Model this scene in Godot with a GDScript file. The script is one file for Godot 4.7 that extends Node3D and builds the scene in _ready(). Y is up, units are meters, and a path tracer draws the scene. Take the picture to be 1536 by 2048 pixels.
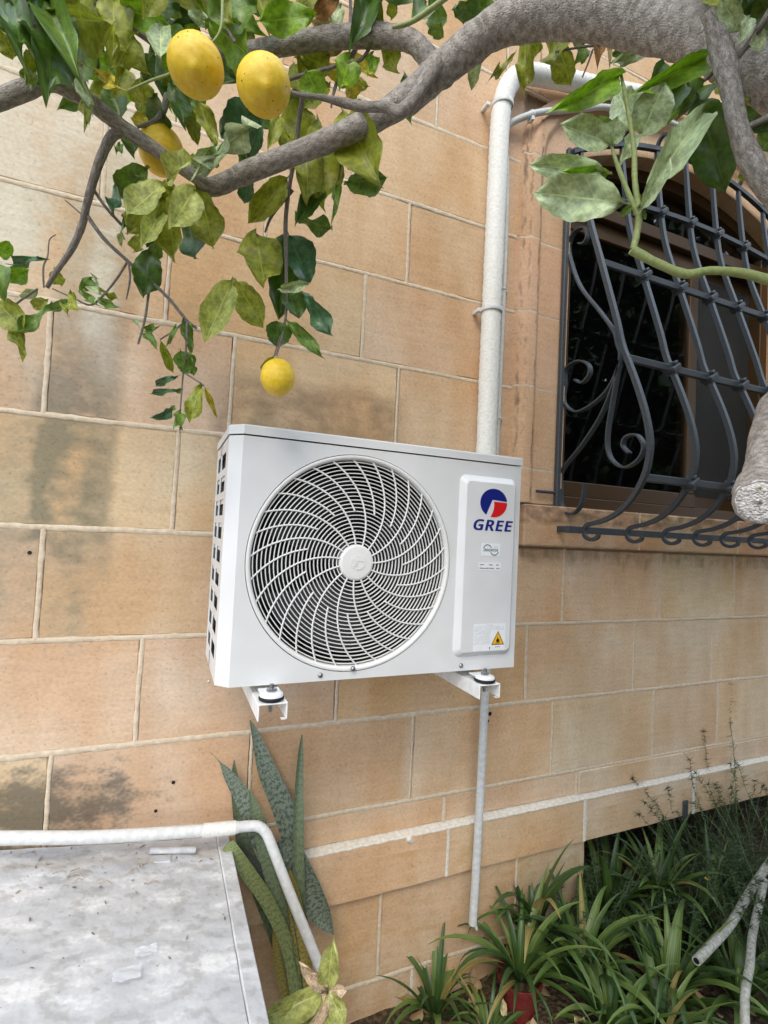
extends Node3D

# ------------------------------------------------------------------ data measured from the place (metres)
# branches: name, then x, y, z, radius along the limb
var BRANCHES := [
	["trunk_limb", [0.309, 2.046, 1.173, 0.0383, 0.282, 2.119, 1.132, 0.0379, 0.248, 2.202, 1.078, 0.0368, 0.219, 2.267, 1.025, 0.0353, 0.184, 2.319, 0.968, 0.035, 0.134, 2.359, 0.917, 0.0348, 0.088, 2.387, 0.865, 0.0344, 0.037, 2.394, 0.812, 0.0306, -0.005, 2.369, 0.771, 0.0287, -0.046, 2.332, 0.741, 0.0273, -0.1, 2.278, 0.716, 0.0229, -0.178, 2.226, 0.681, 0.0198, -0.258, 2.179, 0.656, 0.0178, -0.336, 2.141, 0.621, 0.0178, -0.395, 2.103, 0.606, 0.0146, -0.424, 2.114, 0.605, 0.0119, -0.472, 2.138, 0.596, 0.0113, -0.533, 2.157, 0.604, 0.0117, -0.573, 2.16, 0.631, 0.0119, -0.595, 2.152, 0.653, 0.0115, -0.622, 2.141, 0.674, 0.0117, -0.651, 2.101, 0.693, 0.0119, -0.696, 2.038, 0.715, 0.0122]],
	["branch", [-0.038, 2.324, 0.744, 0.022, -0.061, 2.378, 0.726, 0.0178, -0.087, 2.411, 0.705, 0.018, -0.146, 2.425, 0.67, 0.0191, -0.229, 2.415, 0.634, 0.0173, -0.295, 2.398, 0.606, 0.0159, -0.369, 2.392, 0.563, 0.0152, -0.429, 2.426, 0.517, 0.0103, -0.494, 2.485, 0.471, 0.0067, -0.545, 2.581, 0.42, 0.0044]],
	["branch", [-0.06, 2.322, 0.767, 0.0144, -0.084, 2.274, 0.777, 0.0108, -0.104, 2.235, 0.778, 0.0098, -0.127, 2.205, 0.778, 0.0109, -0.146, 2.213, 0.77, 0.0081, -0.181, 2.212, 0.755, 0.0077, -0.208, 2.216, 0.744, 0.0073, -0.228, 2.216, 0.741, 0.0056, -0.248, 2.215, 0.738, 0.0044, -0.279, 2.209, 0.735, 0.0036, -0.3, 2.206, 0.737, 0.0027]],
	["branch", [-0.536, 2.154, 0.602, 0.0081, -0.553, 2.142, 0.595, 0.0081, -0.571, 2.104, 0.575, 0.007, -0.585, 2.052, 0.556, 0.0062, -0.595, 2.022, 0.529, 0.0059, -0.614, 1.989, 0.497, 0.0052, -0.641, 1.958, 0.463, 0.0044, -0.656, 1.935, 0.445, 0.0036]],
	["twig", [-0.59, 2.037, 0.542, 0.0034, -0.56, 2.0, 0.543, 0.0032, -0.52, 1.972, 0.536, 0.003, -0.46, 1.928, 0.538, 0.0029, -0.423, 1.889, 0.542, 0.0027, -0.404, 1.878, 0.539, 0.0023]],
	["twig", [-0.58, 2.073, 0.559, 0.0029, -0.557, 2.045, 0.557, 0.0027, -0.533, 2.029, 0.544, 0.0026]],
	["twig", [-0.522, 1.975, 0.536, 0.0022, -0.538, 1.95, 0.517, 0.002, -0.562, 1.92, 0.495, 0.002, -0.583, 1.907, 0.475, 0.0018, -0.609, 1.917, 0.464, 0.0013, -0.647, 1.933, 0.449, 0.0013]],
	["twig", [-0.521, 1.972, 0.536, 0.0017, -0.517, 1.942, 0.537, 0.0017, -0.521, 1.908, 0.533, 0.0013]],
	["twig", [-0.486, 1.953, 0.528, 0.0022, -0.49, 1.886, 0.524, 0.0022, -0.499, 1.838, 0.518, 0.0018]],
	["twig", [-0.264, 2.26, 0.678, 0.0042, -0.26, 2.241, 0.636, 0.0044, -0.258, 2.2, 0.603, 0.0041, -0.26, 2.153, 0.578, 0.0038, -0.258, 2.104, 0.555, 0.0043, -0.248, 2.028, 0.535, 0.0034, -0.242, 1.934, 0.523, 0.0025, -0.254, 1.862, 0.514, 0.002]],
	["twig", [-0.253, 2.158, 0.581, 0.0033, -0.282, 2.122, 0.546, 0.0029, -0.292, 2.093, 0.529, 0.0019]],
	["branch", [0.141, 2.179, 1.108, 0.008, 0.151, 2.154, 1.111, 0.0104, 0.161, 2.124, 1.114, 0.0135, 0.172, 2.084, 1.117, 0.011, 0.182, 2.042, 1.12, 0.011, 0.199, 2.002, 1.125, 0.0129, 0.226, 1.965, 1.135, 0.0141, 0.283, 1.915, 1.157, 0.0153, 0.55, 1.86, 1.18, 0.02, 0.72, 1.8, 1.3, 0.028, 0.86, 1.66, 1.39, 0.034]],
	["shoot", [0.88, 1.52, 1.4, 0.014, 0.72, 1.72, 1.27, 0.011, 0.5, 1.79, 1.15, 0.0085, 0.264, 1.848, 1.146, 0.007, 0.227, 1.857, 1.131, 0.0061, 0.195, 1.864, 1.118, 0.0052, 0.161, 1.865, 1.103, 0.0049, 0.134, 1.859, 1.092, 0.0055, 0.103, 1.87, 1.079, 0.0049, 0.071, 1.886, 1.066, 0.0058]],
	["shoot", [0.073, 1.887, 1.067, 0.0037, 0.076, 1.905, 1.069, 0.004, 0.077, 1.929, 1.07, 0.0037, 0.07, 1.972, 1.069, 0.0034, 0.075, 2.016, 1.062, 0.0031, 0.067, 2.059, 1.06, 0.0028, 0.062, 2.118, 1.05, 0.0019]],
	["shoot", [0.076, 1.928, 1.07, 0.0031, 0.062, 1.959, 1.065, 0.0028, 0.049, 1.989, 1.061, 0.0025, 0.041, 2.014, 1.058, 0.0018]],
	["twig", [0.199, 2.041, 1.148, 0.0039, 0.191, 2.039, 1.134, 0.0036, 0.185, 2.038, 1.12, 0.004]],
	["twig", [0.178, 2.163, 1.166, 0.0034, 0.174, 2.144, 1.153, 0.0038, 0.18, 2.137, 1.133, 0.0039, 0.17, 2.119, 1.117, 0.0037]],
	["branch", [0.109, 2.412, 0.908, 0.0103, 0.147, 2.365, 0.944, 0.0108, 0.189, 2.324, 0.982, 0.0113, 0.228, 2.286, 1.018, 0.0117, 0.241, 2.235, 1.054, 0.0119]],
	["twig", [-0.598, 2.306, 0.659, 0.0041, -0.562, 2.295, 0.652, 0.0046, -0.524, 2.289, 0.646, 0.0051, -0.491, 2.273, 0.648, 0.0047, -0.449, 2.249, 0.643, 0.0036]],
	["shoot", [-0.521, 2.152, 0.696, 0.0018, -0.493, 2.168, 0.708, 0.0018, -0.466, 2.176, 0.725, 0.002, -0.438, 2.191, 0.743, 0.002, -0.421, 2.209, 0.751, 0.0018, -0.404, 2.237, 0.759, 0.0018, -0.403, 2.291, 0.751, 0.0022]],
	["twig", [-0.423, 2.331, 0.701, 0.0035, -0.403, 2.311, 0.698, 0.0035, -0.379, 2.287, 0.696, 0.0028]],
	["shoot", [-0.048, 2.432, 0.788, 0.0046, -0.078, 2.405, 0.774, 0.0046, -0.107, 2.382, 0.761, 0.0042, -0.134, 2.372, 0.749, 0.0029]],
	["twig", [-0.157, 2.436, 0.633, 0.0042, -0.169, 2.407, 0.627, 0.0056, -0.184, 2.378, 0.619, 0.0042, -0.193, 2.345, 0.614, 0.0028, -0.196, 2.316, 0.612, 0.0019]],
	["twig", [-0.142, 2.413, 0.66, 0.0032, -0.157, 2.389, 0.653, 0.0032, -0.191, 2.378, 0.638, 0.0032, -0.257, 2.355, 0.609, 0.0037, -0.29, 2.341, 0.595, 0.0028]],
	["twig", [-0.475, 2.249, 0.589, 0.0059, -0.481, 2.219, 0.585, 0.0055, -0.496, 2.201, 0.578, 0.0042, -0.518, 2.184, 0.579, 0.0029]],
	["twig", [-0.423, 1.889, 0.542, 0.0018, -0.44, 1.87, 0.534, 0.0016, -0.464, 1.851, 0.523, 0.0013]],
	["twig", [-0.421, 1.889, 0.543, 0.0022, -0.42, 1.835, 0.541, 0.0018, -0.422, 1.793, 0.527, 0.0016, -0.423, 1.72, 0.524, 0.0014]],
	["twig", [-0.422, 1.798, 0.528, 0.0016, -0.401, 1.785, 0.536, 0.0016, -0.386, 1.775, 0.542, 0.0014]],
	["twig", [-0.185, 2.258, 0.669, 0.0018, -0.18, 2.215, 0.647, 0.0018, -0.18, 2.167, 0.634, 0.0016]],
	["twig", [-0.186, 2.254, 0.668, 0.0018, -0.174, 2.216, 0.65, 0.0016, -0.165, 2.187, 0.641, 0.0014]],
	["twig", [-0.258, 1.862, 0.513, 0.0015, -0.243, 1.934, 0.522, 0.0015]],
	["twig", [-0.669, 1.927, 0.45, 0.002, -0.694, 1.893, 0.459, 0.002, -0.721, 1.845, 0.468, 0.0021]],
	["twig", [-0.659, 1.93, 0.454, 0.0016, -0.662, 1.966, 0.454, 0.0016, -0.656, 1.987, 0.458, 0.0013, -0.655, 2.015, 0.459, 0.0011, -0.645, 2.025, 0.464, 0.0009]],
	["twig", [-0.587, 2.031, 0.532, 0.0013, -0.622, 2.056, 0.529, 0.001]],
	["twig", [-0.308, 2.498, 0.572, 0.0028, -0.226, 2.493, 0.606, 0.0028]],
	["twig", [0.152, 2.392, 0.817, 0.0018, 0.192, 2.403, 0.834, 0.002, 0.225, 2.409, 0.848, 0.0022]],
	["twig", [0.213, 2.399, 0.843, 0.0018, 0.206, 2.372, 0.839, 0.0016, 0.199, 2.35, 0.835, 0.0013]],
	["twig", [0.195, 2.155, 1.086, 0.0029, 0.209, 2.168, 1.049, 0.0028, 0.191, 2.188, 1.021, 0.0018]],
	["twig", [0.213, 2.168, 1.05, 0.0024, 0.205, 2.14, 1.046, 0.0021, 0.181, 2.115, 1.035, 0.0014]],
	["twig", [-0.289, 2.532, 0.581, 0.0042, -0.289, 2.499, 0.58, 0.0042, -0.292, 2.458, 0.588, 0.0037]],
	["twig", [-0.177, 2.538, 0.629, 0.0033, -0.173, 2.501, 0.629, 0.0033, -0.176, 2.453, 0.637, 0.0028]],
]
# leaves: base xyz, tip xyz, face normal xyz, width, tint, shape
var LEAVES := [
	[-0.306, 2.109, 0.502, -0.289, 1.985, 0.531, -0.07, 0.22, 0.97, 0.0822, 2, 3],
	[-0.341, 2.011, 0.483, -0.388, 1.871, 0.492, -0.11, 0.1, 0.99, 0.0566, 3, 2],
	[-0.338, 2.022, 0.464, -0.276, 1.929, 0.468, -0.44, -0.25, 0.86, 0.0577, 2, 0],
	[-0.25, 2.131, 0.495, -0.242, 1.956, 0.464, -0.02, -0.18, 0.98, 0.0652, 0, 2],
	[-0.252, 2.103, 0.537, -0.191, 2.023, 0.512, 0.18, -0.17, 0.97, 0.07, 5, 0],
	[-0.262, 1.985, 0.537, -0.212, 1.987, 0.584, -0.52, -0.62, 0.59, 0.02, 4, 4],
	[-0.245, 1.997, 0.524, -0.212, 1.945, 0.522, 0.18, 0.09, 0.98, 0.0558, 0, 2],
	[-0.208, 1.99, 0.539, -0.165, 1.9, 0.566, -0.78, -0.19, 0.6, 0.0406, 5, 1],
	[-0.24, 1.936, 0.523, -0.175, 1.861, 0.562, -0.57, -0.06, 0.82, 0.0262, 1, 1],
	[-0.26, 1.931, 0.526, -0.251, 1.879, 0.516, 0.25, -0.14, 0.96, 0.0555, 0, 2],
	[-0.26, 1.861, 0.524, -0.277, 1.83, 0.482, -0.35, -0.67, 0.65, 0.018, 2, 4],
	[-0.243, 2.122, 0.563, -0.161, 2.116, 0.554, -0.02, -0.93, 0.38, 0.0355, 1, 5],
	[-0.198, 2.178, 0.582, -0.247, 2.089, 0.609, 0.05, 0.27, 0.96, 0.0362, 0, 4],
	[-0.259, 2.186, 0.58, -0.326, 2.097, 0.535, -0.08, -0.4, 0.91, 0.046, 2, 2],
	[-0.329, 2.171, 0.572, -0.336, 2.136, 0.527, -0.33, -0.72, 0.61, 0.0306, 5, 0],
	[-0.179, 2.287, 0.649, -0.138, 2.139, 0.706, -0.8, 0.01, 0.6, 0.0837, 2, 4],
	[-0.171, 2.162, 0.638, -0.1, 2.163, 0.682, -0.31, -0.81, 0.5, 0.0433, 1, 4],
	[-0.216, 2.283, 0.612, -0.212, 2.125, 0.628, -0.5, 0.07, 0.86, 0.082, 2, 1],
	[-0.243, 2.233, 0.609, -0.231, 2.123, 0.64, -0.05, 0.26, 0.96, 0.0616, 2, 1],
	[-0.181, 2.169, 0.622, -0.19, 2.084, 0.664, 0.04, 0.44, 0.89, 0.014, 1, 1],
	[-0.249, 2.344, 0.58, -0.251, 2.223, 0.553, -0.01, -0.22, 0.98, 0.0685, 2, 5],
	[-0.254, 2.34, 0.643, -0.221, 2.308, 0.627, -0.25, -0.63, 0.74, 0.0499, 9, 2],
	[-0.423, 2.103, 0.671, -0.48, 2.092, 0.599, -0.77, -0.16, 0.62, 0.0455, 3, 4],
	[-0.497, 2.127, 0.575, -0.548, 2.077, 0.536, -0.22, -0.45, 0.86, 0.045, 1, 4],
	[-0.501, 2.107, 0.572, -0.533, 2.114, 0.535, -0.64, -0.63, 0.43, 0.0139, 3, 4],
	[-0.545, 2.104, 0.53, -0.553, 2.041, 0.573, -0.46, 0.54, 0.7, 0.0214, 5, 1],
	[-0.466, 2.08, 0.618, -0.525, 2.012, 0.617, -0.21, 0.17, 0.96, 0.0517, 3, 0],
	[-0.464, 2.063, 0.618, -0.534, 1.997, 0.575, -0.2, -0.39, 0.9, 0.0416, 2, 1],
	[-0.469, 2.043, 0.604, -0.496, 1.966, 0.626, 0.17, 0.22, 0.96, 0.031, 3, 4],
	[-0.46, 2.095, 0.6, -0.458, 1.968, 0.58, -0.5, -0.14, 0.86, 0.0521, 2, 4],
	[-0.421, 2.071, 0.647, -0.453, 1.985, 0.663, 0.39, 0.03, 0.92, 0.0483, 3, 0],
	[-0.419, 2.099, 0.607, -0.383, 2.021, 0.569, -0.34, -0.54, 0.77, 0.0587, 2, 3],
	[-0.433, 2.066, 0.556, -0.407, 2.007, 0.542, -0.73, -0.44, 0.52, 0.0579, 5, 3],
	[-0.519, 2.06, 0.54, -0.526, 2.012, 0.578, 0.4, 0.53, 0.75, 0.0231, 0, 5],
	[-0.488, 1.999, 0.551, -0.493, 1.913, 0.55, 0.06, -0.01, 1.0, 0.0479, 0, 1],
	[-0.474, 2.027, 0.537, -0.485, 1.993, 0.516, -0.17, -0.47, 0.87, 0.024, 1, 5],
	[-0.504, 2.034, 0.525, -0.523, 2.019, 0.473, -0.5, -0.77, 0.4, 0.0228, 2, 5],
	[-0.489, 2.037, 0.531, -0.495, 2.011, 0.522, 0.19, -0.36, 0.91, 0.0137, 5, 4],
	[-0.541, 2.041, 0.51, -0.539, 2.024, 0.462, 0.42, -0.85, 0.32, 0.0113, 4, 1],
	[-0.43, 2.118, 0.623, -0.397, 2.118, 0.68, 0.2, -0.97, -0.13, 0.0409, 4, 4],
	[-0.381, 2.149, 0.656, -0.422, 2.064, 0.685, 0.43, 0.1, 0.9, 0.0218, 4, 5],
	[-0.698, 1.958, 0.492, -0.714, 1.963, 0.516, 0.77, -0.29, 0.57, 0.0306, 9, 2],
	[-0.699, 1.943, 0.491, -0.648, 1.945, 0.545, -0.69, -0.27, 0.67, 0.0151, 5, 5],
	[-0.721, 1.921, 0.494, -0.671, 1.946, 0.473, 0.54, -0.55, 0.64, 0.0326, 9, 4],
	[-0.72, 1.884, 0.481, -0.672, 1.831, 0.502, -0.45, -0.05, 0.89, 0.0474, 2, 0],
	[-0.699, 1.847, 0.477, -0.667, 1.791, 0.495, 0.41, 0.48, 0.78, 0.0224, 2, 5],
	[-0.636, 1.892, 0.483, -0.681, 1.825, 0.489, -0.13, 0.17, 0.98, 0.023, 1, 3],
	[-0.667, 1.928, 0.451, -0.703, 1.913, 0.422, 0.02, -0.9, 0.43, 0.0185, 4, 0],
	[-0.65, 1.911, 0.457, -0.681, 1.893, 0.437, -0.2, -0.57, 0.8, 0.02, 2, 4],
	[-0.645, 1.967, 0.463, -0.638, 1.944, 0.421, 0.23, -0.84, 0.5, 0.0237, 2, 1],
	[-0.609, 1.911, 0.475, -0.652, 1.896, 0.436, -0.5, -0.47, 0.73, 0.0168, 1, 0],
	[-0.6, 1.926, 0.48, -0.582, 1.963, 0.468, 0.45, 0.06, 0.89, 0.02, 1, 5],
	[-0.597, 1.926, 0.479, -0.575, 1.892, 0.534, -0.89, 0.14, 0.44, 0.014, 1, 1],
	[-0.561, 1.919, 0.496, -0.591, 1.973, 0.453, -0.77, 0.08, 0.64, 0.0214, 4, 4],
	[-0.568, 1.932, 0.494, -0.544, 1.937, 0.464, 0.37, -0.92, 0.15, 0.0139, 2, 3],
	[-0.568, 1.914, 0.491, -0.535, 1.887, 0.544, -0.87, -0.29, 0.39, 0.0154, 1, 0],
	[-0.61, 1.921, 0.473, -0.613, 1.874, 0.518, -0.43, 0.64, 0.64, 0.0241, 2, 5],
	[-0.718, 1.942, 0.505, -0.697, 1.857, 0.553, 0.41, 0.52, 0.75, 0.0349, 1, 5],
	[-0.429, 1.897, 0.54, -0.408, 1.833, 0.532, 0.14, -0.07, 0.99, 0.0197, 1, 5],
	[-0.49, 1.862, 0.523, -0.464, 1.862, 0.564, -0.68, -0.6, 0.42, 0.0136, 1, 3],
	[-0.493, 1.859, 0.521, -0.467, 1.828, 0.555, -0.19, 0.65, 0.73, 0.0162, 1, 0],
	[-0.497, 1.866, 0.521, -0.514, 1.888, 0.493, -0.01, 0.78, 0.62, 0.0102, 4, 2],
	[-0.464, 1.852, 0.524, -0.439, 1.802, 0.49, 0.07, -0.53, 0.85, 0.0165, 2, 2],
	[-0.43, 1.836, 0.537, -0.413, 1.794, 0.53, 0.45, 0.04, 0.89, 0.0435, 1, 0],
	[-0.413, 1.825, 0.544, -0.402, 1.8, 0.518, -0.34, -0.74, 0.58, 0.0167, 1, 3],
	[-0.429, 1.791, 0.525, -0.479, 1.772, 0.482, -0.51, -0.39, 0.76, 0.014, 5, 1],
	[-0.426, 1.765, 0.525, -0.469, 1.76, 0.484, -0.67, -0.12, 0.73, 0.0115, 5, 3],
	[-0.434, 1.729, 0.518, -0.466, 1.701, 0.555, 0.81, -0.15, 0.57, 0.0178, 5, 0],
	[-0.423, 1.726, 0.523, -0.424, 1.696, 0.572, 0.49, 0.74, 0.46, 0.021, 1, 1],
	[-0.421, 1.707, 0.525, -0.418, 1.694, 0.478, 0.11, -0.96, 0.26, 0.0065, 1, 4],
	[-0.39, 1.778, 0.54, -0.411, 1.704, 0.552, -0.23, 0.23, 0.95, 0.0293, 2, 1],
	[-0.388, 1.778, 0.542, -0.353, 1.719, 0.51, 0.18, -0.39, 0.9, 0.0103, 7, 1],
	[-0.439, 1.88, 0.534, -0.45, 1.829, 0.567, 0.34, 0.46, 0.82, 0.0092, 1, 5],
	[-0.42, 1.768, 0.527, -0.432, 1.761, 0.516, -0.34, -0.61, 0.71, 0.0094, 1, 2],
	[-0.432, 1.736, 0.52, -0.44, 1.725, 0.531, 0.72, 0.13, 0.68, 0.0098, 1, 5],
	[-0.64, 2.155, 0.796, -0.615, 2.043, 0.845, -0.17, 0.36, 0.92, 0.0337, 0, 5],
	[-0.612, 2.178, 0.787, -0.563, 2.044, 0.852, -0.36, 0.29, 0.89, 0.0376, 1, 4],
	[-0.588, 2.173, 0.777, -0.582, 2.132, 0.778, -0.24, -0.01, 0.97, 0.019, 9, 3],
	[-0.597, 2.216, 0.711, -0.578, 2.203, 0.669, 0.81, -0.33, 0.48, 0.073, 0, 4],
	[-0.633, 2.119, 0.734, -0.626, 2.104, 0.711, 0.83, -0.3, 0.46, 0.0432, 1, 5],
	[-0.566, 2.117, 0.761, -0.595, 2.076, 0.795, 0.88, -0.42, 0.23, 0.0236, 4, 3],
	[-0.525, 2.136, 0.715, -0.583, 2.177, 0.676, -0.7, -0.53, 0.48, 0.018, 7, 1],
	[-0.591, 2.156, 0.688, -0.566, 2.105, 0.7, -0.16, 0.16, 0.97, 0.0175, 4, 1],
	[-0.582, 2.139, 0.668, -0.571, 2.061, 0.708, 0.37, 0.47, 0.81, 0.0148, 2, 3],
	[-0.48, 2.196, 0.715, -0.486, 2.266, 0.701, -0.19, 0.18, 0.97, 0.0348, 4, 2],
	[-0.523, 2.275, 0.656, -0.54, 2.205, 0.666, 0.73, -0.07, 0.68, 0.0406, 2, 5],
	[-0.548, 2.248, 0.646, -0.56, 2.24, 0.606, 0.35, -0.93, 0.06, 0.0233, 9, 5],
	[-0.537, 2.228, 0.648, -0.54, 2.162, 0.662, 0.62, 0.13, 0.78, 0.028, 2, 4],
	[-0.558, 2.227, 0.596, -0.539, 2.158, 0.617, -0.25, 0.21, 0.94, 0.0382, 0, 2],
	[-0.493, 2.234, 0.603, -0.479, 2.199, 0.559, -0.68, -0.67, 0.3, 0.0572, 0, 0],
	[-0.467, 2.244, 0.624, -0.447, 2.168, 0.663, -0.25, 0.4, 0.88, 0.0355, 0, 1],
	[-0.439, 2.217, 0.626, -0.422, 2.182, 0.581, 0.29, -0.69, 0.66, 0.0261, 2, 5],
	[-0.54, 2.195, 0.558, -0.52, 2.132, 0.585, -0.22, 0.32, 0.92, 0.0278, 1, 0],
	[-0.544, 2.163, 0.555, -0.545, 2.127, 0.576, 0.05, 0.49, 0.87, 0.0133, 1, 3],
	[-0.499, 2.2, 0.576, -0.528, 2.201, 0.568, -0.27, 0.18, 0.95, 0.0255, 7, 3],
	[-0.656, 2.118, 0.768, -0.645, 2.096, 0.752, 0.13, -0.55, 0.82, 0.0251, 2, 5],
	[-0.657, 2.141, 0.789, -0.631, 2.08, 0.819, -0.52, 0.18, 0.84, 0.0319, 0, 5],
	[-0.635, 2.148, 0.766, -0.614, 2.089, 0.783, -0.14, 0.21, 0.97, 0.0216, 4, 5],
	[-0.611, 2.134, 0.743, -0.63, 2.077, 0.759, 0.22, 0.2, 0.95, 0.0216, 2, 4],
	[-0.569, 2.21, 0.678, -0.601, 2.19, 0.639, 0.3, -0.93, 0.22, 0.0344, 0, 1],
	[-0.577, 2.331, 0.636, -0.502, 2.311, 0.65, -0.23, -0.19, 0.95, 0.0536, 0, 4],
	[-0.539, 2.349, 0.61, -0.462, 2.396, 0.608, 0.02, 0.01, 1.0, 0.0542, 0, 5],
	[-0.508, 2.34, 0.599, -0.45, 2.289, 0.655, -0.76, -0.6, 0.24, 0.0357, 1, 5],
	[-0.631, 2.086, 0.732, -0.613, 2.08, 0.781, 0.11, -0.98, -0.16, 0.0168, 1, 3],
	[-0.346, 2.38, 0.649, -0.253, 2.412, 0.668, -0.01, -0.5, 0.87, 0.0462, 9, 3],
	[-0.404, 2.398, 0.623, -0.347, 2.329, 0.694, -0.84, -0.19, 0.5, 0.041, 9, 4],
	[-0.431, 2.388, 0.624, -0.434, 2.372, 0.604, -0.25, -0.74, 0.62, 0.0371, 4, 5],
	[-0.25, 2.432, 0.648, -0.211, 2.452, 0.682, -0.26, -0.67, 0.69, 0.0292, 6, 3],
	[-0.312, 2.435, 0.601, -0.252, 2.468, 0.586, 0.52, -0.69, 0.51, 0.0182, 8, 5],
	[-0.251, 2.446, 0.627, -0.2, 2.465, 0.62, 0.35, -0.75, 0.56, 0.0199, 8, 4],
	[-0.197, 2.478, 0.65, -0.214, 2.425, 0.656, -0.13, 0.16, 0.98, 0.025, 4, 1],
	[-0.322, 2.251, 0.632, -0.388, 2.21, 0.58, 0.11, -0.85, 0.52, 0.0688, 5, 5],
	[-0.429, 2.213, 0.651, -0.395, 2.155, 0.633, 0.06, -0.26, 0.96, 0.0274, 2, 3],
	[-0.465, 2.277, 0.593, -0.443, 2.196, 0.629, -0.6, 0.18, 0.78, 0.0325, 1, 5],
	[-0.347, 2.165, 0.704, -0.408, 2.063, 0.706, 0.8, -0.48, 0.35, 0.0311, 4, 5],
	[-0.326, 2.217, 0.652, -0.34, 2.174, 0.594, -0.06, -0.79, 0.61, 0.0278, 5, 0],
	[-0.292, 2.261, 0.622, -0.308, 2.183, 0.638, 0.15, 0.17, 0.97, 0.0237, 2, 0],
	[-0.257, 2.415, 0.59, -0.201, 2.379, 0.62, -0.64, -0.58, 0.51, 0.05, 2, 5],
	[-0.182, 2.414, 0.644, -0.216, 2.408, 0.611, -0.27, -0.86, 0.44, 0.0124, 8, 3],
	[-0.372, 2.434, 0.554, -0.32, 2.436, 0.531, 0.33, -0.65, 0.68, 0.0286, 2, 1],
	[-0.377, 2.377, 0.55, -0.344, 2.39, 0.513, 0.39, -0.92, 0.02, 0.0316, 3, 0],
	[-0.274, 2.474, 0.608, -0.225, 2.536, 0.599, 0.37, -0.17, 0.91, 0.0377, 3, 3],
	[-0.37, 2.488, 0.578, -0.296, 2.477, 0.594, -0.26, -0.6, 0.76, 0.0375, 1, 5],
	[-0.411, 2.466, 0.581, -0.372, 2.415, 0.582, 0.15, 0.12, 0.98, 0.0375, 7, 3],
	[-0.173, 2.401, 0.647, -0.189, 2.33, 0.64, 0.06, -0.11, 0.99, 0.0493, 9, 3],
	[-0.114, 2.432, 0.662, -0.101, 2.372, 0.68, -0.93, -0.09, 0.35, 0.0391, 2, 1],
	[-0.133, 2.412, 0.653, -0.147, 2.349, 0.668, 0.12, 0.21, 0.97, 0.0253, 9, 3],
	[-0.071, 2.386, 0.668, -0.052, 2.309, 0.655, -0.63, -0.28, 0.72, 0.0393, 1, 5],
	[0.023, 2.42, 0.742, 0.045, 2.36, 0.718, -0.13, -0.4, 0.91, 0.03, 4, 2],
	[-0.019, 2.464, 0.747, 0.028, 2.439, 0.768, -0.51, -0.85, 0.1, 0.0429, 0, 5],
	[-0.055, 2.489, 0.71, -0.09, 2.422, 0.735, 0.18, 0.26, 0.95, 0.0397, 1, 2],
	[-0.025, 2.466, 0.713, -0.024, 2.462, 0.677, -0.22, -0.97, 0.13, 0.0303, 1, 4],
	[-0.105, 2.507, 0.681, -0.098, 2.5, 0.642, -0.23, -0.96, 0.14, 0.0206, 2, 5],
	[-0.215, 2.446, 0.609, -0.169, 2.471, 0.621, -0.01, -0.43, 0.9, 0.0196, 8, 1],
	[-0.131, 2.453, 0.679, -0.155, 2.524, 0.625, -0.96, -0.22, 0.15, 0.0188, 5, 1],
	[0.021, 2.53, 0.713, 0.095, 2.538, 0.709, 0.11, -0.58, 0.81, 0.0397, 1, 3],
	[-0.197, 2.368, 0.602, -0.252, 2.314, 0.592, -0.17, -0.01, 0.99, 0.0447, 2, 4],
	[-0.214, 2.404, 0.585, -0.267, 2.402, 0.597, 0.21, -0.04, 0.98, 0.0532, 2, 5],
	[0.119, 2.464, 0.773, 0.129, 2.353, 0.762, -0.69, -0.13, 0.71, 0.0321, 2, 5],
	[0.142, 2.45, 0.783, 0.149, 2.421, 0.75, 0.16, -0.73, 0.67, 0.0241, 2, 5],
	[0.152, 2.464, 0.797, 0.151, 2.367, 0.822, -1.0, 0.0, -0.03, 0.0512, 2, 5],
	[0.166, 2.437, 0.804, 0.218, 2.381, 0.784, -0.67, -0.7, 0.23, 0.0459, 2, 2],
	[0.231, 2.468, 0.82, 0.184, 2.425, 0.807, -0.12, -0.17, 0.98, 0.025, 2, 3],
	[0.221, 2.44, 0.815, 0.204, 2.397, 0.809, 0.07, -0.16, 0.98, 0.0288, 1, 3],
	[0.102, 2.41, 0.763, 0.054, 2.35, 0.766, -0.06, 0.1, 0.99, 0.0137, 2, 5],
	[0.26, 2.462, 0.831, 0.211, 2.359, 0.857, -0.7, 0.47, 0.54, 0.0212, 6, 2],
	[0.299, 2.449, 0.86, 0.257, 2.406, 0.843, 0.32, -0.59, 0.74, 0.0265, 1, 2],
	[0.309, 2.42, 0.884, 0.248, 2.371, 0.864, 0.12, -0.51, 0.85, 0.0299, 4, 5],
	[0.254, 2.459, 0.829, 0.238, 2.373, 0.862, -0.57, 0.39, 0.73, 0.0122, 8, 0],
	[0.066, 2.121, 1.051, -0.038, 2.032, 1.052, 0.27, -0.3, 0.91, 0.0291, 9, 0],
	[0.065, 2.082, 1.061, 0.186, 2.169, 1.084, 0.11, -0.4, 0.91, 0.0286, 9, 2],
	[0.105, 2.054, 1.043, 0.096, 2.092, 1.088, -0.52, -0.7, 0.48, 0.0472, 4, 0],
	[0.099, 2.063, 1.042, 0.081, 2.129, 1.024, -0.92, -0.16, 0.35, 0.0388, 4, 0],
	[0.045, 2.012, 1.06, -0.028, 2.024, 1.046, -0.25, -0.54, 0.8, 0.0333, 4, 2],
	[0.042, 2.01, 1.058, 0.031, 2.032, 1.077, -0.58, -0.68, 0.46, 0.0245, 4, 2],
	[0.036, 1.971, 1.066, -0.043, 1.999, 1.001, -0.66, -0.49, 0.58, 0.0276, 4, 0],
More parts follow.
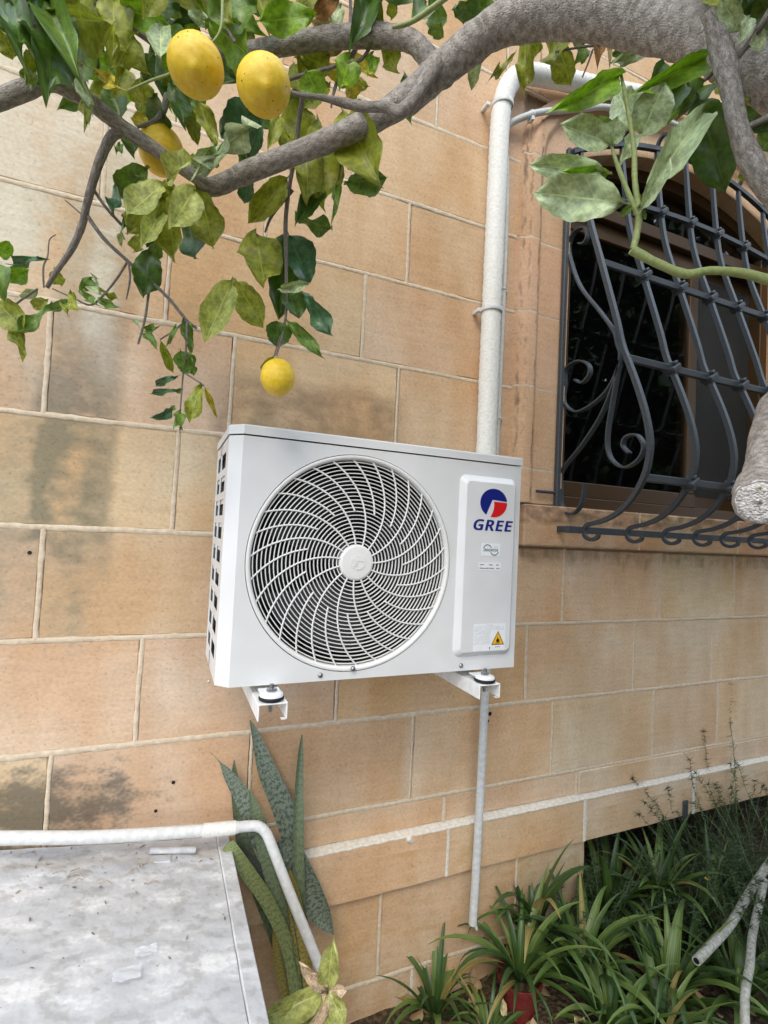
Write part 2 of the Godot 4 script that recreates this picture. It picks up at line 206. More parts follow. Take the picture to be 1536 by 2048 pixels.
	[0.044, 1.977, 1.058, -0.02, 1.967, 1.045, -0.05, -0.67, 0.74, 0.0176, 9, 0],
	[0.051, 1.928, 1.082, -0.033, 1.967, 0.999, -0.72, -0.49, 0.49, 0.0496, 4, 0],
	[0.069, 1.936, 1.079, 0.17, 2.096, 1.098, -0.41, 0.15, 0.9, 0.0378, 4, 0],
	[0.07, 1.925, 1.077, 0.071, 1.973, 1.118, -0.57, -0.52, 0.63, 0.0184, 4, 2],
	[0.067, 2.001, 1.048, 0.105, 2.073, 1.038, -0.23, 0.25, 0.94, 0.0196, 4, 0],
	[0.111, 2.063, 1.047, 0.161, 2.141, 1.066, -0.29, -0.06, 0.96, 0.0285, 1, 2],
	[0.163, 2.134, 1.05, 0.128, 2.078, 1.043, -0.34, 0.1, 0.93, 0.0332, 9, 0],
	[0.169, 2.118, 1.074, 0.223, 1.996, 1.08, -0.83, -0.34, 0.45, 0.0558, 0, 0],
	[0.069, 1.94, 1.068, 0.064, 1.933, 1.053, -0.57, -0.66, 0.49, 0.0094, 1, 2],
	[0.228, 2.196, 1.057, 0.247, 2.118, 1.092, -0.78, 0.08, 0.62, 0.0316, 2, 5],
	[0.088, 1.935, 1.065, 0.088, 1.968, 1.052, -0.9, 0.16, 0.4, 0.0154, 1, 2],
	[0.066, 1.941, 1.067, 0.113, 1.945, 1.049, 0.27, -0.8, 0.53, 0.0128, 1, 2],
	[0.076, 2.077, 1.033, 0.052, 2.091, 0.981, -0.76, -0.62, 0.18, 0.0186, 1, 0],
	[0.163, 2.198, 1.031, 0.151, 2.151, 1.018, -0.26, -0.2, 0.94, 0.0254, 0, 2],
	[0.205, 2.157, 1.057, 0.158, 2.098, 1.067, -0.23, 0.34, 0.91, 0.0349, 1, 4],
	[0.133, 2.179, 1.126, 0.173, 2.152, 1.127, -0.52, -0.75, 0.41, 0.0225, 4, 2],
	[0.169, 2.16, 1.14, 0.159, 2.126, 1.135, -0.47, -0.0, 0.88, 0.0151, 4, 0],
	[0.189, 2.137, 1.148, 0.176, 2.13, 1.135, -0.42, -0.59, 0.69, 0.0225, 4, 0],
	[0.193, 2.31, 1.026, 0.231, 2.277, 1.047, -0.65, -0.76, -0.0, 0.0476, 2, 5],
	[0.153, 2.188, 1.136, 0.233, 2.213, 1.122, 0.34, -0.82, 0.46, 0.0282, 0, 0],
	[0.183, 2.22, 1.106, 0.177, 2.191, 1.097, -0.72, -0.06, 0.69, 0.0242, 0, 2],
	[0.191, 2.206, 1.13, 0.235, 2.181, 1.135, -0.48, -0.81, 0.34, 0.0292, 1, 2],
	[0.241, 2.336, 1.016, 0.229, 2.321, 0.991, -0.91, 0.02, 0.42, 0.0429, 0, 0],
	[0.233, 2.379, 0.98, 0.183, 2.321, 0.986, -0.42, 0.43, 0.8, 0.0433, 1, 0],
	[0.285, 2.203, 1.06, 0.301, 2.094, 1.1, -0.9, -0.26, -0.35, 0.0553, 0, 5],
	[0.291, 2.204, 1.042, 0.368, 2.173, 1.049, -0.37, -0.83, 0.42, 0.0374, 1, 2],
	[-0.645, 2.403, 0.564, -0.561, 2.387, 0.59, -0.35, -0.52, 0.78, 0.0389, 2, 0],
	[-0.739, 2.428, 0.464, -0.741, 2.341, 0.472, 0.91, 0.02, 0.42, 0.0629, 9, 4],
	[-0.434, 2.506, 0.508, -0.51, 2.51, 0.452, 0.08, -0.98, -0.18, 0.059, 1, 0],
	[-0.553, 2.311, 0.653, -0.473, 2.273, 0.693, -0.56, -0.7, 0.44, 0.0384, 9, 0],
	[-0.753, 2.459, 0.454, -0.737, 2.391, 0.436, 0.35, -0.16, 0.92, 0.0443, 1, 2],
	[-0.685, 2.324, 0.552, -0.646, 2.295, 0.51, 0.6, -0.27, 0.75, 0.0515, 2, 3],
	[-0.676, 2.274, 0.645, -0.752, 2.324, 0.6, -0.65, -0.69, 0.33, 0.047, 0, 3],
	[-0.495, 2.455, 0.499, -0.448, 2.4, 0.468, -0.68, -0.7, 0.23, 0.0695, 0, 0],
	[-0.623, 2.525, 0.387, -0.681, 2.42, 0.358, 0.57, -0.5, 0.65, 0.0722, 1, 3],
	[-0.457, 2.426, 0.606, -0.505, 2.52, 0.586, -0.77, -0.27, 0.58, 0.0502, 1, 2],
	[-0.679, 2.426, 0.495, -0.776, 2.47, 0.431, -0.55, -0.79, 0.29, 0.0572, 0, 5],
	[-0.56, 2.305, 0.637, -0.522, 2.379, 0.653, 0.18, -0.3, 0.94, 0.0342, 1, 2],
	[-0.676, 2.379, 0.534, -0.637, 2.351, 0.524, -0.1, -0.46, 0.88, 0.0321, 2, 2],
	[-0.713, 2.341, 0.505, -0.677, 2.461, 0.504, 0.37, -0.1, 0.92, 0.0612, 0, 1],
	[-0.557, 2.331, 0.651, -0.542, 2.217, 0.688, 0.23, 0.33, 0.92, 0.0497, 2, 1],
	[-0.64, 2.414, 0.567, -0.582, 2.391, 0.579, -0.25, -0.12, 0.96, 0.0333, 0, 0],
	[-0.607, 2.278, 0.651, -0.583, 2.339, 0.683, 0.18, -0.51, 0.84, 0.0409, 2, 0],
	[-0.67, 2.503, 0.458, -0.73, 2.429, 0.421, 0.04, -0.48, 0.88, 0.0519, 1, 4],
	[-0.609, 2.591, 0.4, -0.503, 2.564, 0.456, -0.22, -0.97, -0.06, 0.0869, 9, 3],
	[-0.583, 2.359, 0.547, -0.512, 2.298, 0.569, -0.45, -0.22, 0.86, 0.0518, 2, 4],
	[-0.424, 2.295, 0.696, -0.347, 2.367, 0.717, -0.14, -0.14, 0.98, 0.0578, 1, 1],
	[-0.422, 2.337, 0.662, -0.346, 2.292, 0.679, -0.54, -0.78, 0.32, 0.0613, 9, 3],
	[-0.435, 2.343, 0.7, -0.382, 2.312, 0.701, -0.38, -0.62, 0.69, 0.0379, 2, 3],
	[-0.616, 2.501, 0.414, -0.718, 2.504, 0.396, -0.17, -0.42, 0.89, 0.0687, 0, 2],
	[-0.462, 2.484, 0.538, -0.341, 2.498, 0.531, 0.13, -0.73, 0.67, 0.0627, 9, 4],
	[-0.526, 2.542, 0.485, -0.419, 2.468, 0.54, -0.61, -0.77, 0.16, 0.0644, 0, 1],
	[-0.612, 2.435, 0.446, -0.612, 2.332, 0.472, 0.13, 0.24, 0.96, 0.0424, 0, 5],
	[-0.442, 2.347, 0.682, -0.385, 2.386, 0.711, 0.23, -0.78, 0.59, 0.0349, 1, 2],
	[-0.675, 2.508, 0.394, -0.796, 2.543, 0.327, -0.45, -0.8, 0.4, 0.0667, 0, 3],
	[-0.585, 2.226, 0.687, -0.587, 2.138, 0.689, 0.22, 0.01, 0.97, 0.0398, 1, 0],
	[-0.488, 2.321, 0.719, -0.504, 2.249, 0.719, 0.42, -0.1, 0.9, 0.0353, 2, 0],
	[-0.502, 2.542, 0.505, -0.44, 2.431, 0.575, -0.8, -0.07, 0.6, 0.0458, 2, 4],
	[-0.453, 2.372, 0.695, -0.538, 2.364, 0.645, -0.35, -0.61, 0.71, 0.0426, 2, 4],
	[-0.579, 2.288, 0.62, -0.675, 2.251, 0.556, -0.21, -0.67, 0.71, 0.0565, 1, 2],
	[-0.679, 2.316, 0.635, -0.618, 2.314, 0.643, -0.12, -0.65, 0.75, 0.0377, 0, 4],
	[-0.485, 2.26, 0.697, -0.457, 2.244, 0.644, 0.12, -0.93, 0.35, 0.0365, 9, 2],
	[-0.622, 2.383, 0.553, -0.567, 2.455, 0.55, -0.05, 0.09, 0.99, 0.0508, 1, 3],
	[-0.658, 2.515, 0.46, -0.603, 2.395, 0.512, -0.91, -0.28, 0.32, 0.0762, 2, 4],
	[-0.57, 2.335, 0.672, -0.498, 2.421, 0.692, 0.24, -0.41, 0.88, 0.0478, 0, 0],
	[-0.739, 2.488, 0.353, -0.654, 2.612, 0.327, 0.24, 0.03, 0.97, 0.0645, 2, 5],
	[-0.618, 2.153, 0.773, -0.529, 2.13, 0.811, -0.25, -0.97, 0.01, 0.0558, 2, 4],
	[-0.592, 2.203, 0.782, -0.69, 2.222, 0.74, -0.41, -0.04, 0.91, 0.0648, 9, 0],
	[-0.641, 2.16, 0.8, -0.611, 2.179, 0.737, 0.83, -0.5, 0.25, 0.0295, 1, 1],
	[-0.606, 2.15, 0.797, -0.576, 2.021, 0.85, 0.34, 0.42, 0.84, 0.0558, 0, 1],
	[-0.678, 2.163, 0.747, -0.701, 2.309, 0.681, 0.27, 0.43, 0.86, 0.0424, 9, 2],
	[-0.61, 2.113, 0.801, -0.667, 2.213, 0.742, -0.43, 0.26, 0.86, 0.0333, 1, 0],
	[-0.638, 2.177, 0.789, -0.561, 2.202, 0.77, 0.33, -0.93, 0.14, 0.0521, 2, 4],
	[-0.623, 2.117, 0.819, -0.607, 2.225, 0.813, -0.04, 0.07, 1.0, 0.0434, 0, 5],
	[-0.671, 2.191, 0.682, -0.666, 2.286, 0.683, 0.13, -0.02, 0.99, 0.0412, 0, 2],
	[-0.658, 2.244, 0.714, -0.69, 2.165, 0.696, 0.35, -0.34, 0.87, 0.0354, 2, 5],
	[-0.515, 2.492, 0.384, -0.536, 2.461, 0.337, 0.31, -0.85, 0.42, 0.0377, 0, 3],
	[-0.472, 2.299, 0.542, -0.428, 2.193, 0.598, -0.36, 0.32, 0.88, 0.0483, 9, 2],
	[-0.45, 2.376, 0.489, -0.429, 2.291, 0.501, 0.06, 0.15, 0.99, 0.0491, 1, 3],
	[-0.46, 2.558, 0.408, -0.515, 2.447, 0.439, 0.31, 0.11, 0.95, 0.0484, 0, 1],
	[-0.619, 2.439, 0.398, -0.683, 2.413, 0.345, -0.38, -0.56, 0.74, 0.0433, 9, 0],
	[-0.572, 2.343, 0.512, -0.64, 2.299, 0.5, 0.36, -0.72, 0.59, 0.0433, 9, 0],
	[-0.596, 2.503, 0.391, -0.644, 2.507, 0.303, -0.74, -0.56, 0.37, 0.0459, 2, 3],
	[-0.616, 2.291, 0.473, -0.55, 2.299, 0.471, 0.03, 0.01, 1.0, 0.0484, 2, 3],
	[-0.472, 2.397, 0.525, -0.421, 2.406, 0.531, -0.04, -0.4, 0.92, 0.0302, 9, 1],
	[-0.538, 2.445, 0.366, -0.526, 2.375, 0.337, 0.35, -0.3, 0.89, 0.0489, 2, 1],
	[-0.428, 2.473, 0.513, -0.494, 2.425, 0.472, 0.04, -0.68, 0.73, 0.041, 0, 1],
	[-0.429, 2.45, 0.528, -0.465, 2.395, 0.516, 0.46, -0.47, 0.76, 0.0335, 9, 3],
	[-0.433, 2.305, 0.582, -0.49, 2.278, 0.554, -0.16, -0.54, 0.83, 0.0271, 2, 2],
	[-0.545, 2.341, 0.481, -0.528, 2.329, 0.433, 0.06, -0.96, 0.27, 0.0273, 2, 0],
	[-0.609, 2.315, 0.443, -0.652, 2.252, 0.47, 0.53, -0.0, 0.85, 0.0307, 1, 4],
	[-0.424, 2.392, 0.47, -0.46, 2.383, 0.518, 0.52, -0.82, 0.23, 0.0303, 0, 5],
	[-0.595, 2.457, 0.362, -0.56, 2.394, 0.337, 0.57, -0.0, 0.82, 0.0739, 9, 0],
	[-0.441, 2.385, 0.511, -0.361, 2.347, 0.558, -0.59, -0.29, 0.76, 0.0483, 0, 2],
	[-0.577, 2.441, 0.468, -0.642, 2.474, 0.433, -0.6, -0.53, 0.6, 0.0321, 9, 3],
	[-0.489, 2.361, 0.542, -0.479, 2.253, 0.584, -0.36, 0.3, 0.88, 0.0412, 0, 1],
	[-0.051, 2.543, 0.706, -0.15, 2.443, 0.723, 0.49, -0.34, 0.8, 0.04, 1, 0],
	[-0.353, 2.478, 0.623, -0.321, 2.389, 0.647, -0.27, 0.16, 0.95, 0.0354, 2, 4],
	[-0.111, 2.582, 0.661, -0.161, 2.506, 0.653, 0.2, -0.23, 0.95, 0.036, 4, 4],
	[-0.167, 2.502, 0.666, -0.125, 2.454, 0.68, -0.67, -0.41, 0.62, 0.0317, 2, 0],
	[-0.067, 2.579, 0.699, -0.107, 2.513, 0.666, -0.12, -0.38, 0.91, 0.0468, 0, 1],
	[-0.019, 2.574, 0.661, -0.006, 2.499, 0.66, -0.89, -0.16, 0.43, 0.04, 1, 1],
	[-0.141, 2.51, 0.666, -0.187, 2.371, 0.706, -0.01, 0.28, 0.96, 0.0438, 0, 4],
	[-0.365, 2.552, 0.543, -0.413, 2.505, 0.484, -0.14, -0.71, 0.69, 0.0482, 2, 1],
	[-0.378, 2.513, 0.609, -0.391, 2.418, 0.628, 0.59, 0.08, 0.8, 0.0401, 0, 1],
	[-0.012, 2.572, 0.713, -0.047, 2.572, 0.658, -0.18, -0.98, 0.12, 0.0369, 0, 0],
	[-0.15, 2.428, 0.574, -0.133, 2.397, 0.531, 0.58, -0.54, 0.62, 0.0429, 7, 4],
	[-0.243, 2.435, 0.556, -0.223, 2.38, 0.55, -0.29, -0.2, 0.94, 0.0366, 2, 5],
	[-0.091, 2.455, 0.567, -0.119, 2.528, 0.513, -0.93, -0.11, 0.34, 0.0249, 7, 3],
	[-0.098, 2.449, 0.547, -0.162, 2.453, 0.525, -0.28, -0.67, 0.69, 0.0274, 2, 1],
	[-0.248, 2.489, 0.489, -0.222, 2.414, 0.499, -0.64, -0.11, 0.76, 0.0424, 2, 2],
	[-0.216, 2.455, 0.523, -0.177, 2.527, 0.502, 0.1, 0.24, 0.97, 0.0242, 1, 0],
	[-0.191, 2.485, 0.512, -0.141, 2.448, 0.555, -0.43, -0.87, -0.25, 0.0502, 2, 2],
	[-0.143, 2.409, 0.597, -0.203, 2.425, 0.571, -0.35, -0.9, 0.27, 0.0373, 7, 2],
	[-0.342, 2.267, 0.51, -0.318, 2.216, 0.491, -0.48, -0.49, 0.73, 0.0302, 0, 2],
	[-0.281, 2.339, 0.564, -0.223, 2.33, 0.581, -0.31, -0.28, 0.91, 0.0311, 1, 3],
	[-0.281, 2.283, 0.545, -0.325, 2.306, 0.566, 0.38, -0.08, 0.92, 0.0502, 0, 1],
	[-0.368, 2.287, 0.531, -0.325, 2.242, 0.621, -0.78, -0.62, 0.06, 0.0267, 2, 1],
	[-0.328, 2.33, 0.557, -0.365, 2.388, 0.535, -0.51, 0.01, 0.86, 0.0286, 2, 4],
	[-0.279, 2.286, 0.56, -0.256, 2.264, 0.533, -0.24, -0.85, 0.47, 0.027, 2, 0],
	[0.162, 2.485, 0.817, 0.271, 2.566, 0.79, 0.5, -0.43, 0.75, 0.0261, 2, 5],
	[0.312, 2.548, 0.866, 0.346, 2.491, 0.851, -0.45, -0.47, 0.76, 0.0433, 1, 5],
	[0.178, 2.558, 0.786, 0.203, 2.482, 0.823, -0.91, -0.1, 0.4, 0.0284, 1, 2],
	[0.316, 2.559, 0.837, 0.324, 2.45, 0.864, -0.95, 0.0, 0.31, 0.0388, 1, 3],
	[0.373, 2.627, 0.82, 0.305, 2.562, 0.798, -0.0, -0.32, 0.95, 0.0348, 2, 1],
	[0.13, 2.545, 0.758, 0.093, 2.601, 0.722, -0.87, -0.47, 0.15, 0.0265, 2, 1],
	[0.228, 2.261, 1.137, 0.152, 2.163, 1.158, -0.01, 0.21, 0.98, 0.0208, 0, 2],
	[0.235, 2.284, 1.071, 0.317, 2.31, 1.053, 0.36, -0.65, 0.68, 0.0238, 1, 5],
	[0.306, 2.456, 0.99, 0.311, 2.39, 0.991, -0.3, -0.0, 0.95, 0.0432, 1, 4],
	[0.206, 2.316, 1.063, 0.194, 2.237, 1.086, -0.99, 0.14, -0.02, 0.0317, 2, 0],
	[0.412, 2.387, 1.07, 0.375, 2.341, 1.044, -0.23, -0.32, 0.92, 0.0346, 0, 3],
	[0.317, 2.392, 0.97, 0.279, 2.361, 0.943, -0.42, -0.25, 0.87, 0.0323, 1, 2],
	[0.33, 2.476, 0.968, 0.311, 2.552, 0.955, -0.88, -0.13, 0.46, 0.0382, 1, 5],
	[0.347, 2.41, 1.004, 0.314, 2.462, 0.961, -0.86, -0.5, 0.07, 0.0386, 1, 3],
	[0.399, 2.415, 1.068, 0.387, 2.499, 1.04, -0.93, -0.01, 0.36, 0.0277, 1, 1],
	[0.388, 2.349, 1.077, 0.379, 2.263, 1.121, -1.0, 0.08, -0.05, 0.0244, 1, 3],
	[0.266, 2.374, 1.028, 0.211, 2.334, 1.022, 0.27, -0.49, 0.83, 0.026, 0, 3],
	[0.319, 2.385, 1.03, 0.283, 2.367, 0.991, -0.23, -0.79, 0.57, 0.0338, 1, 5],
	[0.335, 2.342, 1.074, 0.37, 2.311, 1.111, -0.3, -0.85, -0.44, 0.045, 0, 5],
	[0.437, 2.429, 1.042, 0.445, 2.355, 1.061, -0.93, 0.01, 0.38, 0.0306, 0, 5],
	[0.42, 2.165, 1.003, 0.433, 2.15, 0.965, -0.22, -0.93, 0.29, 0.0348, 2, 0],
	[0.363, 2.13, 1.036, 0.362, 2.151, 1.077, -0.98, -0.2, 0.07, 0.0458, 1, 3],
	[0.507, 2.196, 1.03, 0.427, 2.113, 1.044, -0.42, 0.53, 0.74, 0.0298, 1, 2],
	[0.521, 2.278, 1.032, 0.487, 2.323, 0.996, -0.86, -0.4, 0.3, 0.0282, 1, 4],
]
# lemons: centre xyz, radius across, radius along, axis xyz
var LEMONS := [
	[-0.433, 2.156, 0.777, 0.0374, 0.0387, -0.05, -0.75, 0.75],
	[-0.345, 2.134, 0.813, 0.0367, 0.0401, 0.05, -0.75, 0.85],
	[-0.481, 2.176, 0.55, 0.0378, 0.0422, 0.2, -1, 0.1],
	[-0.249, 1.82, 0.515, 0.0336, 0.0366, 0.05, -1, 0.0],
	[-0.288, 2.283, 0.452, 0.0178, 0.0209, 0.1, -1, 0],
	[0.339, 2.435, 0.952, 0.0252, 0.0252, 0.1, -1, 0.1],
]
# snake plant leaves: tint, then x, y, z, width from root to tip
var SNAKE := [
	[0, [0.02, 0.118, 0.054, 0.029, 0.001, 0.306, 0.054, 0.0347, -0.031, 0.535, 0.048, 0.0377, -0.075, 0.709, 0.042, 0.0606, -0.128, 0.827, 0.036, 0.0516, -0.165, 0.928, 0.03, 0.0229, -0.184, 0.972, 0.03, 0.0028]],
	[1, [0.008, 0.137, 0.072, 0.0257, -0.009, 0.327, 0.078, 0.0256, -0.031, 0.553, 0.078, 0.0313, -0.04, 0.719, 0.072, 0.0286, -0.039, 0.854, 0.06, 0.0174, -0.038, 0.926, 0.06, 0.0043]],
	[0, [-0.005, 0.147, 0.078, 0.0368, -0.039, 0.339, 0.084, 0.0394, -0.081, 0.496, 0.078, 0.0448, -0.137, 0.65, 0.066, 0.0586, -0.189, 0.762, 0.054, 0.0501, -0.235, 0.834, 0.048, 0.0304, -0.261, 0.869, 0.042, 0.0041, -0.287, 0.899, 0.042, 0.0014]],
	[1, [-0.009, 0.117, 0.042, 0.0289, -0.064, 0.314, 0.042, 0.0344, -0.13, 0.493, 0.036, 0.0426, -0.172, 0.626, 0.036, 0.0535, -0.197, 0.724, 0.03, 0.0394, -0.215, 0.809, 0.03, 0.0225, -0.221, 0.865, 0.03, 0.0028]],
	[2, [-0.015, 0.171, 0.102, 0.0334, -0.054, 0.357, 0.102, 0.036, -0.114, 0.492, 0.102, 0.0383, -0.172, 0.585, 0.102, 0.0404, -0.226, 0.664, 0.096, 0.0374, -0.234, 0.675, 0.096, 0.036]],
	[1, [-0.003, 0.156, 0.09, 0.031, -0.048, 0.324, 0.096, 0.0362, -0.086, 0.491, 0.09, 0.0444, -0.125, 0.631, 0.084, 0.0498, -0.156, 0.725, 0.072, 0.036, -0.179, 0.793, 0.066, 0.0042]],
	[0, [0.009, 0.127, 0.06, 0.0316, -0.048, 0.374, 0.054, 0.0401, -0.087, 0.55, 0.054, 0.0484, -0.063, 0.605, 0.06, 0.0657, -0.006, 0.502, 0.072, 0.0746, 0.042, 0.411, 0.078, 0.0578, 0.081, 0.349, 0.084, 0.0044]],
	[3, [0.017, 0.145, 0.084, 0.0341, -0.004, 0.298, 0.096, 0.0422, -0.031, 0.428, 0.096, 0.0476, -0.052, 0.524, 0.09, 0.0308, -0.06, 0.567, 0.09, 0.0042]],
	[4, [-0.007, 0.137, 0.066, 0.02, -0.074, 0.403, 0.066, 0.0226, -0.124, 0.535, 0.072, 0.0306, -0.169, 0.606, 0.072, 0.0303, -0.201, 0.645, 0.072, 0.0109]],
	[3, [-0.027, 0.154, 0.078, 0.031, -0.071, 0.302, 0.078, 0.0307, -0.087, 0.402, 0.078, 0.0195, -0.095, 0.444, 0.078, 0.0042]],
]
# wrought iron side scrolls: y, z pairs in the plane x = 0.93
var SCROLLS := [
	[2.644, 0.062, 2.633, 0.088, 2.651, 0.103, 2.693, 0.086, 2.703, 0.04, 2.675, 0.012, 2.624, 0.012, 2.479, 0.073, 2.346, 0.171, 2.247, 0.24, 2.197, 0.257, 2.154, 0.271, 2.1, 0.258, 2.044, 0.216, 2.009, 0.144, 2.003, 0.073, 2.049, 0.013, 2.118, 0.012, 2.178, 0.019, 2.191, 0.08, 2.162, 0.129, 2.125, 0.136, 2.103, 0.101, 2.124, 0.067],
	[2.137, 0.27, 2.024, 0.248, 1.895, 0.227, 1.818, 0.239, 1.774, 0.294, 1.79, 0.351, 1.832, 0.372, 1.873, 0.345, 1.873, 0.303, 1.845, 0.292, 1.818, 0.319],
	[2.124, 0.272, 1.981, 0.207, 1.875, 0.115, 1.787, 0.014, 1.716, 0.012, 1.652, 0.021, 1.622, 0.07, 1.655, 0.116, 1.729, 0.134],
]

var M := {}
var used := {}
var rng := RandomNumberGenerator.new()

# ------------------------------------------------------------------ mesh building
class MB:
	var v := PackedVector3Array()
	var n := PackedVector3Array()
	var uv := PackedVector2Array()
	var c := PackedColorArray()
	var idx := PackedInt32Array()
	var col := Color(1, 1, 1)
	var plan := false          # uv from world x, y (the wall)
	func put(p: Vector3, nn: Vector3, u := Vector2.ZERO) -> int:
		v.push_back(p); n.push_back(nn); c.push_back(col)
		uv.push_back(Vector2((p.x + 1.5) / 4.4, (4.4 - p.y) / 4.4) if plan else u)
		return v.size() - 1
	func tri(a: int, b: int, d: int) -> void:
		var fn := (v[d] - v[a]).cross(v[b] - v[a])
		if fn.dot(n[a] + n[b] + n[d]) < 0.0:
			idx.push_back(a); idx.push_back(d); idx.push_back(b)
		else:
			idx.push_back(a); idx.push_back(b); idx.push_back(d)
	func face(pts: Array, out: Vector3) -> void:   # flat convex polygon
		var nn: Vector3 = (pts[2] - pts[0]).cross(pts[1] - pts[0]).normalized()
		if nn.dot(out) < 0.0: nn = -nn
		var b0 := v.size()
		for i in pts.size():
			put(pts[i], nn, Vector2([0, 1, 1, 0, 0, 0, 0, 0][i % 8], [0, 0, 1, 1, 0, 0, 0, 0][i % 8]))
		for i in range(1, pts.size() - 1): tri(b0, b0 + i, b0 + i + 1)
	func grid(P: Array, closed: bool, sgn := 1.0, us := 1.0, vs := 1.0) -> void:   # P[row][col]; smooth
		var rows := P.size()
		var cols: int = P[0].size()
		var b0 := v.size()
		for i in rows:
			for j in cols:
				var i0: int = max(i - 1, 0)
				var i1: int = min(i + 1, rows - 1)
				var j0: int = (j - 1 + cols) % cols if closed else max(j - 1, 0)
				var j1: int = (j + 1) % cols if closed else min(j + 1, cols - 1)
				var nn: Vector3 = (P[i1][j] - P[i0][j]).cross(P[i][j1] - P[i][j0]).normalized() * sgn
				put(P[i][j], nn, Vector2(us * j / float(cols if closed else cols - 1), vs * i / float(rows - 1)))
		for i in rows - 1:
			for j in (cols if closed else cols - 1):
				var a := b0 + i * cols + j
				var b := b0 + i * cols + (j + 1) % cols
				tri(a, b, b + cols); tri(a, b + cols, a + cols)
	func box(mn: Vector3, mx: Vector3, bv := 0.0) -> void:
		var ce := (mn + mx) * 0.5
		var h := (mx - mn) * 0.5
		bv = min(bv, min(h.x, min(h.y, h.z)) * 0.9)
		for ax in 3:
			for s in [-1.0, 1.0]:
				var u := (ax + 1) % 3
				var w := (ax + 2) % 3
				var q := []
				for k in [[-1, -1], [1, -1], [1, 1], [-1, 1]]:
					var p := Vector3.ZERO
					p[ax] = s * h[ax]; p[u] = k[0] * (h[u] - bv); p[w] = k[1] * (h[w] - bv)
					q.push_back(ce + p)
				var o := Vector3.ZERO
				o[ax] = s
				face(q, o)
		if bv <= 0.0: return
		for ax in 3:
			var u := (ax + 1) % 3
			var w := (ax + 2) % 3
			for su in [-1.0, 1.0]:
				for sw in [-1.0, 1.0]:
					var q := []
					for k in [[-1, 0], [1, 0], [1, 1], [-1, 1]]:
						var p := Vector3.ZERO
						p[ax] = k[0] * (h[ax] - bv)
						p[u] = su * (h[u] - (bv if k[1] == 1 else 0.0)); p[w] = sw * (h[w] - (0.0 if k[1] == 1 else bv))
						q.push_back(ce + p)
					var o := Vector3.ZERO
					o[u] = su; o[w] = sw
					face(q, o)
		for sx in [-1.0, 1.0]:
			for sy in [-1.0, 1.0]:
				for sz in [-1.0, 1.0]:
					face([ce + Vector3(sx * h.x, sy * (h.y - bv), sz * (h.z - bv)), ce + Vector3(sx * (h.x - bv), sy * h.y, sz * (h.z - bv)), ce + Vector3(sx * (h.x - bv), sy * (h.y - bv), sz * h.z)], Vector3(sx, sy, sz))
	func tube(P: Array, rad: Array, sides: int, caps := true, turn := 0.0, wob = null, amp := 0.0, flat := false) -> void:
		var k := P.size()
		var t0: Vector3 = (P[1] - P[0]).normalized()
		var up := Vector3.UP if absf(t0.y) < 0.9 else Vector3.RIGHT
		var nx := t0.cross(up).normalized()
		var b0 := v.size()
		var len := 0.0
		var rings := []
		for i in k:
			var t: Vector3 = (P[min(i + 1, k - 1)] - P[max(i - 1, 0)]).normalized()
			nx = (nx - t * nx.dot(t)).normalized()
			var ny := t.cross(nx)
			if i > 0: len += P[i].distance_to(P[i - 1])
			var ring := []
			for j in sides + 1:
				var a := TAU * (j % sides) / sides + turn
				var d := nx * cos(a) + ny * sin(a)
				var rr: float = rad[i]
				if wob != null: rr *= 1.0 + amp * wob.get_noise_3d(P[i].x * 40.0 + d.x * 1.5, P[i].y * 40.0 + d.y * 1.5, P[i].z * 40.0 + d.z * 1.5)
				ring.push_back(P[i] + d * rr)
				if not flat: put(P[i] + d * rr, d, Vector2(float(j) / sides, len))
			rings.push_back(ring)
		for i in k - 1:
			for j in sides:
				if flat:
					var o: Vector3 = rings[i][j] + rings[i][j + 1] - P[i] * 2.0
					face([rings[i][j], rings[i][j + 1], rings[i + 1][j + 1], rings[i + 1][j]], o)
				else:
					var a := b0 + i * (sides + 1) + j
					tri(a, a + 1, a + sides + 2); tri(a, a + sides + 2, a + sides + 1)
		if caps:
			for e in 2:
				var i: int = 0 if e == 0 else k - 1
				var o: Vector3 = (P[0] - P[1]) if e == 0 else (P[k - 1] - P[k - 2])
				var cc := put(P[i], o.normalized(), Vector2(0.5, 0.5))
				var st := v.size()
				for j in sides: put(rings[i][j], o.normalized(), Vector2(0.5, 0.5))
				for j in sides: tri(cc, st + j, st + (j + 1) % sides)
	func lathe(prof: Array, o: Vector3, ax: Vector3, seg: int, sgn := 1.0) -> void:   # prof: Vector2(radius, along axis)
		var u := ax.cross(Vector3.UP if absf(ax.y) < 0.9 else Vector3.RIGHT).normalized()
		var w := ax.cross(u).normalized()
		var P := []
		for q in prof:
			var row := []
			for j in seg:
				var a := TAU * j / seg
				row.push_back(o + ax * q.y + (u * cos(a) + w * sin(a)) * max(q.x, 0.00012))
			P.push_back(row)
		grid(P, true, sgn)
	func mesh() -> ArrayMesh:
		for k in range(0, idx.size(), 3):      # keep winding and normals in step
			var i0 := idx[k]
			var i1 := idx[k + 1]
			var i2 := idx[k + 2]
			if (v[i2] - v[i0]).cross(v[i1] - v[i0]).dot(n[i0] + n[i1] + n[i2]) < 0.0:
				idx[k + 1] = i2
				idx[k + 2] = i1
		var arr := []
		arr.resize(Mesh.ARRAY_MAX)
		arr[Mesh.ARRAY_VERTEX] = v; arr[Mesh.ARRAY_NORMAL] = n; arr[Mesh.ARRAY_TEX_UV] = uv; arr[Mesh.ARRAY_COLOR] = c; arr[Mesh.ARRAY_INDEX] = idx
		var am := ArrayMesh.new()
		am.add_surface_from_arrays(Mesh.PRIMITIVE_TRIANGLES, arr)
		return am

func numbered(called: String) -> String:
	if not used.has(called):
		used[called] = 0
		return called
	used[called] += 1
	return "%s_%03d" % [called, used[called]]

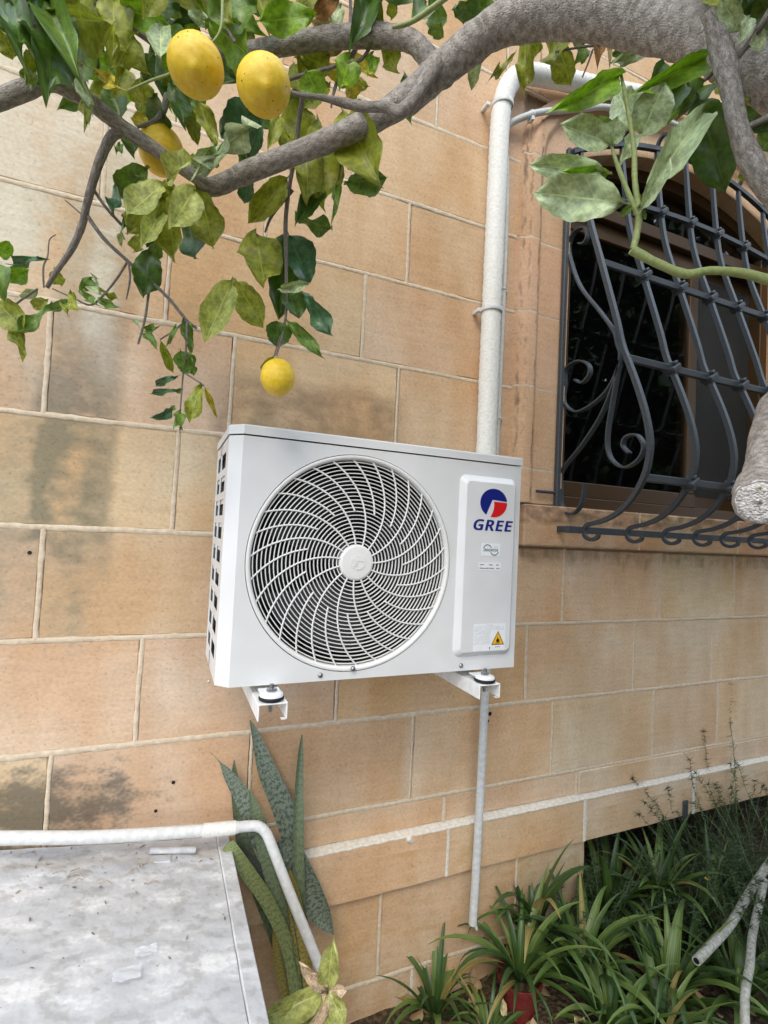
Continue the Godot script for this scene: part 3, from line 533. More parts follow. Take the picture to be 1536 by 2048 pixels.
func tag(o: Node, label: String, category: String, group := "", kind := "") -> void:
	o.set_meta("label", label)
	o.set_meta("category", category)
	if group: o.set_meta("group", group)
	if kind: o.set_meta("kind", kind)

func thing(called: String, label: String, category: String, at := Vector3.ZERO, group := "") -> Node3D:
	var o := Node3D.new()
	o.name = numbered(called)
	add_child(o)
	o.position = at
	tag(o, label, category, group)
	return o

func put(parent: Node, called: String, mesh: Mesh, mat: Material, xf := Transform3D.IDENTITY) -> MeshInstance3D:
	var o := MeshInstance3D.new()
	o.name = numbered(called) if parent == self else called
	o.mesh = mesh
	o.material_override = mat
	o.transform = xf
	o.cast_shadow = GeometryInstance3D.SHADOW_CASTING_SETTING_ON
	parent.add_child(o, true)
	return o

func holder(parent: Node, called: String) -> Node3D:
	var o := Node3D.new()
	o.name = called
	parent.add_child(o, true)
	return o

func smooth(P: Array, per: int) -> Array:      # Catmull-Rom over Vector4 (xyz + radius)
	var out := []
	for i in P.size() - 1:
		var p0: Vector4 = P[max(i - 1, 0)]
		var p1: Vector4 = P[i]
		var p2: Vector4 = P[i + 1]
		var p3: Vector4 = P[min(i + 2, P.size() - 1)]
		for k in per:
			var t := float(k) / per
			out.push_back(0.5 * (2.0 * p1 + (p2 - p0) * t + (2.0 * p0 - 5.0 * p1 + 4.0 * p2 - p3) * t * t + (3.0 * p1 - p0 - 3.0 * p2 + p3) * t * t * t))
	out.push_back(P[P.size() - 1])
	return out

func split4(S: Array) -> Array:
	var p := []
	var r := []
	for q in S:
		p.push_back(Vector3(q.x, q.y, q.z)); r.push_back(q.w)
	return [p, r]

func noise(freq: float, oct: int, sd: int) -> FastNoiseLite:
	var f := FastNoiseLite.new()
	f.seed = sd
	f.noise_type = FastNoiseLite.TYPE_SIMPLEX_SMOOTH
	f.frequency = freq
	f.fractal_type = FastNoiseLite.FRACTAL_FBM if oct > 1 else FastNoiseLite.FRACTAL_NONE
	f.fractal_octaves = oct
	return f

func mat(c: Color, rough: float, metal := 0.0, spec := 0.5) -> StandardMaterial3D:
	var m := StandardMaterial3D.new()
	m.albedo_color = c
	m.roughness = rough
	m.metallic = metal
	m.metallic_specular = spec
	m.vertex_color_use_as_albedo = true
	return m

func mottle(size: int, freq: float, oct: int, sd: int, a: Color, b: Color, contrast := 1.0, fine := 0.0, sx := 1.0) -> ImageTexture:
	var im := Image.create(size, size, false, Image.FORMAT_RGB8)
	var f := noise(freq, oct, sd)
	var g := noise(0.35, 2, sd + 5)
	for y in size:
		var wy := absf(2.0 * y / size - 1.0) * size   # mirrored so that it tiles
		for x in size:
			var wx := absf(2.0 * x / size - 1.0) * size
			var t := clampf(0.5 + contrast * f.get_noise_2d(wx * sx, wy) + fine * g.get_noise_2d(wx, wy), 0.0, 1.0)
			im.set_pixel(x, y, a.lerp(b, t))
	im.generate_mipmaps()
	return ImageTexture.create_from_image(im)

func height_tex(size: int, freq: float, oct: int, sd: int, sx := 1.0) -> ImageTexture:
	var im := Image.create(size, size, false, Image.FORMAT_L8)
	var f := noise(freq, oct, sd)
	for y in size:
		var wy := absf(2.0 * y / size - 1.0) * size
		for x in size:
			var wx := absf(2.0 * x / size - 1.0) * size
			var t := clampf(0.5 + 0.6 * f.get_noise_2d(wx * sx, wy), 0.0, 1.0)
			im.set_pixel(x, y, Color(t, t, t))
	return ImageTexture.create_from_image(im)

func tri_mat(tex: Texture2D, scale: float, rough: float, h: Texture2D = null, hs := 0.0) -> StandardMaterial3D:
	var m := mat(Color(1, 1, 1), rough)
	m.albedo_texture = tex
	m.uv1_triplanar = true
	m.uv1_world_triplanar = true
	m.uv1_scale = Vector3.ONE * scale
	if h:
		m.heightmap_enabled = true
		m.heightmap_texture = h
		m.heightmap_scale = hs
	return m

# ------------------------------------------------------------------ the scene
func _ready() -> void:
	rng.seed = 11
	var cam := Camera3D.new()
	cam.name = "camera"
	cam.fov = 90.68
	cam.near = 0.02
	cam.far = 600.0
	cam.transform = Transform3D(Basis(Vector3(0.91899, 0.04858, 0.39128), Vector3(-0.05939, 0.99811, 0.01556), Vector3(-0.38979, -0.03754, 0.92014)).orthonormalized(), Vector3(-0.43, 1.527, 1.513))
	add_child(cam)
	cam.current = true
	var env := Environment.new()
	var sky := Sky.new()
	var sm := ProceduralSkyMaterial.new()
	sm.sky_top_color = Color(0.80, 0.85, 0.92)
	sm.sky_horizon_color = Color(0.90, 0.92, 0.94)
	sm.sky_curve = 0.2
	sm.sky_energy_multiplier = 1.5
	sm.ground_bottom_color = Color(0.30, 0.28, 0.24)
	sm.ground_horizon_color = Color(0.6, 0.6, 0.58)
	sm.sun_angle_max = 1.0
	sky.sky_material = sm
	env.background_mode = Environment.BG_SKY
	env.sky = sky
	env.tonemap_mode = Environment.TONE_MAPPER_LINEAR
	env.tonemap_exposure = 1.29
	env.sdfgi_enabled = true
	env.ssao_enabled = true
	env.ssil_enabled = true
	var we := WorldEnvironment.new()
	we.name = "world_environment"
	we.environment = env
	add_child(we)
	var sun := DirectionalLight3D.new()
	sun.name = "sun"
	sun.light_color = Color(1.0, 0.965, 0.91)
	sun.light_energy = 0.5
	sun.light_angular_distance = 22.0
	sun.shadow_enabled = true
	add_child(sun)
	sun.look_at_from_position(Vector3(-2.2, 5.0, 3.4), Vector3(0, 0.8, 0), Vector3.UP)

	make_materials()
	build_ground()
	build_house()
	build_grille()
	build_unit()
	build_pipes()
	build_box()
	build_tree()
	build_snake_plant()
	build_sapling()
	build_undergrowth()
	build_far_trees()

# ------------------------------------------------------------------ materials
func band(v: float, a: float, b: float, soft: float) -> float:
	return smoothstep(a - soft, a + soft, v) * (1.0 - smoothstep(b - soft, b + soft, v))

func wall_textures() -> Array:
	var W := 1408
	var im := Image.create(W, W, false, Image.FORMAT_RGB8)
	var hm := Image.create(W, W, false, Image.FORMAT_L8)
	var n1 := noise(1.6, 3, 3)
	var n2 := noise(4.0, 3, 4)
	var n3 := noise(70.0, 2, 5)
	var n4 := noise(22.0, 3, 6)
	var orange := Color(0.81, 0.662, 0.51)
	var pale := Color(0.835, 0.745, 0.635)
	for iy in W:
		var y := 4.4 * (1.0 - (iy + 0.5) / W)
		for ix in W:
			var x := -1.5 + 4.4 * (ix + 0.5) / W
			var a := n1.get_noise_2d(x, y)
			var b := n2.get_noise_2d(x * 1.6, y * 0.55)
			var g := n3.get_noise_2d(x, y * 1.5)
			var e := n4.get_noise_2d(x * 0.6, y)
			var c := orange.lerp(pale, clampf(0.38 + 0.8 * a + 0.35 * b, 0.0, 1.0))
			var e2 := n4.get_noise_2d(x * 0.22 + 7.0, y * 2.2)
			var s := 1.0 + 0.055 * g + 0.022 * e + 0.032 * e2 + 0.03 * b
			# weathering: grey rain streak left of the unit, mould by the box, soot above the unit
			if x < -0.2 and y > 1.1 and y < 2.7:
				var wx := x + 0.03 * b + 0.012 * e
				var k := band(wx, -0.74, -0.565, 0.022) * band(y + 0.22 * b + 0.1 * e, 1.38, 2.36, 0.2) * clampf(0.62 + 0.55 * b + 0.35 * e, 0.0, 1.0)
				var k2 := band(wx, -2.0, -0.60, 0.05) * band(y + 0.15 * b, 1.22, 1.95, 0.12) * clampf(0.45 + 0.5 * b + 0.4 * e, 0.0, 1.0)
				c = c.lerp(Color(0.515, 0.475, 0.395), clampf(0.72 * k + 0.55 * k2, 0.0, 0.85))
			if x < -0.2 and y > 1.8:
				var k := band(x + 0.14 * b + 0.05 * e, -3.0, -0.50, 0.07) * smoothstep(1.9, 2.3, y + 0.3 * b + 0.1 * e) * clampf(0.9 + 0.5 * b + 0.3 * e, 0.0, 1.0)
				c = c.lerp(Color(0.81, 0.775, 0.695), 0.9 * k)  # pale upper-left wash: grey lichen plus the brighter light there, painted in
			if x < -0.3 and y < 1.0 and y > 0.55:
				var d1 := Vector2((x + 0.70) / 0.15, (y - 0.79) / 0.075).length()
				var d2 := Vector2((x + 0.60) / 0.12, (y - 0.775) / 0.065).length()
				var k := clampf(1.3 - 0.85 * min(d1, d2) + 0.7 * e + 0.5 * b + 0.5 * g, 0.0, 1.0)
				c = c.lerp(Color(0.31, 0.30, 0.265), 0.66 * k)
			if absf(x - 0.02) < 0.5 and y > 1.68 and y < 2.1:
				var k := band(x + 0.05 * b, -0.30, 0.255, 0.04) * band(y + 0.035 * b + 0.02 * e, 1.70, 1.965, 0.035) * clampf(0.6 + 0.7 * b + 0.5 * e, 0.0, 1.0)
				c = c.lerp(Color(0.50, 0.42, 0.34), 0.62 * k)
			if absf(x - 0.26) < 0.25 and y > 0.66 and y < 1.25:
				var k := band(x + 0.02 * b, 0.20, 0.33, 0.02) * clampf(0.4 + 0.8 * b, 0.0, 1.0)
				c = c.lerp(Color(0.74, 0.54, 0.33), 0.5 * k)
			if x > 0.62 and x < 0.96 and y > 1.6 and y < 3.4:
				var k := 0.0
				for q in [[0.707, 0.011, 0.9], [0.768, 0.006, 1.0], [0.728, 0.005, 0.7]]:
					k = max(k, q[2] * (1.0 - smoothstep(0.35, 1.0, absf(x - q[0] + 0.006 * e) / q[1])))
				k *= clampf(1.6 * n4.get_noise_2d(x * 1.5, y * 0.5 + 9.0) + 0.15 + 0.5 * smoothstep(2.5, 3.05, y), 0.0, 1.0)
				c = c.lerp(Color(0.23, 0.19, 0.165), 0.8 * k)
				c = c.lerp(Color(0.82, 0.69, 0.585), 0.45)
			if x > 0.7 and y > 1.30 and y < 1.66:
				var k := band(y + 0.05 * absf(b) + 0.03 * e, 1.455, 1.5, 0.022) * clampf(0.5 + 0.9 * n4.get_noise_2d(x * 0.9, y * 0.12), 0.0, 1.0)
				c = c.lerp(Color(0.40, 0.33, 0.23), 0.34 * k)  # dirt drips, with the shadow line below the sill painted into the stone
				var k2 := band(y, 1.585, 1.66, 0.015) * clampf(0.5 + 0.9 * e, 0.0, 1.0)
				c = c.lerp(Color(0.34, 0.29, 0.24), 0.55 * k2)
			if y < 0.5:
				var k := clampf(0.35 + 1.1 * b + 0.6 * e - 1.2 * absf(y - 0.22), 0.0, 1.0)
				c = c.lerp(Color(0.66, 0.50, 0.31), 0.45 * k)
			c = Color(c.r * s * 1.1, c.g * s * 1.1, c.b * (s + 0.01 * g) * 1.1)
			# small pits
			var pit := n3.get_noise_2d(x * 1.3 + 40.0, y * 1.3)
			if pit > 0.62: c = c.darkened(0.12)
			im.set_pixel(ix, iy, c)
			var hh := clampf(0.55 + 0.22 * e + 0.20 * g - (0.3 if pit > 0.62 else 0.0), 0.0, 1.0)
			hm.set_pixel(ix, iy, Color(hh, hh, hh))
	im.generate_mipmaps()
	return [ImageTexture.create_from_image(im), ImageTexture.create_from_image(hm)]

func leaf_tex() -> ImageTexture:
	var im := Image.create(96, 192, false, Image.FORMAT_RGB8)
	var f := noise(0.06, 3, 21)
	var g := noise(0.02, 2, 22)
	for y in 192:
		for x in 96:
			var u := absf(x / 95.0 - 0.5) * 2.0
			var t := y / 191.0
			var s := 0.86 + 0.16 * f.get_noise_2d(x, y) + 0.2 * g.get_noise_2d(x, y)
			var vein := fposmod(t * 9.0 - u * 1.5, 1.0)
			if vein < 0.09: s += 0.10
			var c := Color(s, s, s * 0.9)
			if u < 0.05: c = Color(1.0, 1.0, 0.82)
			if f.get_noise_2d(x * 3.0 + 300.0, y * 3.0) > 0.55: c = c.darkened(0.25)
			im.set_pixel(x, y, c)
	im.generate_mipmaps()
	return ImageTexture.create_from_image(im)

func leaf_mat(tex: Texture2D, c: Color, rough: float, bl: float) -> StandardMaterial3D:
	var m := mat(c, rough)
	m.albedo_texture = tex
	m.cull_mode = BaseMaterial3D.CULL_DISABLED
	m.backlight_enabled = true
	m.backlight = Color(bl * 0.9, bl, bl * 0.5)
	return m

func make_materials() -> void:
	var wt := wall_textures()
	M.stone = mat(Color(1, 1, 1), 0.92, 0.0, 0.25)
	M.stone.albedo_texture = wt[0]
	M.stone.heightmap_enabled = true
	M.stone.heightmap_texture = wt[1]
	M.stone.heightmap_scale = 0.10
	M.mortar = tri_mat(mottle(256, 0.03, 3, 31, Color(0.775, 0.705, 0.605), Color(0.85, 0.79, 0.705), 0.9, 0.25), 3.0, 0.95, height_tex(256, 0.12, 3, 32), 0.1)
	M.white_mortar = tri_mat(mottle(256, 0.04, 3, 33, Color(0.80, 0.77, 0.71), Color(0.90, 0.88, 0.84), 0.9, 0.25), 3.0, 0.95)
	M.core = mat(Color(0.74, 0.68, 0.60), 0.95)
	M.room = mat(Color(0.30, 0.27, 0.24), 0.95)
	M.cavity = tri_mat(mottle(128, 0.05, 3, 35, Color(0.30, 0.26, 0.21), Color(0.42, 0.37, 0.30)), 1.0, 0.95)
	M.soil = tri_mat(mottle(512, 0.035, 4, 36, Color(0.20, 0.155, 0.11), Color(0.42, 0.35, 0.26), 1.1, 0.5), 1.3, 0.97, height_tex(256, 0.06, 4, 37), 1.2)
	M.bronze = mat(Color(0.33, 0.245, 0.145), 0.42, 0.35)
	M.glass = mat(Color(0.03, 0.035, 0.04, 0.28), 0.015, 0.0, 0.75)
	M.glass.transparency = BaseMaterial3D.TRANSPARENCY_ALPHA
	M.screen = mat(Color(0.20, 0.205, 0.20, 0.72), 0.8)
	M.screen.transparency = BaseMaterial3D.TRANSPARENCY_ALPHA
	M.iron = tri_mat(mottle(256, 0.05, 3, 38, Color(0.21, 0.235, 0.255), Color(0.30, 0.325, 0.345), 1.2, 0.4), 6.0, 0.5)
	M.iron.metallic_specular = 0.5
	M.paint = tri_mat(mottle(256, 0.012, 2, 39, Color(0.855, 0.86, 0.862), Color(0.88, 0.885, 0.887), 0.9, 0.12), 1.2, 0.38)
	M.grille = mat(Color(0.89, 0.89, 0.885), 0.42)
	M.dark = mat(Color(0.07, 0.072, 0.09), 0.75)
	M.fan = mat(Color(0.15, 0.152, 0.17), 0.5)
	M.coil = tri_mat(mottle(256, 0.4, 1, 40, Color(0.05, 0.05, 0.07), Color(0.12, 0.12, 0.14), 1.0, 0.0, 4.0), 2.0, 0.5)
	M.blue = mat(Color(0.04, 0.10, 0.47), 0.4)
	M.red = mat(Color(0.83, 0.07, 0.10), 0.4)
	M.sticker = mat(Color(0.93, 0.94, 0.95), 0.45)
	M.film = mat(Color(0.9, 0.92, 0.95, 0.45), 0.15)
	M.film.transparency = BaseMaterial3D.TRANSPARENCY_ALPHA
	M.yellow = mat(Color(0.95, 0.72, 0.05), 0.5)
	M.black = mat(Color(0.05, 0.05, 0.05), 0.6)
	M.teal = mat(Color(0.10, 0.38, 0.42), 0.5)
	M.steel = mat(Color(0.62, 0.63, 0.65), 0.3, 0.9)
	M.rubber = mat(Color(0.08, 0.08, 0.11), 0.7)
	M.bracket = tri_mat(mottle(128, 0.05, 2, 41, Color(0.88, 0.885, 0.88), Color(0.93, 0.93, 0.925), 0.9, 0.2), 4.0, 0.45)
	M.tape = tri_mat(mottle(256, 0.04, 3, 42, Color(0.85, 0.85, 0.82), Color(0.93, 0.93, 0.91), 1.0, 0.3), 4.0, 0.6)
	M.conduit = tri_mat(mottle(128, 0.05, 3, 43, Color(0.75, 0.762, 0.758), Color(0.83, 0.838, 0.832), 1.0, 0.2), 4.0, 0.5)
	M.pvc = tri_mat(mottle(256, 0.03, 3, 44, Color(0.80, 0.805, 0.80), Color(0.88, 0.88, 0.875), 1.2, 0.3), 3.0, 0.42)
	M.hose = tri_mat(mottle(256, 0.03, 4, 45, Color(0.52, 0.53, 0.49), Color(0.76, 0.76, 0.73), 1.3, 0.4), 5.0, 0.65)
	M.sheet = tri_mat(sheet_tex(), 1.1, 0.62, height_tex(512, 0.02, 3, 46), 0.25)
	M.board = tri_mat(mottle(256, 0.03, 3, 47, Color(0.55, 0.55, 0.54), Color(0.72, 0.72, 0.70), 1.2, 0.4, 3.0), 2.0, 0.8)
	M.bark = mat(Color(1, 1, 1), 0.9)
	M.bark.albedo_texture = bark_tex()
	M.bark.uv1_scale = Vector3(1.0, 4.0, 1.0)
	M.bark.heightmap_enabled = true
	M.bark.heightmap_texture = height_tex(256, 0.07, 4, 49, 2.5)
	M.bark.heightmap_scale = 0.22
	M.shoot = tri_mat(mottle(128, 0.05, 3, 50, Color(0.50, 0.56, 0.33), Color(0.62, 0.65, 0.42), 1.0, 0.3), 12.0, 0.6)
	M.cut = tri_mat(mottle(256, 0.05, 4, 51, Color(0.72, 0.69, 0.66), Color(0.93, 0.92, 0.90), 1.4, 0.6), 9.0, 0.95, height_tex(256, 0.06, 4, 52), 0.6)
	var lt := leaf_tex()
	M.leaf = [  # lime and pale tints also hold backlit glow and glare in the colour
		leaf_mat(lt, Color(0.33, 0.46, 0.19), 0.38, 0.55), leaf_mat(lt, Color(0.47, 0.60, 0.27), 0.42, 0.6),
		leaf_mat(lt, Color(0.68, 0.71, 0.30), 0.46, 0.7), leaf_mat(lt, Color(0.84, 0.87, 0.56), 0.5, 0.7),
		leaf_mat(lt, Color(0.76, 0.83, 0.70), 0.40, 0.5), leaf_mat(lt, Color(0.33, 0.50, 0.37), 0.34, 0.4),
		leaf_mat(lt, Color(0.66, 0.48, 0.30), 0.8, 0.3), leaf_mat(lt, Color(0.87, 0.79, 0.28), 0.55, 0.6),
		leaf_mat(lt, Color(0.85, 0.79, 0.66), 0.8, 0.3), leaf_mat(lt, Color(0.60, 0.76, 0.25), 0.42, 0.7)]
	M.lemon = tri_mat(mottle(256, 0.02, 3, 53, Color(0.92, 0.745, 0.12), Color(0.955, 0.84, 0.30), 0.9, 0.08), 9.0, 0.42, height_tex(256, 0.14, 2, 54), 0.06)
	M.speck = mat(Color(0.22, 0.15, 0.07), 0.9)
	M.snake = [snake_mat(Color(0.47, 0.51, 0.45), Color(0.29, 0.33, 0.29)), snake_mat(Color(0.44, 0.49, 0.38), Color(0.34, 0.39, 0.30)), snake_mat(Color(0.56, 0.60, 0.40), Color(0.42, 0.47, 0.30)), snake_mat(Color(0.66, 0.60, 0.32), Color(0.48, 0.45, 0.25)), snake_mat(Color(0.33, 0.36, 0.34), Color(0.18, 0.19, 0.18))]
	var bt := blade_tex()
	M.blade = [leaf_mat(bt, Color(0.35, 0.47, 0.24), 0.4, 0.4), leaf_mat(bt, Color(0.27, 0.39, 0.21), 0.4, 0.4), leaf_mat(bt, Color(0.47, 0.57, 0.32), 0.42, 0.4), leaf_mat(bt, Color(0.66, 0.60, 0.38), 0.7, 0.3)]
	M.needle = leaf_mat(bt, Color(0.27, 0.36, 0.23), 0.6, 0.3)
	M.stem = mat(Color(0.42, 0.47, 0.30), 0.7)
	M.pot = tri_mat(mottle(128, 0.05, 3, 55, Color(0.36, 0.10, 0.09), Color(0.48, 0.15, 0.13), 1.1, 0.3), 5.0, 0.6)
	M.pink = leaf_mat(lt, Color(0.93, 0.82, 0.78), 0.5, 0.4)
	M.sapling = leaf_mat(lt, Color(0.75, 0.77, 0.50), 0.5, 0.5)
	M.crown = [leaf_mat(lt, Color(0.17, 0.26, 0.10), 0.5, 0.3), leaf_mat(lt, Color(0.22, 0.33, 0.12), 0.5, 0.3)]

func snake_mat(a: Color, b: Color) -> StandardMaterial3D:
	var im := Image.create(64, 256, false, Image.FORMAT_RGB8)
	var f := noise(0.11, 3, 61)
	for y in 256:
		for x in 64:
			var t := f.get_noise_2d(x * 0.7, y * 2.6) + 0.22 * sin(y * 0.9 + 3.0 * f.get_noise_2d(x, y * 0.3))
			im.set_pixel(x, y, a.lerp(b, smoothstep(-0.12, 0.40, t)))
	im.generate_mipmaps()
	var m := mat(Color(1, 1, 1), 0.5)
	m.albedo_texture = ImageTexture.create_from_image(im)
	m.cull_mode = BaseMaterial3D.CULL_DISABLED
	return m

func blade_tex() -> ImageTexture:
	var im := Image.create(32, 64, false, Image.FORMAT_RGB8)
	var f := noise(0.08, 2, 62)
	for y in 64:
		for x in 32:
			var s := 0.85 + 0.12 * sin(x * 1.3) + 0.14 * f.get_noise_2d(x * 2.0, y * 0.6)
			if absf(x - 15.5) < 2.2: s += 0.14
			im.set_pixel(x, y, Color(s, s, s * 0.92))
	im.generate_mipmaps()
	return ImageTexture.create_from_image(im)

func bark_tex() -> ImageTexture:
	var im := Image.create(256, 512, false, Image.FORMAT_RGB8)
	var f := noise(0.02, 4, 63)
	var g := noise(0.09, 3, 64)
	for y in 512:
		var wy := absf(y / 255.5 - 1.0) * 512.0
		for x in 256:
			var wx := absf(x / 127.5 - 1.0) * 256.0
			var t := clampf(0.5 + 0.8 * f.get_noise_2d(wx, wy * 0.7) + 0.35 * g.get_noise_2d(wx * 1.4, wy * 0.35), 0.0, 1.0)
			var c := Color(0.50, 0.465, 0.43).lerp(Color(0.72, 0.695, 0.665), t)
			if g.get_noise_2d(wx * 0.3 + 70.0, wy * 2.4) > 0.42: c = c.lerp(Color(0.30, 0.265, 0.235), 0.6)
			if f.get_noise_2d(wx * 1.3 + 500.0, wy * 1.3) > 0.38: c = c.lerp(Color(0.78, 0.77, 0.73), 0.5)
			im.set_pixel(x, y, c)
	im.generate_mipmaps()
	return ImageTexture.create_from_image(im)

func sheet_tex() -> ImageTexture:
	var im := Image.create(1024, 1024, false, Image.FORMAT_RGB8)
	var f := noise(0.0035, 4, 65)
	var g := noise(0.03, 4, 66)
	var h := noise(0.16, 2, 67)
	for y in 1024:
		var wy := absf(y / 511.5 - 1.0) * 1024.0
		for x in 1024:
			var wx := absf(x / 511.5 - 1.0) * 1024.0
			var a := f.get_noise_2d(wx * 0.6, wy * 1.3)
			var b := g.get_noise_2d(wx, wy)
			var c := Color(0.70, 0.712, 0.73).lerp(Color(0.86, 0.866, 0.875), clampf(0.5 + 0.9 * a + 0.12 * b, 0.0, 1.0))
			if b * 0.5 + a > 0.24: c = c.lerp(Color(0.91, 0.912, 0.915), clampf((b * 0.5 + a - 0.24) * 3.0, 0.0, 0.7))
			var sp := h.get_noise_2d(wx, wy)
			if sp > 0.66: c = c.lerp(Color(0.40, 0.38, 0.35), clampf((sp - 0.66) * 8.0, 0.0, 0.7))
			var d := f.get_noise_2d(wx * 1.7 + 900.0, wy * 2.3) + 0.35 * b
			c = c.lerp(Color(0.55, 0.545, 0.535), clampf((d - 0.10) * 1.3, 0.0, 0.38))
			im.set_pixel(x, y, c)
	im.generate_mipmaps()
	return ImageTexture.create_from_image(im)

# ------------------------------------------------------------------ setting
func axis(lo: float, hi: float, step: float, far: float) -> Array:
	var a := []
	var x := lo
	while x < hi:
		a.push_back(x); x += step
	var d := step
	while x < far:
		a.push_back(x); d *= 1.7; x += d
	a.push_back(far)
	x = lo; d = step
	while x > -far:
		d *= 1.7; x -= d
		a.push_front(max(x, -far))
	return a

func build_ground() -> void:
	var f := noise(2.2, 4, 71)
	var xs := axis(-1.2, 3.0, 0.05, 150.0)
	var zs := axis(-1.6, 1.2, 0.05, 150.0)
	var P := []
	for x in xs:
		var row := []
		for z in zs:
			var k := 0.0 if absf(x) > 30.0 or absf(z) > 30.0 else 1.0
			row.push_back(Vector3(x, k * (0.03 * f.get_noise_2d(x, z) - 0.012), z))
		P.push_back(row)
	var b := MB.new()
	b.grid(P, false, -1.0)
	var g := put(self, "ground", b.mesh(), M.soil)
	tag(g, "dark earth of the garden bed below the stone wall", "ground", "", "structure")
	# fallen leaves and crumbs lying on the soil
	var mm := MultiMesh.new()
	mm.transform_format = MultiMesh.TRANSFORM_3D
	mm.use_colors = true
	mm.mesh = leaf_mesh(0.3, 0.25, 0.1, 4)
	mm.instance_count = 420
	for i in 420:
		var x := rng.randf_range(0.15, 2.6)
		var z := rng.randf_range(0.04, 1.1)
		var l := rng.randf_range(0.025, 0.07)
		var bs := Basis(Vector3.UP, rng.randf() * TAU) * Basis(Vector3.RIGHT, PI * 0.5 + rng.randf_range(-0.35, 0.35))
		mm.set_instance_transform(i, Transform3D(bs * Basis.from_scale(Vector3(l * 0.5, l, l)), Vector3(x, 0.02 + 0.03 * f.get_noise_2d(x, z), z)))
		var t := rng.randf()
		mm.set_instance_color(i, Color(0.50, 0.36, 0.20).lerp(Color(0.24, 0.16, 0.09), t))
	var mi := MultiMeshInstance3D.new()
	mi.name = "leaf_litter"
	mi.multimesh = mm
	var lm := mat(Color(1, 1, 1), 0.85)
	lm.cull_mode = BaseMaterial3D.CULL_DISABLED
	mi.material_override = lm
	add_child(mi)
	tag(mi, "brown fallen leaves scattered over the dark garden soil", "leaf litter", "", "stuff")

var house: Node3D
var wob: FastNoiseLite

func block(parent: Node, called: String, x0: float, x1: float, y0: float, y1: float, z: float, tint: Color, depth := 0.12) -> void:
	# one ashlar block: ragged arris, front face bowed by a hair
	var b := MB.new()
	b.plan = true
	b.col = tint
	var zz := z + rng.randf_range(-0.001, 0.0012)
	var per := []
	var inn := []
	var e := 0.004
	var nx := int(clampf((x1 - x0) / 0.06, 2, 12))
	var ny := int(clampf((y1 - y0) / 0.06, 2, 6))
	var ring := []
	for i in nx: ring.push_back(Vector2(lerpf(x0, x1, float(i) / nx), y0))
	for i in ny: ring.push_back(Vector2(x1, lerpf(y0, y1, float(i) / ny)))
	for i in nx: ring.push_back(Vector2(lerpf(x1, x0, float(i) / nx), y1))
	for i in ny: ring.push_back(Vector2(x0, lerpf(y1, y0, float(i) / ny)))
	var ce := Vector2((x0 + x1) * 0.5, (y0 + y1) * 0.5)
	for q in ring:
		var j := e * (1.0 + 0.9 * wob.get_noise_3d(q.x * 30.0, q.y * 30.0, 3.0))
		var d := Vector2(signf(ce.x - q.x) if absf(absf(q.x - ce.x) - (x1 - x0) * 0.5) < 0.0001 else 0.0, signf(ce.y - q.y) if absf(absf(q.y - ce.y) - (y1 - y0) * 0.5) < 0.0001 else 0.0)
		per.push_back(q)
		inn.push_back(q + d * j)
	var k := ring.size()
	var c0 := b.put(Vector3(ce.x, ce.y, zz), Vector3(0, 0, 1))
	var st := b.v.size()
	for i in k: b.put(Vector3(inn[i].x, inn[i].y, zz), Vector3(0, 0, 1))
	for i in k: b.tri(c0, st + i, st + (i + 1) % k)
	for i in k:
		var j := (i + 1) % k
		var o := Vector3(per[i].x + per[j].x - 2.0 * ce.x, per[i].y + per[j].y - 2.0 * ce.y, 0.0).normalized()
		b.face([Vector3(inn[i].x, inn[i].y, zz), Vector3(inn[j].x, inn[j].y, zz), Vector3(per[j].x, per[j].y, zz - 0.006), Vector3(per[i].x, per[i].y, zz - 0.006)], o * 0.3 + Vector3(0, 0, 1))
	for s in [[Vector2(x0, y0), Vector2(x1, y0), Vector3(0, -1, 0)], [Vector2(x1, y0), Vector2(x1, y1), Vector3(1, 0, 0)], [Vector2(x1, y1), Vector2(x0, y1), Vector3(0, 1, 0)], [Vector2(x0, y1), Vector2(x0, y0), Vector3(-1, 0, 0)]]:
		b.face([Vector3(s[0].x, s[0].y, zz - 0.006), Vector3(s[1].x, s[1].y, zz - 0.006), Vector3(s[1].x, s[1].y, zz - depth), Vector3(s[0].x, s[0].y, zz - depth)], s[2])
	put(parent, called, b.mesh(), M.stone)

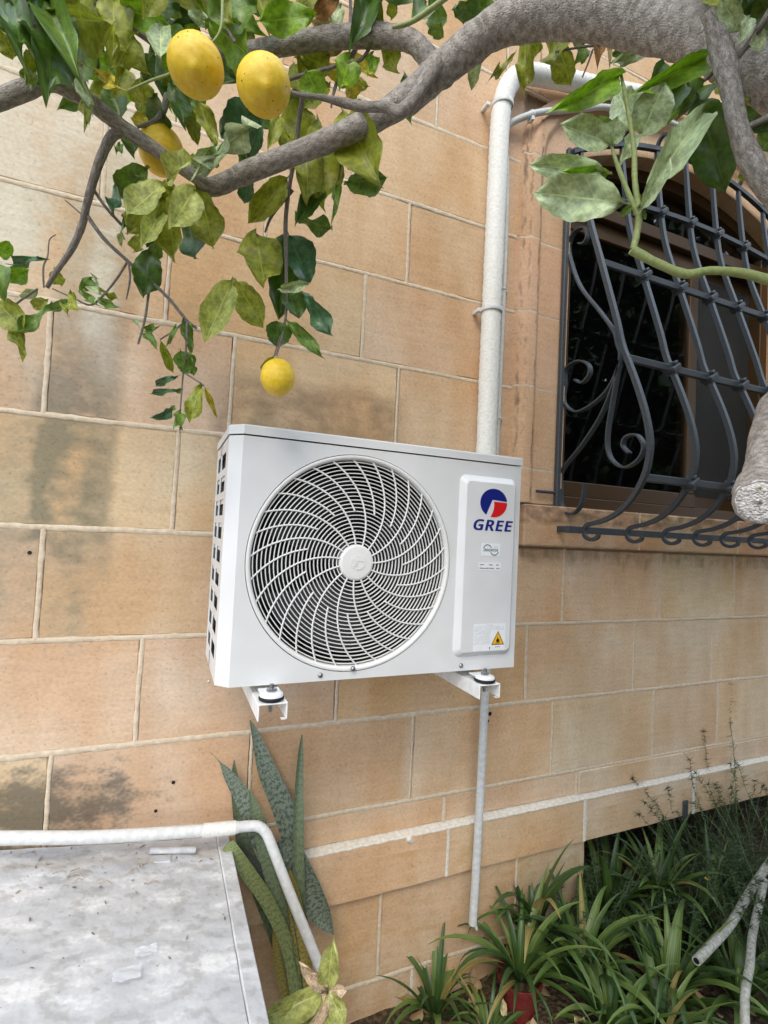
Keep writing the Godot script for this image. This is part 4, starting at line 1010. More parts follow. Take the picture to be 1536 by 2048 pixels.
func joint(parent: Node, a: Vector2, c: Vector2, z: float, half: float, m: Material) -> void:
	# a smeared mortar joint with a ragged outline, lying a hair proud of the stone
	var b := MB.new()
	var d := (c - a)
	var len := d.length()
	d /= len
	var nn := Vector2(-d.y, d.x)
	var k := int(max(3, len / 0.014))
	var P := []
	var wig := rng.randf() * 50.0
	for i in k + 1:
		var t := float(i) / k
		var p := a + d * len * t
		var q := p * 18.0
		var w1: float = half * (1.0 + 0.30 * wob.get_noise_3d(q.x, q.y, wig) + 0.55 * max(0.0, wob.get_noise_3d(q.x * 3.1, q.y * 3.1, wig + 7.0)))
		var w2: float = half * (1.0 + 0.30 * wob.get_noise_3d(q.x, q.y, wig + 20.0) + 0.55 * max(0.0, wob.get_noise_3d(q.x * 3.1, q.y * 3.1, wig + 27.0)))
		var off := 0.002 * wob.get_noise_3d(q.x * 0.2, q.y * 0.2, wig + 40.0)
		var hz := 0.0006 + 0.0004 * wob.get_noise_3d(q.x * 2.0, q.y * 2.0, wig + 3.0)
		var row := []
		for e in [[w1 + off + 0.001, -0.003], [w1 * 0.88 + off, hz], [off, hz + 0.0002], [-w2 * 0.88 + off, hz], [-w2 + off - 0.001, -0.003]]:
			var s: Vector2 = p + nn * e[0]
			row.push_back(Vector3(s.x, s.y, z + e[1]))
		P.push_back(row)
	b.grid(P, false, 1.0)
	for i in b.n.size():
		if b.n[i].z < 0.0: b.n[i] = -b.n[i]
	put(parent, "mortar_joint", b.mesh(), m)

func tint_for(x: float, y: float) -> Color:
	var t := rng.randf_range(0.755, 0.83)
	var c := Color(t, t * rng.randf_range(0.975, 1.015), t * rng.randf_range(0.95, 1.03))
	if x > 0.75 and y < 1.5: c = c * Color(1.02, 1.12, 1.21)
	if x < -0.30 and y < 2.0: c = c * Color(0.97, 1.015, 1.07)
	return c

func arch_y(x: float, apex: float) -> float:
	var R := 1.4
	return apex - (R - sqrt(R * R - (x - 1.6) * (x - 1.6)))

func build_house() -> void:
	wob = noise(1.0, 2, 81)
	house = thing("stone_house", "honey coloured limestone house wall of large blocks with an arched window", "house")
	# wall core behind the facing blocks, with the window opening and the vent left free
	var core := holder(house, "wall_core")
	for q in [[-2.6, 0.92, 0.385, 4.9], [2.28, 4.2, 0.385, 4.9], [0.92, 2.28, 0.385, 1.60], [0.92, 2.28, 3.24, 4.9], [-2.6, 1.11, -0.2, 0.385]]:
		var b := MB.new()
		b.box(Vector3(q[0], q[2], -0.23), Vector3(q[1], q[3], -0.02))
		put(core, "core_slab", b.mesh(), M.core)
	# facing: courses from the plinth upwards
	var Y := [0.646, 0.926, 1.21, 1.495, 1.78, 2.072, 2.354, 2.634, 2.921, 3.205, 3.49, 3.775, 4.06, 4.345, 4.63, 4.9]
	var X := [
		[-2.6, -1.75, -1.2, -0.669, -0.17, 0.354, 0.939, 1.47, 1.88, 2.42, 2.95, 3.5, 4.2],
		[-2.6, -2.1, -1.6, -1.03, -0.477, 0.081, 0.807, 1.351, 1.83, 2.35, 2.9, 3.45, 4.2],
		[-2.6, -1.9, -1.3, -0.719, -0.15, 0.42, 0.97, 1.494, 1.97, 2.5, 3.05, 3.6, 4.2],
		[-2.6, -2.1, -1.55, -0.98, -0.419, 0.14, 0.70, 2.5, 3.05, 3.6, 4.2],
		[-2.6, -1.85, -1.3, -0.737, -0.286, 0.24, 0.70, 2.5, 2.9, 3.5, 4.2],
		[-2.6, -2.15, -1.6, -1.02, -0.471, 0.107, 0.70, 2.5, 3.1, 3.6, 4.2],
		[-2.6, -1.75, -1.2, -0.644, -0.216, 0.254, 0.70, 2.5, 2.9, 3.5, 4.2],
		[-2.6, -2.1, -1.6, -1.05, -0.474, 0.05, 0.70, 2.5, 3.1, 3.6, 4.2],
		[-2.6, -1.9, -1.3, -0.75, -0.2, 0.336, 0.72, 2.48, 2.9, 3.5, 4.2],
		[-2.6, -1.6, -1.05, -0.47, 0.08, 0.62, 1.13, 1.66, 2.2, 2.75, 3.3, 4.2],
		[-2.6, -1.9, -1.3, -0.75, -0.2, 0.36, 0.9, 1.4, 1.95, 2.5, 3.05, 4.2],
		[-2.6, -1.6, -1.05, -0.47, 0.08, 0.62, 1.16, 1.7, 2.25, 2.8, 4.2],
		[-2.6, -1.9, -1.3, -0.75, -0.2, 0.36, 0.9, 1.45, 2.0, 2.5, 3.1, 4.2],
		[-2.6, -1.6, -1.05, -0.47, 0.08, 0.62, 1.16, 1.7, 2.25, 2.8, 4.2],
		[-2.6, -1.9, -1.3, -0.75, -0.2, 0.36, 0.9, 1.45, 2.0, 2.5, 3.1, 4.2]]
	var g := 0.004
	for r in X.size():
		for i in X[r].size() - 1:
			var x0: float = X[r][i]
			var x1: float = X[r][i + 1]
			if x0 > 0.65 and x1 < 2.6 and x1 - x0 > 1.5: continue      # the window
			block(house, "stone_block", x0 + g, x1 - g, Y[r] + g, Y[r + 1] - g, 0.0, tint_for(x0, Y[r]))
			if i > 0: joint(house, Vector2(x0 + rng.randf_range(-0.003, 0.003), Y[r] + 0.002), Vector2(x0 + rng.randf_range(-0.003, 0.003), Y[r + 1] - 0.002), 0.0, rng.randf_range(0.0036, 0.0058), M.mortar)
		var hj: float = Y[r]
		var hw := rng.randf_range(0.0058, 0.0078)
		if hj > 1.45 and hj < 3.1:
			joint(house, Vector2(-2.6, hj), Vector2(0.70, hj), 0.0, hw, M.mortar)
			joint(house, Vector2(2.5, hj), Vector2(4.2, hj), 0.0, hw, M.mortar)
		else:
			joint(house, Vector2(-2.6, hj), Vector2(4.2, hj), 0.0, hw, M.mortar)
	# thin course under the first joint, then the projecting plinth with its pale weathered top
	var xs := [-2.6, -2.0, -1.4, -0.75, -0.12, 0.485, 1.068, 1.66, 2.25, 2.85, 4.2]
	for i in xs.size() - 1:
		block(house, "stone_block", xs[i] + g, xs[i + 1] - g, 0.556, 0.642, 0.004 if xs[i] > 1.0 else 0.0, tint_for(xs[i], 0.6))
		if i > 0: joint(house, Vector2(xs[i], 0.556), Vector2(xs[i], 0.640), 0.001, 0.006, M.mortar)
	xs = [-2.6, -1.9, -1.3, -0.71, -0.11, 0.492, 1.092, 1.70, 2.3, 2.9, 4.2]
	for i in xs.size() - 1:
		block(house, "plinth_block", xs[i] + g, xs[i + 1] - g, 0.385, 0.546, 0.024, tint_for(xs[i], 0.6), 0.245)
		if i > 0: joint(house, Vector2(xs[i], 0.388), Vector2(xs[i], 0.543), 0.024, 0.0055 if xs[i] < 1.0 else 0.008, M.white_mortar)
	var lb := MB.new()
	var LP := []
	for i in 341:
		var x := -2.6 + 6.8 * i / 340.0
		var d := 0.0025 * wob.get_noise_2d(x * 26.0, 1.0)
		var d2 := 0.002 * wob.get_noise_2d(x * 31.0, 9.0)
		LP.push_back([Vector3(x, 0.5565 + d, -0.004), Vector3(x, 0.5535 + d, 0.003), Vector3(x, 0.5495 + d2, 0.0215 + d), Vector3(x, 0.5470 + d2, 0.0252 + d * 0.5), Vector3(x, 0.5425 + d2 * 1.5, 0.0252 + d * 0.4), Vector3(x, 0.5405 + d2 * 1.5, 0.0215)])
	lb.grid(LP, false, -1.0)
	for i in lb.n.size():
		if lb.n[i].dot(Vector3(0, 0.6, 1.0)) < 0.0: lb.n[i] = -lb.n[i]
	put(house, "ledge_mortar", lb.mesh(), M.white_mortar)
	# lower wall, set back under the plinth, ending at the open vent
	xs = [-2.6, -1.8, -1.2, -0.6, -0.15, 0.266, 0.80, 1.118]
	for i in xs.size() - 1:
		block(house, "base_block", xs[i] + g, xs[i + 1] - (g if i < xs.size() - 2 else 0.0), 0.106, 0.386, 0.0, tint_for(xs[i], 0.6) * Color(0.94, 0.96, 0.99), 0.23)
		if i > 0: joint(house, Vector2(xs[i], 0.106), Vector2(xs[i], 0.383), 0.0, 0.0045, M.mortar)
	joint(house, Vector2(-2.6, 0.101), Vector2(1.118, 0.101), 0.0, 0.007, M.mortar)
	xs = [-2.6, -2.0, -1.4, -0.8, -0.25, 0.393, 1.118]
	for i in xs.size() - 1:
		block(house, "base_block", xs[i] + g, xs[i + 1] - (g if i < xs.size() - 2 else 0.0), -0.15, 0.097, 0.0, tint_for(xs[i], 0.6), 0.23)
		if i > 0: joint(house, Vector2(xs[i], -0.05), Vector2(xs[i], 0.097), 0.0, 0.005, M.white_mortar)
	# the crawl space behind the vent
	var cav := holder(house, "crawl_space")
	for q in [[Vector3(0.95, -0.3, -1.5), Vector3(1.11, 0.385, -0.235)], [Vector3(1.11, -0.3, -1.5), Vector3(4.2, 0.5, -1.4)], [Vector3(4.1, -0.3, -1.4), Vector3(4.2, 0.5, 0.0)], [Vector3(1.11, 0.386, -1.4), Vector3(4.1, 0.5, -0.235)]]:
		var b := MB.new()
		b.box(q[0], q[1])
		put(cav, "cavity_wall", b.mesh(), M.cavity)
	var bk := MB.new()
	bk.box(Vector3(1.627, 0.387, 0.026), Vector3(1.655, 0.455, 0.033), 0.002)
	bk.box(Vector3(1.627, 0.375, -0.03), Vector3(1.655, 0.383, 0.033), 0.002)
	put(house, "metal_clip", bk.mesh(), M.iron)
	var sb := MB.new()
	sb.tube([Vector3(1.641, 0.44, 0.032), Vector3(1.641, 0.44, 0.038)], [0.005, 0.004], 8)
	put(house, "clip_bolt", sb.mesh(), M.steel)
	for q in [[-0.376, 0.812, 0.004], [-0.416, 0.742, 0.0035], [-0.02, 0.745, 0.004], [0.655, 0.90, 0.006], [0.648, 0.875, 0.004], [-0.745, 1.43, 0.004], [0.41, 1.085, 0.003]]:
		var hb := MB.new()
		hb.lathe([Vector2(0.0, 0.0004), Vector2(q[2] * 0.8, 0.0005), Vector2(q[2], 0.0012), Vector2(q[2] * 1.25, 0.0)], Vector3(q[0], q[1], 0.0014), Vector3(0, 0, 1), 12, 1.0)
		for i in hb.n.size():
			if hb.n[i].z < 0.0: hb.n[i] = -hb.n[i]
		put(house, "wall_plug", hb.mesh(), M.rubber)
	for q in [[0.345, 0.538, 0.012], [0.352, 0.530, 0.009], [-0.30, 1.08, 0.004]]:
		var hb := MB.new()
		hb.lathe([Vector2(0.0, q[2] * 0.7), Vector2(q[2] * 0.5, q[2] * 0.55), Vector2(q[2] * 0.9, q[2] * 0.2), Vector2(q[2], -0.004)], Vector3(q[0], q[1], 0.024 if q[1] < 0.6 else 0.0), Vector3(0, 0.1, 1).normalized(), 9, 1.0)
		for i in hb.n.size():
			if hb.n[i].z < 0.0: hb.n[i] = -hb.n[i]
		put(house, "mortar_lump", hb.mesh(), M.white_mortar)
	build_surround()
	build_window()
	# room behind the window
	var room := holder(house, "room_interior")
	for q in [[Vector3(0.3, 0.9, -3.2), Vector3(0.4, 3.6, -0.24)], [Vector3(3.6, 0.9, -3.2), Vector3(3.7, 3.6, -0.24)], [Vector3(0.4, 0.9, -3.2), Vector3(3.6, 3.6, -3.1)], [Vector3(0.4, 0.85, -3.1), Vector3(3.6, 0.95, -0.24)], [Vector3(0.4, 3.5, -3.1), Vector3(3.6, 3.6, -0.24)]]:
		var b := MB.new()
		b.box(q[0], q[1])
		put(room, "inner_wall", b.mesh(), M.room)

func build_surround() -> void:
	# moulded architrave round the opening, laid in separate stones
	var prof := [Vector2(0.0, -0.13), Vector2(0.0, 0.012), Vector2(0.002, 0.0145), Vector2(0.138, 0.0145), Vector2(0.146, 0.018), Vector2(0.156, 0.030), Vector2(0.166, 0.034), Vector2(0.192, 0.034), Vector2(0.204, 0.030), Vector2(0.212, 0.018), Vector2(0.222, 0.0145), Vector2(0.237, 0.012), Vector2(0.241, -0.02)]
	var path := []
	for i in 53: path.push_back(Vector2(0.93, 1.655 + (2.96 - 1.655) * i / 52.0))
	for i in range(1, 60):
		var x := 0.945 + (2.255 - 0.945) * i / 60.0
		path.push_back(Vector2(x, arch_y(x, 3.17)))
	for i in 53: path.push_back(Vector2(2.27, 2.96 - (2.96 - 1.655) * i / 52.0))
	var nor := []
	for i in path.size():
		var t: Vector2 = path[min(i + 3, path.size() - 1)] - path[max(i - 3, 0)]
		t = t.normalized()
		nor.push_back(Vector2(-t.y, t.x))
	var cuts := [0]
	for y in [1.78, 2.072, 2.354, 2.634, 2.921]:
		cuts.push_back(int(round((y - 1.655) / (2.96 - 1.655) * 52.0)))
	for i in [61, 70, 79, 86, 95, 104]: cuts.push_back(i)
	for y in [2.921, 2.634, 2.354, 2.072, 1.78]: cuts.push_back(path.size() - 1 - int(round((y - 1.655) / (2.96 - 1.655) * 52.0)))
	cuts.push_back(path.size() - 1)
	for k in cuts.size() - 1:
		var b := MB.new()
		b.plan = true
		b.col = tint_for(0.7, 2.0) * Color(1.0, 0.985, 0.975)
		var P := []
		for i in range(cuts[k], cuts[k + 1] + 1):
			var row := []
			var sh := 0.0
			var dir: Vector2 = (path[min(i + 1, path.size() - 1)] - path[max(i - 1, 0)]).normalized()
			if i == cuts[k] and k > 0: sh = 0.0045
			if i == cuts[k + 1] and k < cuts.size() - 2: sh = -0.0045
			for q in prof:
				var p: Vector2 = path[i] + dir * sh + nor[i] * q.x
				row.push_back(Vector3(p.x, p.y, q.y))
			P.push_back(row)
		b.grid(P, false, -1.0)
		for e in [0, P.size() - 1]:
			for j in prof.size() - 1:
				b.face([P[e][j], P[e][j + 1], P[e][j + 1] - Vector3(0, 0, 0.03), P[e][j] - Vector3(0, 0, 0.03)], (P[0][j] - P[1][j]) if e == 0 else (P[e][j] - P[e - 1][j]))
		put(house, "surround_stone", b.mesh(), M.stone)
	var mb := MB.new()
	var MP := []
	for i in path.size():
		var row := []
		for q in prof:
			var p: Vector2 = path[i] + nor[i] * clampf(q.x, 0.0025, 0.236)
			row.push_back(Vector3(p.x, p.y, q.y - 0.0008))
		MP.push_back(row)
	mb.grid(MP, false, -1.0)
	put(house, "surround_mortar", mb.mesh(), M.mortar)
	# sill in three stones
	var sx := [0.735, 1.31, 1.92, 2.47]
	for i in 3:
		var b := MB.new()
		b.plan = true
		b.col = tint_for(0.7, 2.0) * Color(0.98, 0.93, 0.92)
		b.box(Vector3(sx[i] + 0.002, 1.498, -0.13), Vector3(sx[i + 1] - 0.002, 1.650, 0.046), 0.006)
		put(house, "sill_stone", b.mesh(), M.stone)
	var jb := MB.new()
	jb.box(Vector3(0.74, 1.500, -0.12), Vector3(2.465, 1.648, 0.043))
	put(house, "sill_mortar", jb.mesh(), M.mortar)

func bar(parent: Node, called: String, mn: Vector3, mx: Vector3, m: Material, bv := 0.003) -> void:
	var b := MB.new()
	b.box(mn, mx, bv)
	put(parent, called, b.mesh(), m)

func build_window() -> void:
	var w := holder(house, "window")
	bar(w, "frame_jamb", Vector3(0.931, 1.651, -0.125), Vector3(0.985, 3.0, -0.055), M.bronze)
	bar(w, "frame_jamb", Vector3(2.215, 1.651, -0.125), Vector3(2.269, 3.0, -0.055), M.bronze)
	bar(w, "frame_bottom", Vector3(0.986, 1.651, -0.125), Vector3(2.214, 1.70, -0.050), M.bronze)
	bar(w, "transom_bar", Vector3(0.986, 2.87, -0.122), Vector3(2.214, 2.925, -0.048), M.bronze)
	bar(w, "sash_rail", Vector3(0.986, 1.702, -0.105), Vector3(1.80, 1.765, -0.075), M.bronze)
	bar(w, "sash_rail", Vector3(0.986, 2.80, -0.105), Vector3(1.80, 2.868, -0.075), M.bronze)
	bar(w, "sash_stile", Vector3(0.987, 1.766, -0.104), Vector3(1.022, 2.799, -0.076), M.bronze)
	bar(w, "sash_stile", Vector3(1.735, 1.766, -0.104), Vector3(1.79, 2.799, -0.076), M.bronze)
	bar(w, "sash_rail", Vector3(1.74, 1.702, -0.14), Vector3(2.214, 1.765, -0.110), M.bronze)
	bar(w, "sash_rail", Vector3(1.74, 2.80, -0.14), Vector3(2.214, 2.868, -0.110), M.bronze)
	bar(w, "sash_stile", Vector3(1.745, 1.766, -0.139), Vector3(1.785, 2.799, -0.111), M.bronze)
	bar(w, "sash_stile", Vector3(2.17, 1.766, -0.139), Vector3(2.213, 2.799, -0.111), M.bronze)
	bar(w, "glass_pane", Vector3(1.015, 1.76, -0.092), Vector3(1.74, 2.805, -0.088), M.glass, 0.0)
	bar(w, "glass_pane", Vector3(1.78, 1.76, -0.127), Vector3(2.175, 2.805, -0.123), M.glass, 0.0)
	bar(w, "insect_screen", Vector3(1.786, 1.76, -0.1085), Vector3(2.212, 2.805, -0.1075), M.screen, 0.0)
	var b := MB.new()
	var P := []
	for i in 41:
		var x := 0.94 + 1.32 * i / 40.0
		var y := arch_y(x, 3.171)
		P.push_back([Vector3(x, y, -0.125), Vector3(x, y, -0.055), Vector3(x, y - 0.055, -0.055), Vector3(x, y - 0.055, -0.125)])
	for i in 40:
		for j in 4:
			var o := Vector3(0, [1, 0, -1, 0][j], [0, 1, 0, -1][j])
			b.face([P[i][j], P[i][(j + 1) % 4], P[i + 1][(j + 1) % 4], P[i + 1][j]], o)
	put(w, "arch_frame", b.mesh(), M.bronze)
	var gb := MB.new()
	for i in 40:
		for z in [-0.091, -0.087]:
			gb.face([Vector3(P[i][0].x, 2.92, z), Vector3(P[i + 1][0].x, 2.92, z), Vector3(P[i + 1][0].x, P[i + 1][0].y - 0.05, z), Vector3(P[i][0].x, P[i][0].y - 0.05, z)], Vector3(0, 0, 1 if z > -0.09 else -1))
	put(w, "glass_pane", gb.mesh(), M.glass)

# ------------------------------------------------------------------ window grille
func ribbon(pts: Array, x: float, wide: float, thick: float) -> ArrayMesh:   # flat bar bent in the plane x = const; pts are Vector2(y, z)
	var S := []
	for p in pts: S.push_back(Vector4(x, p.x, p.y, 0))
	var Q := smooth(S, 5)
	var b := MB.new()
	var R := []
	for i in Q.size():
		var t: Vector4 = Q[min(i + 1, Q.size() - 1)] - Q[max(i - 1, 0)]
		var n := Vector3(0, -t.z, t.y).normalized() * thick * 0.5
		var c := Vector3(Q[i].x, Q[i].y, Q[i].z)
		R.push_back([c + n + Vector3(wide * 0.5, 0, 0), c + n - Vector3(wide * 0.5, 0, 0), c - n - Vector3(wide * 0.5, 0, 0), c - n + Vector3(wide * 0.5, 0, 0)])
	for i in R.size() - 1:
		for j in 4:
			var m: Vector3 = (R[i][0] + R[i][1] + R[i][2] + R[i][3]) * 0.25
			b.face([R[i][j], R[i][(j + 1) % 4], R[i + 1][(j + 1) % 4], R[i + 1][j]], R[i][j] + R[i][(j + 1) % 4] - 2.0 * m)
	b.face(R[0], Vector3(0, 0, 1)); b.face(R[R.size() - 1], Vector3(0, 0, 1))
	return b.mesh()

func build_grille() -> void:
	var g := thing("window_grille", "dark grey wrought iron belly grille with scrolls over the arched window", "window grille")
	var prof := [Vector2(2.885, 0.070), Vector2(2.73, 0.098), Vector2(2.54, 0.159), Vector2(2.294, 0.238), Vector2(2.191, 0.267), Vector2(2.116, 0.299), Vector2(2.023, 0.337), Vector2(1.939, 0.366), Vector2(1.871, 0.382), Vector2(1.814, 0.385), Vector2(1.741, 0.369), Vector2(1.668, 0.321), Vector2(1.621, 0.262), Vector2(1.598, 0.205), Vector2(1.590, 0.165), Vector2(1.582, 0.136), Vector2(1.561, 0.124), Vector2(1.540, 0.134), Vector2(1.532, 0.160), Vector2(1.541, 0.186), Vector2(1.553, 0.190)]
	var xs := [0.94, 1.15, 1.345, 1.52, 1.69, 1.87, 2.05, 2.24]
	for x in xs:
		var top := arch_y(x, 3.17)
		var S := [Vector4(x, top + 0.045, 0.10, 0.007), Vector4(x, top + 0.06, 0.075, 0.008), Vector4(x, top + 0.04, 0.05, 0.009), Vector4(x, top - 0.02, 0.045, 0.010)]
		for i in prof.size():
			S.push_back(Vector4(x, prof[i].x, prof[i].y, 0.0115 if i < 11 else lerpf(0.0105, 0.0085, (i - 11) / 8.0)))
		var Q := split4(smooth(S, 4))
		var b := MB.new()
		b.tube(Q[0], Q[1], 4, true, PI / 4, null, 0.0, true)
		put(g, "bar", b.mesh(), M.iron)
	for q in [[2.527, 0.163], [2.140, 0.289], [1.735, 0.368]]:
		bar(g, "rail", Vector3(0.945, q[0] - 0.013, q[1] - 0.007), Vector3(2.24, q[0] + 0.013, q[1] + 0.007), M.iron, 0.003)
		for i in xs.size():
			if i == 0: continue
			var b := MB.new()
			b.box(Vector3(-0.0225, -0.0085, -0.0225), Vector3(0.0225, 0.0085, 0.0225), 0.003)
			b.box(Vector3(-0.021, -0.021, -0.016), Vector3(-0.003, -0.0086, 0.018), 0.003)
			b.box(Vector3(0.003, 0.0086, -0.016), Vector3(0.021, 0.021, 0.018), 0.003)
			var xf := Transform3D(Basis(Vector3(0, 0, 1), 0.6), Vector3(xs[i], q[0], q[1] + 0.002))
			put(g, "collar", b.mesh(), M.iron, xf)
	var R0 := []
	var RT := []
	for i in 25:
		var x := 0.90 + 1.40 * i / 24.0
		RT.push_back(Vector3(x, arch_y(x, 3.19), 0.045))
		if i < 24 and x > 0.92: R0.push_back(Vector3(x, 2.89 - 0.13 * (x - 1.6) * (x - 1.6), 0.072))
	for q in [R0, RT]:
		var b := MB.new()
		var rad := []
		rad.resize(q.size()); rad.fill(0.0125)
		b.tube(q, rad, 4, true, PI / 4, null, 0.0, true)
		put(g, "rail", b.mesh(), M.iron)
	for i in xs.size():
		if i == 0: continue
		var b := MB.new()
		b.box(Vector3(-0.021, -0.009, -0.021), Vector3(0.021, 0.009, 0.021), 0.003)
		b.box(Vector3(-0.02, -0.02, -0.015), Vector3(-0.003, -0.0091, 0.016), 0.003)
		b.box(Vector3(0.003, 0.0091, -0.015), Vector3(0.02, 0.02, 0.016), 0.003)
		put(g, "collar", b.mesh(), M.iron, Transform3D(Basis(Vector3(0, 0, 1), 0.6), Vector3(xs[i], 2.888 - 0.13 * (xs[i] - 1.6) * (xs[i] - 1.6), 0.073)))
	for x in [0.893, 2.305]:
		bar(g, "post", Vector3(x - 0.009, 1.545, 0.022), Vector3(x + 0.009, 3.02, 0.040), M.iron, 0.002)
	bar(g, "bottom_rail", Vector3(0.884, 1.553, 0.093), Vector3(2.314, 1.578, 0.105), M.iron, 0.002)
	for x in [0.893, 2.305]:
		bar(g, "return_rail", Vector3(x - 0.008, 1.554, 0.0405), Vector3(x + 0.008, 1.577, 0.0925), M.iron, 0.002)
	for s in [0, 1]:
		for p in SCROLLS:
			var pts := []
			for i in range(0, p.size(), 2): pts.push_back(Vector2(p[i], p[i + 1]))
			put(g, "scroll", ribbon(pts, 0.93 if s == 0 else 2.25, 0.020, 0.006), M.iron)
	for y in [1.70, 2.85]:
		for x in [[0.80, 0.886], [2.312, 2.40]]:
			var b := MB.new()
			b.tube([Vector3(x[0], y, 0.03), Vector3(x[1], y, 0.031)], [0.006, 0.006], 8)
			put(g, "wall_anchor", b.mesh(), M.iron)

# ------------------------------------------------------------------ air conditioner
func rrect(x0: float, y0: float, x1: float, y1: float, r: float, seg := 6) -> Array:
	var a := []
	for q in [[x1 - r, y1 - r, 0.0], [x0 + r, y1 - r, PI * 0.5], [x0 + r, y0 + r, PI], [x1 - r, y0 + r, PI * 1.5]]:
		for i in seg + 1:
			var t: float = q[2] + PI * 0.5 * i / seg
			a.push_back(Vector2(q[0] + r * cos(t), q[1] + r * sin(t)))
	return a

func plate(b: MB, poly: Array, z0: float, z1: float) -> void:     # thin flat shape, front at z1
	var st := b.v.size()
	var pp := PackedVector2Array(poly)
	var t := Geometry2D.triangulate_polygon(pp)
	for p in poly: b.put(Vector3(p.x, p.y, z1), Vector3(0, 0, 1), Vector2(p.x, p.y))
	for i in range(0, t.size(), 3): b.tri(st + t[i], st + t[i + 1], st + t[i + 2])
	for i in poly.size():
		var p: Vector2 = poly[i]
		var q: Vector2 = poly[(i + 1) % poly.size()]
		var mid := Vector2.ZERO
		for k in poly: mid += k
		mid /= poly.size()
		b.face([Vector3(p.x, p.y, z0), Vector3(q.x, q.y, z0), Vector3(q.x, q.y, z1), Vector3(p.x, p.y, z1)], Vector3((p + q).x * 0.5 - mid.x, (p + q).y * 0.5 - mid.y, 0))

func arc(cx: float, cy: float, rx: float, ry: float, a0: float, a1: float, n: int) -> Array:
	var o := []
	for i in n + 1:
		var t := deg_to_rad(lerpf(a0, a1, float(i) / n))
		o.push_back(Vector2(cx + rx * cos(t), cy + ry * sin(t)))
	return o

func text(parent: Node, called: String, s: String, size: float, at: Vector3, m: Material, bold: float, slant: float, wide := 1.0, depth := 0.0006) -> void:
	var sf := SystemFont.new()
	sf.font_names = PackedStringArray(["Droid Sans"])
	sf.font_weight = 700 if bold > 0.0 else 400
	var t := TextMesh.new()
	t.text = s
	t.font = sf
	t.font_size = 64
	t.pixel_size = size / 46.0
	t.depth = depth
	t.curve_step = 1.0
	var bs := Basis(Vector3(wide, 0, 0), Vector3(slant, 1, 0), Vector3(0, 0, 1))
	put(parent, called, t, m, Transform3D(bs, at))

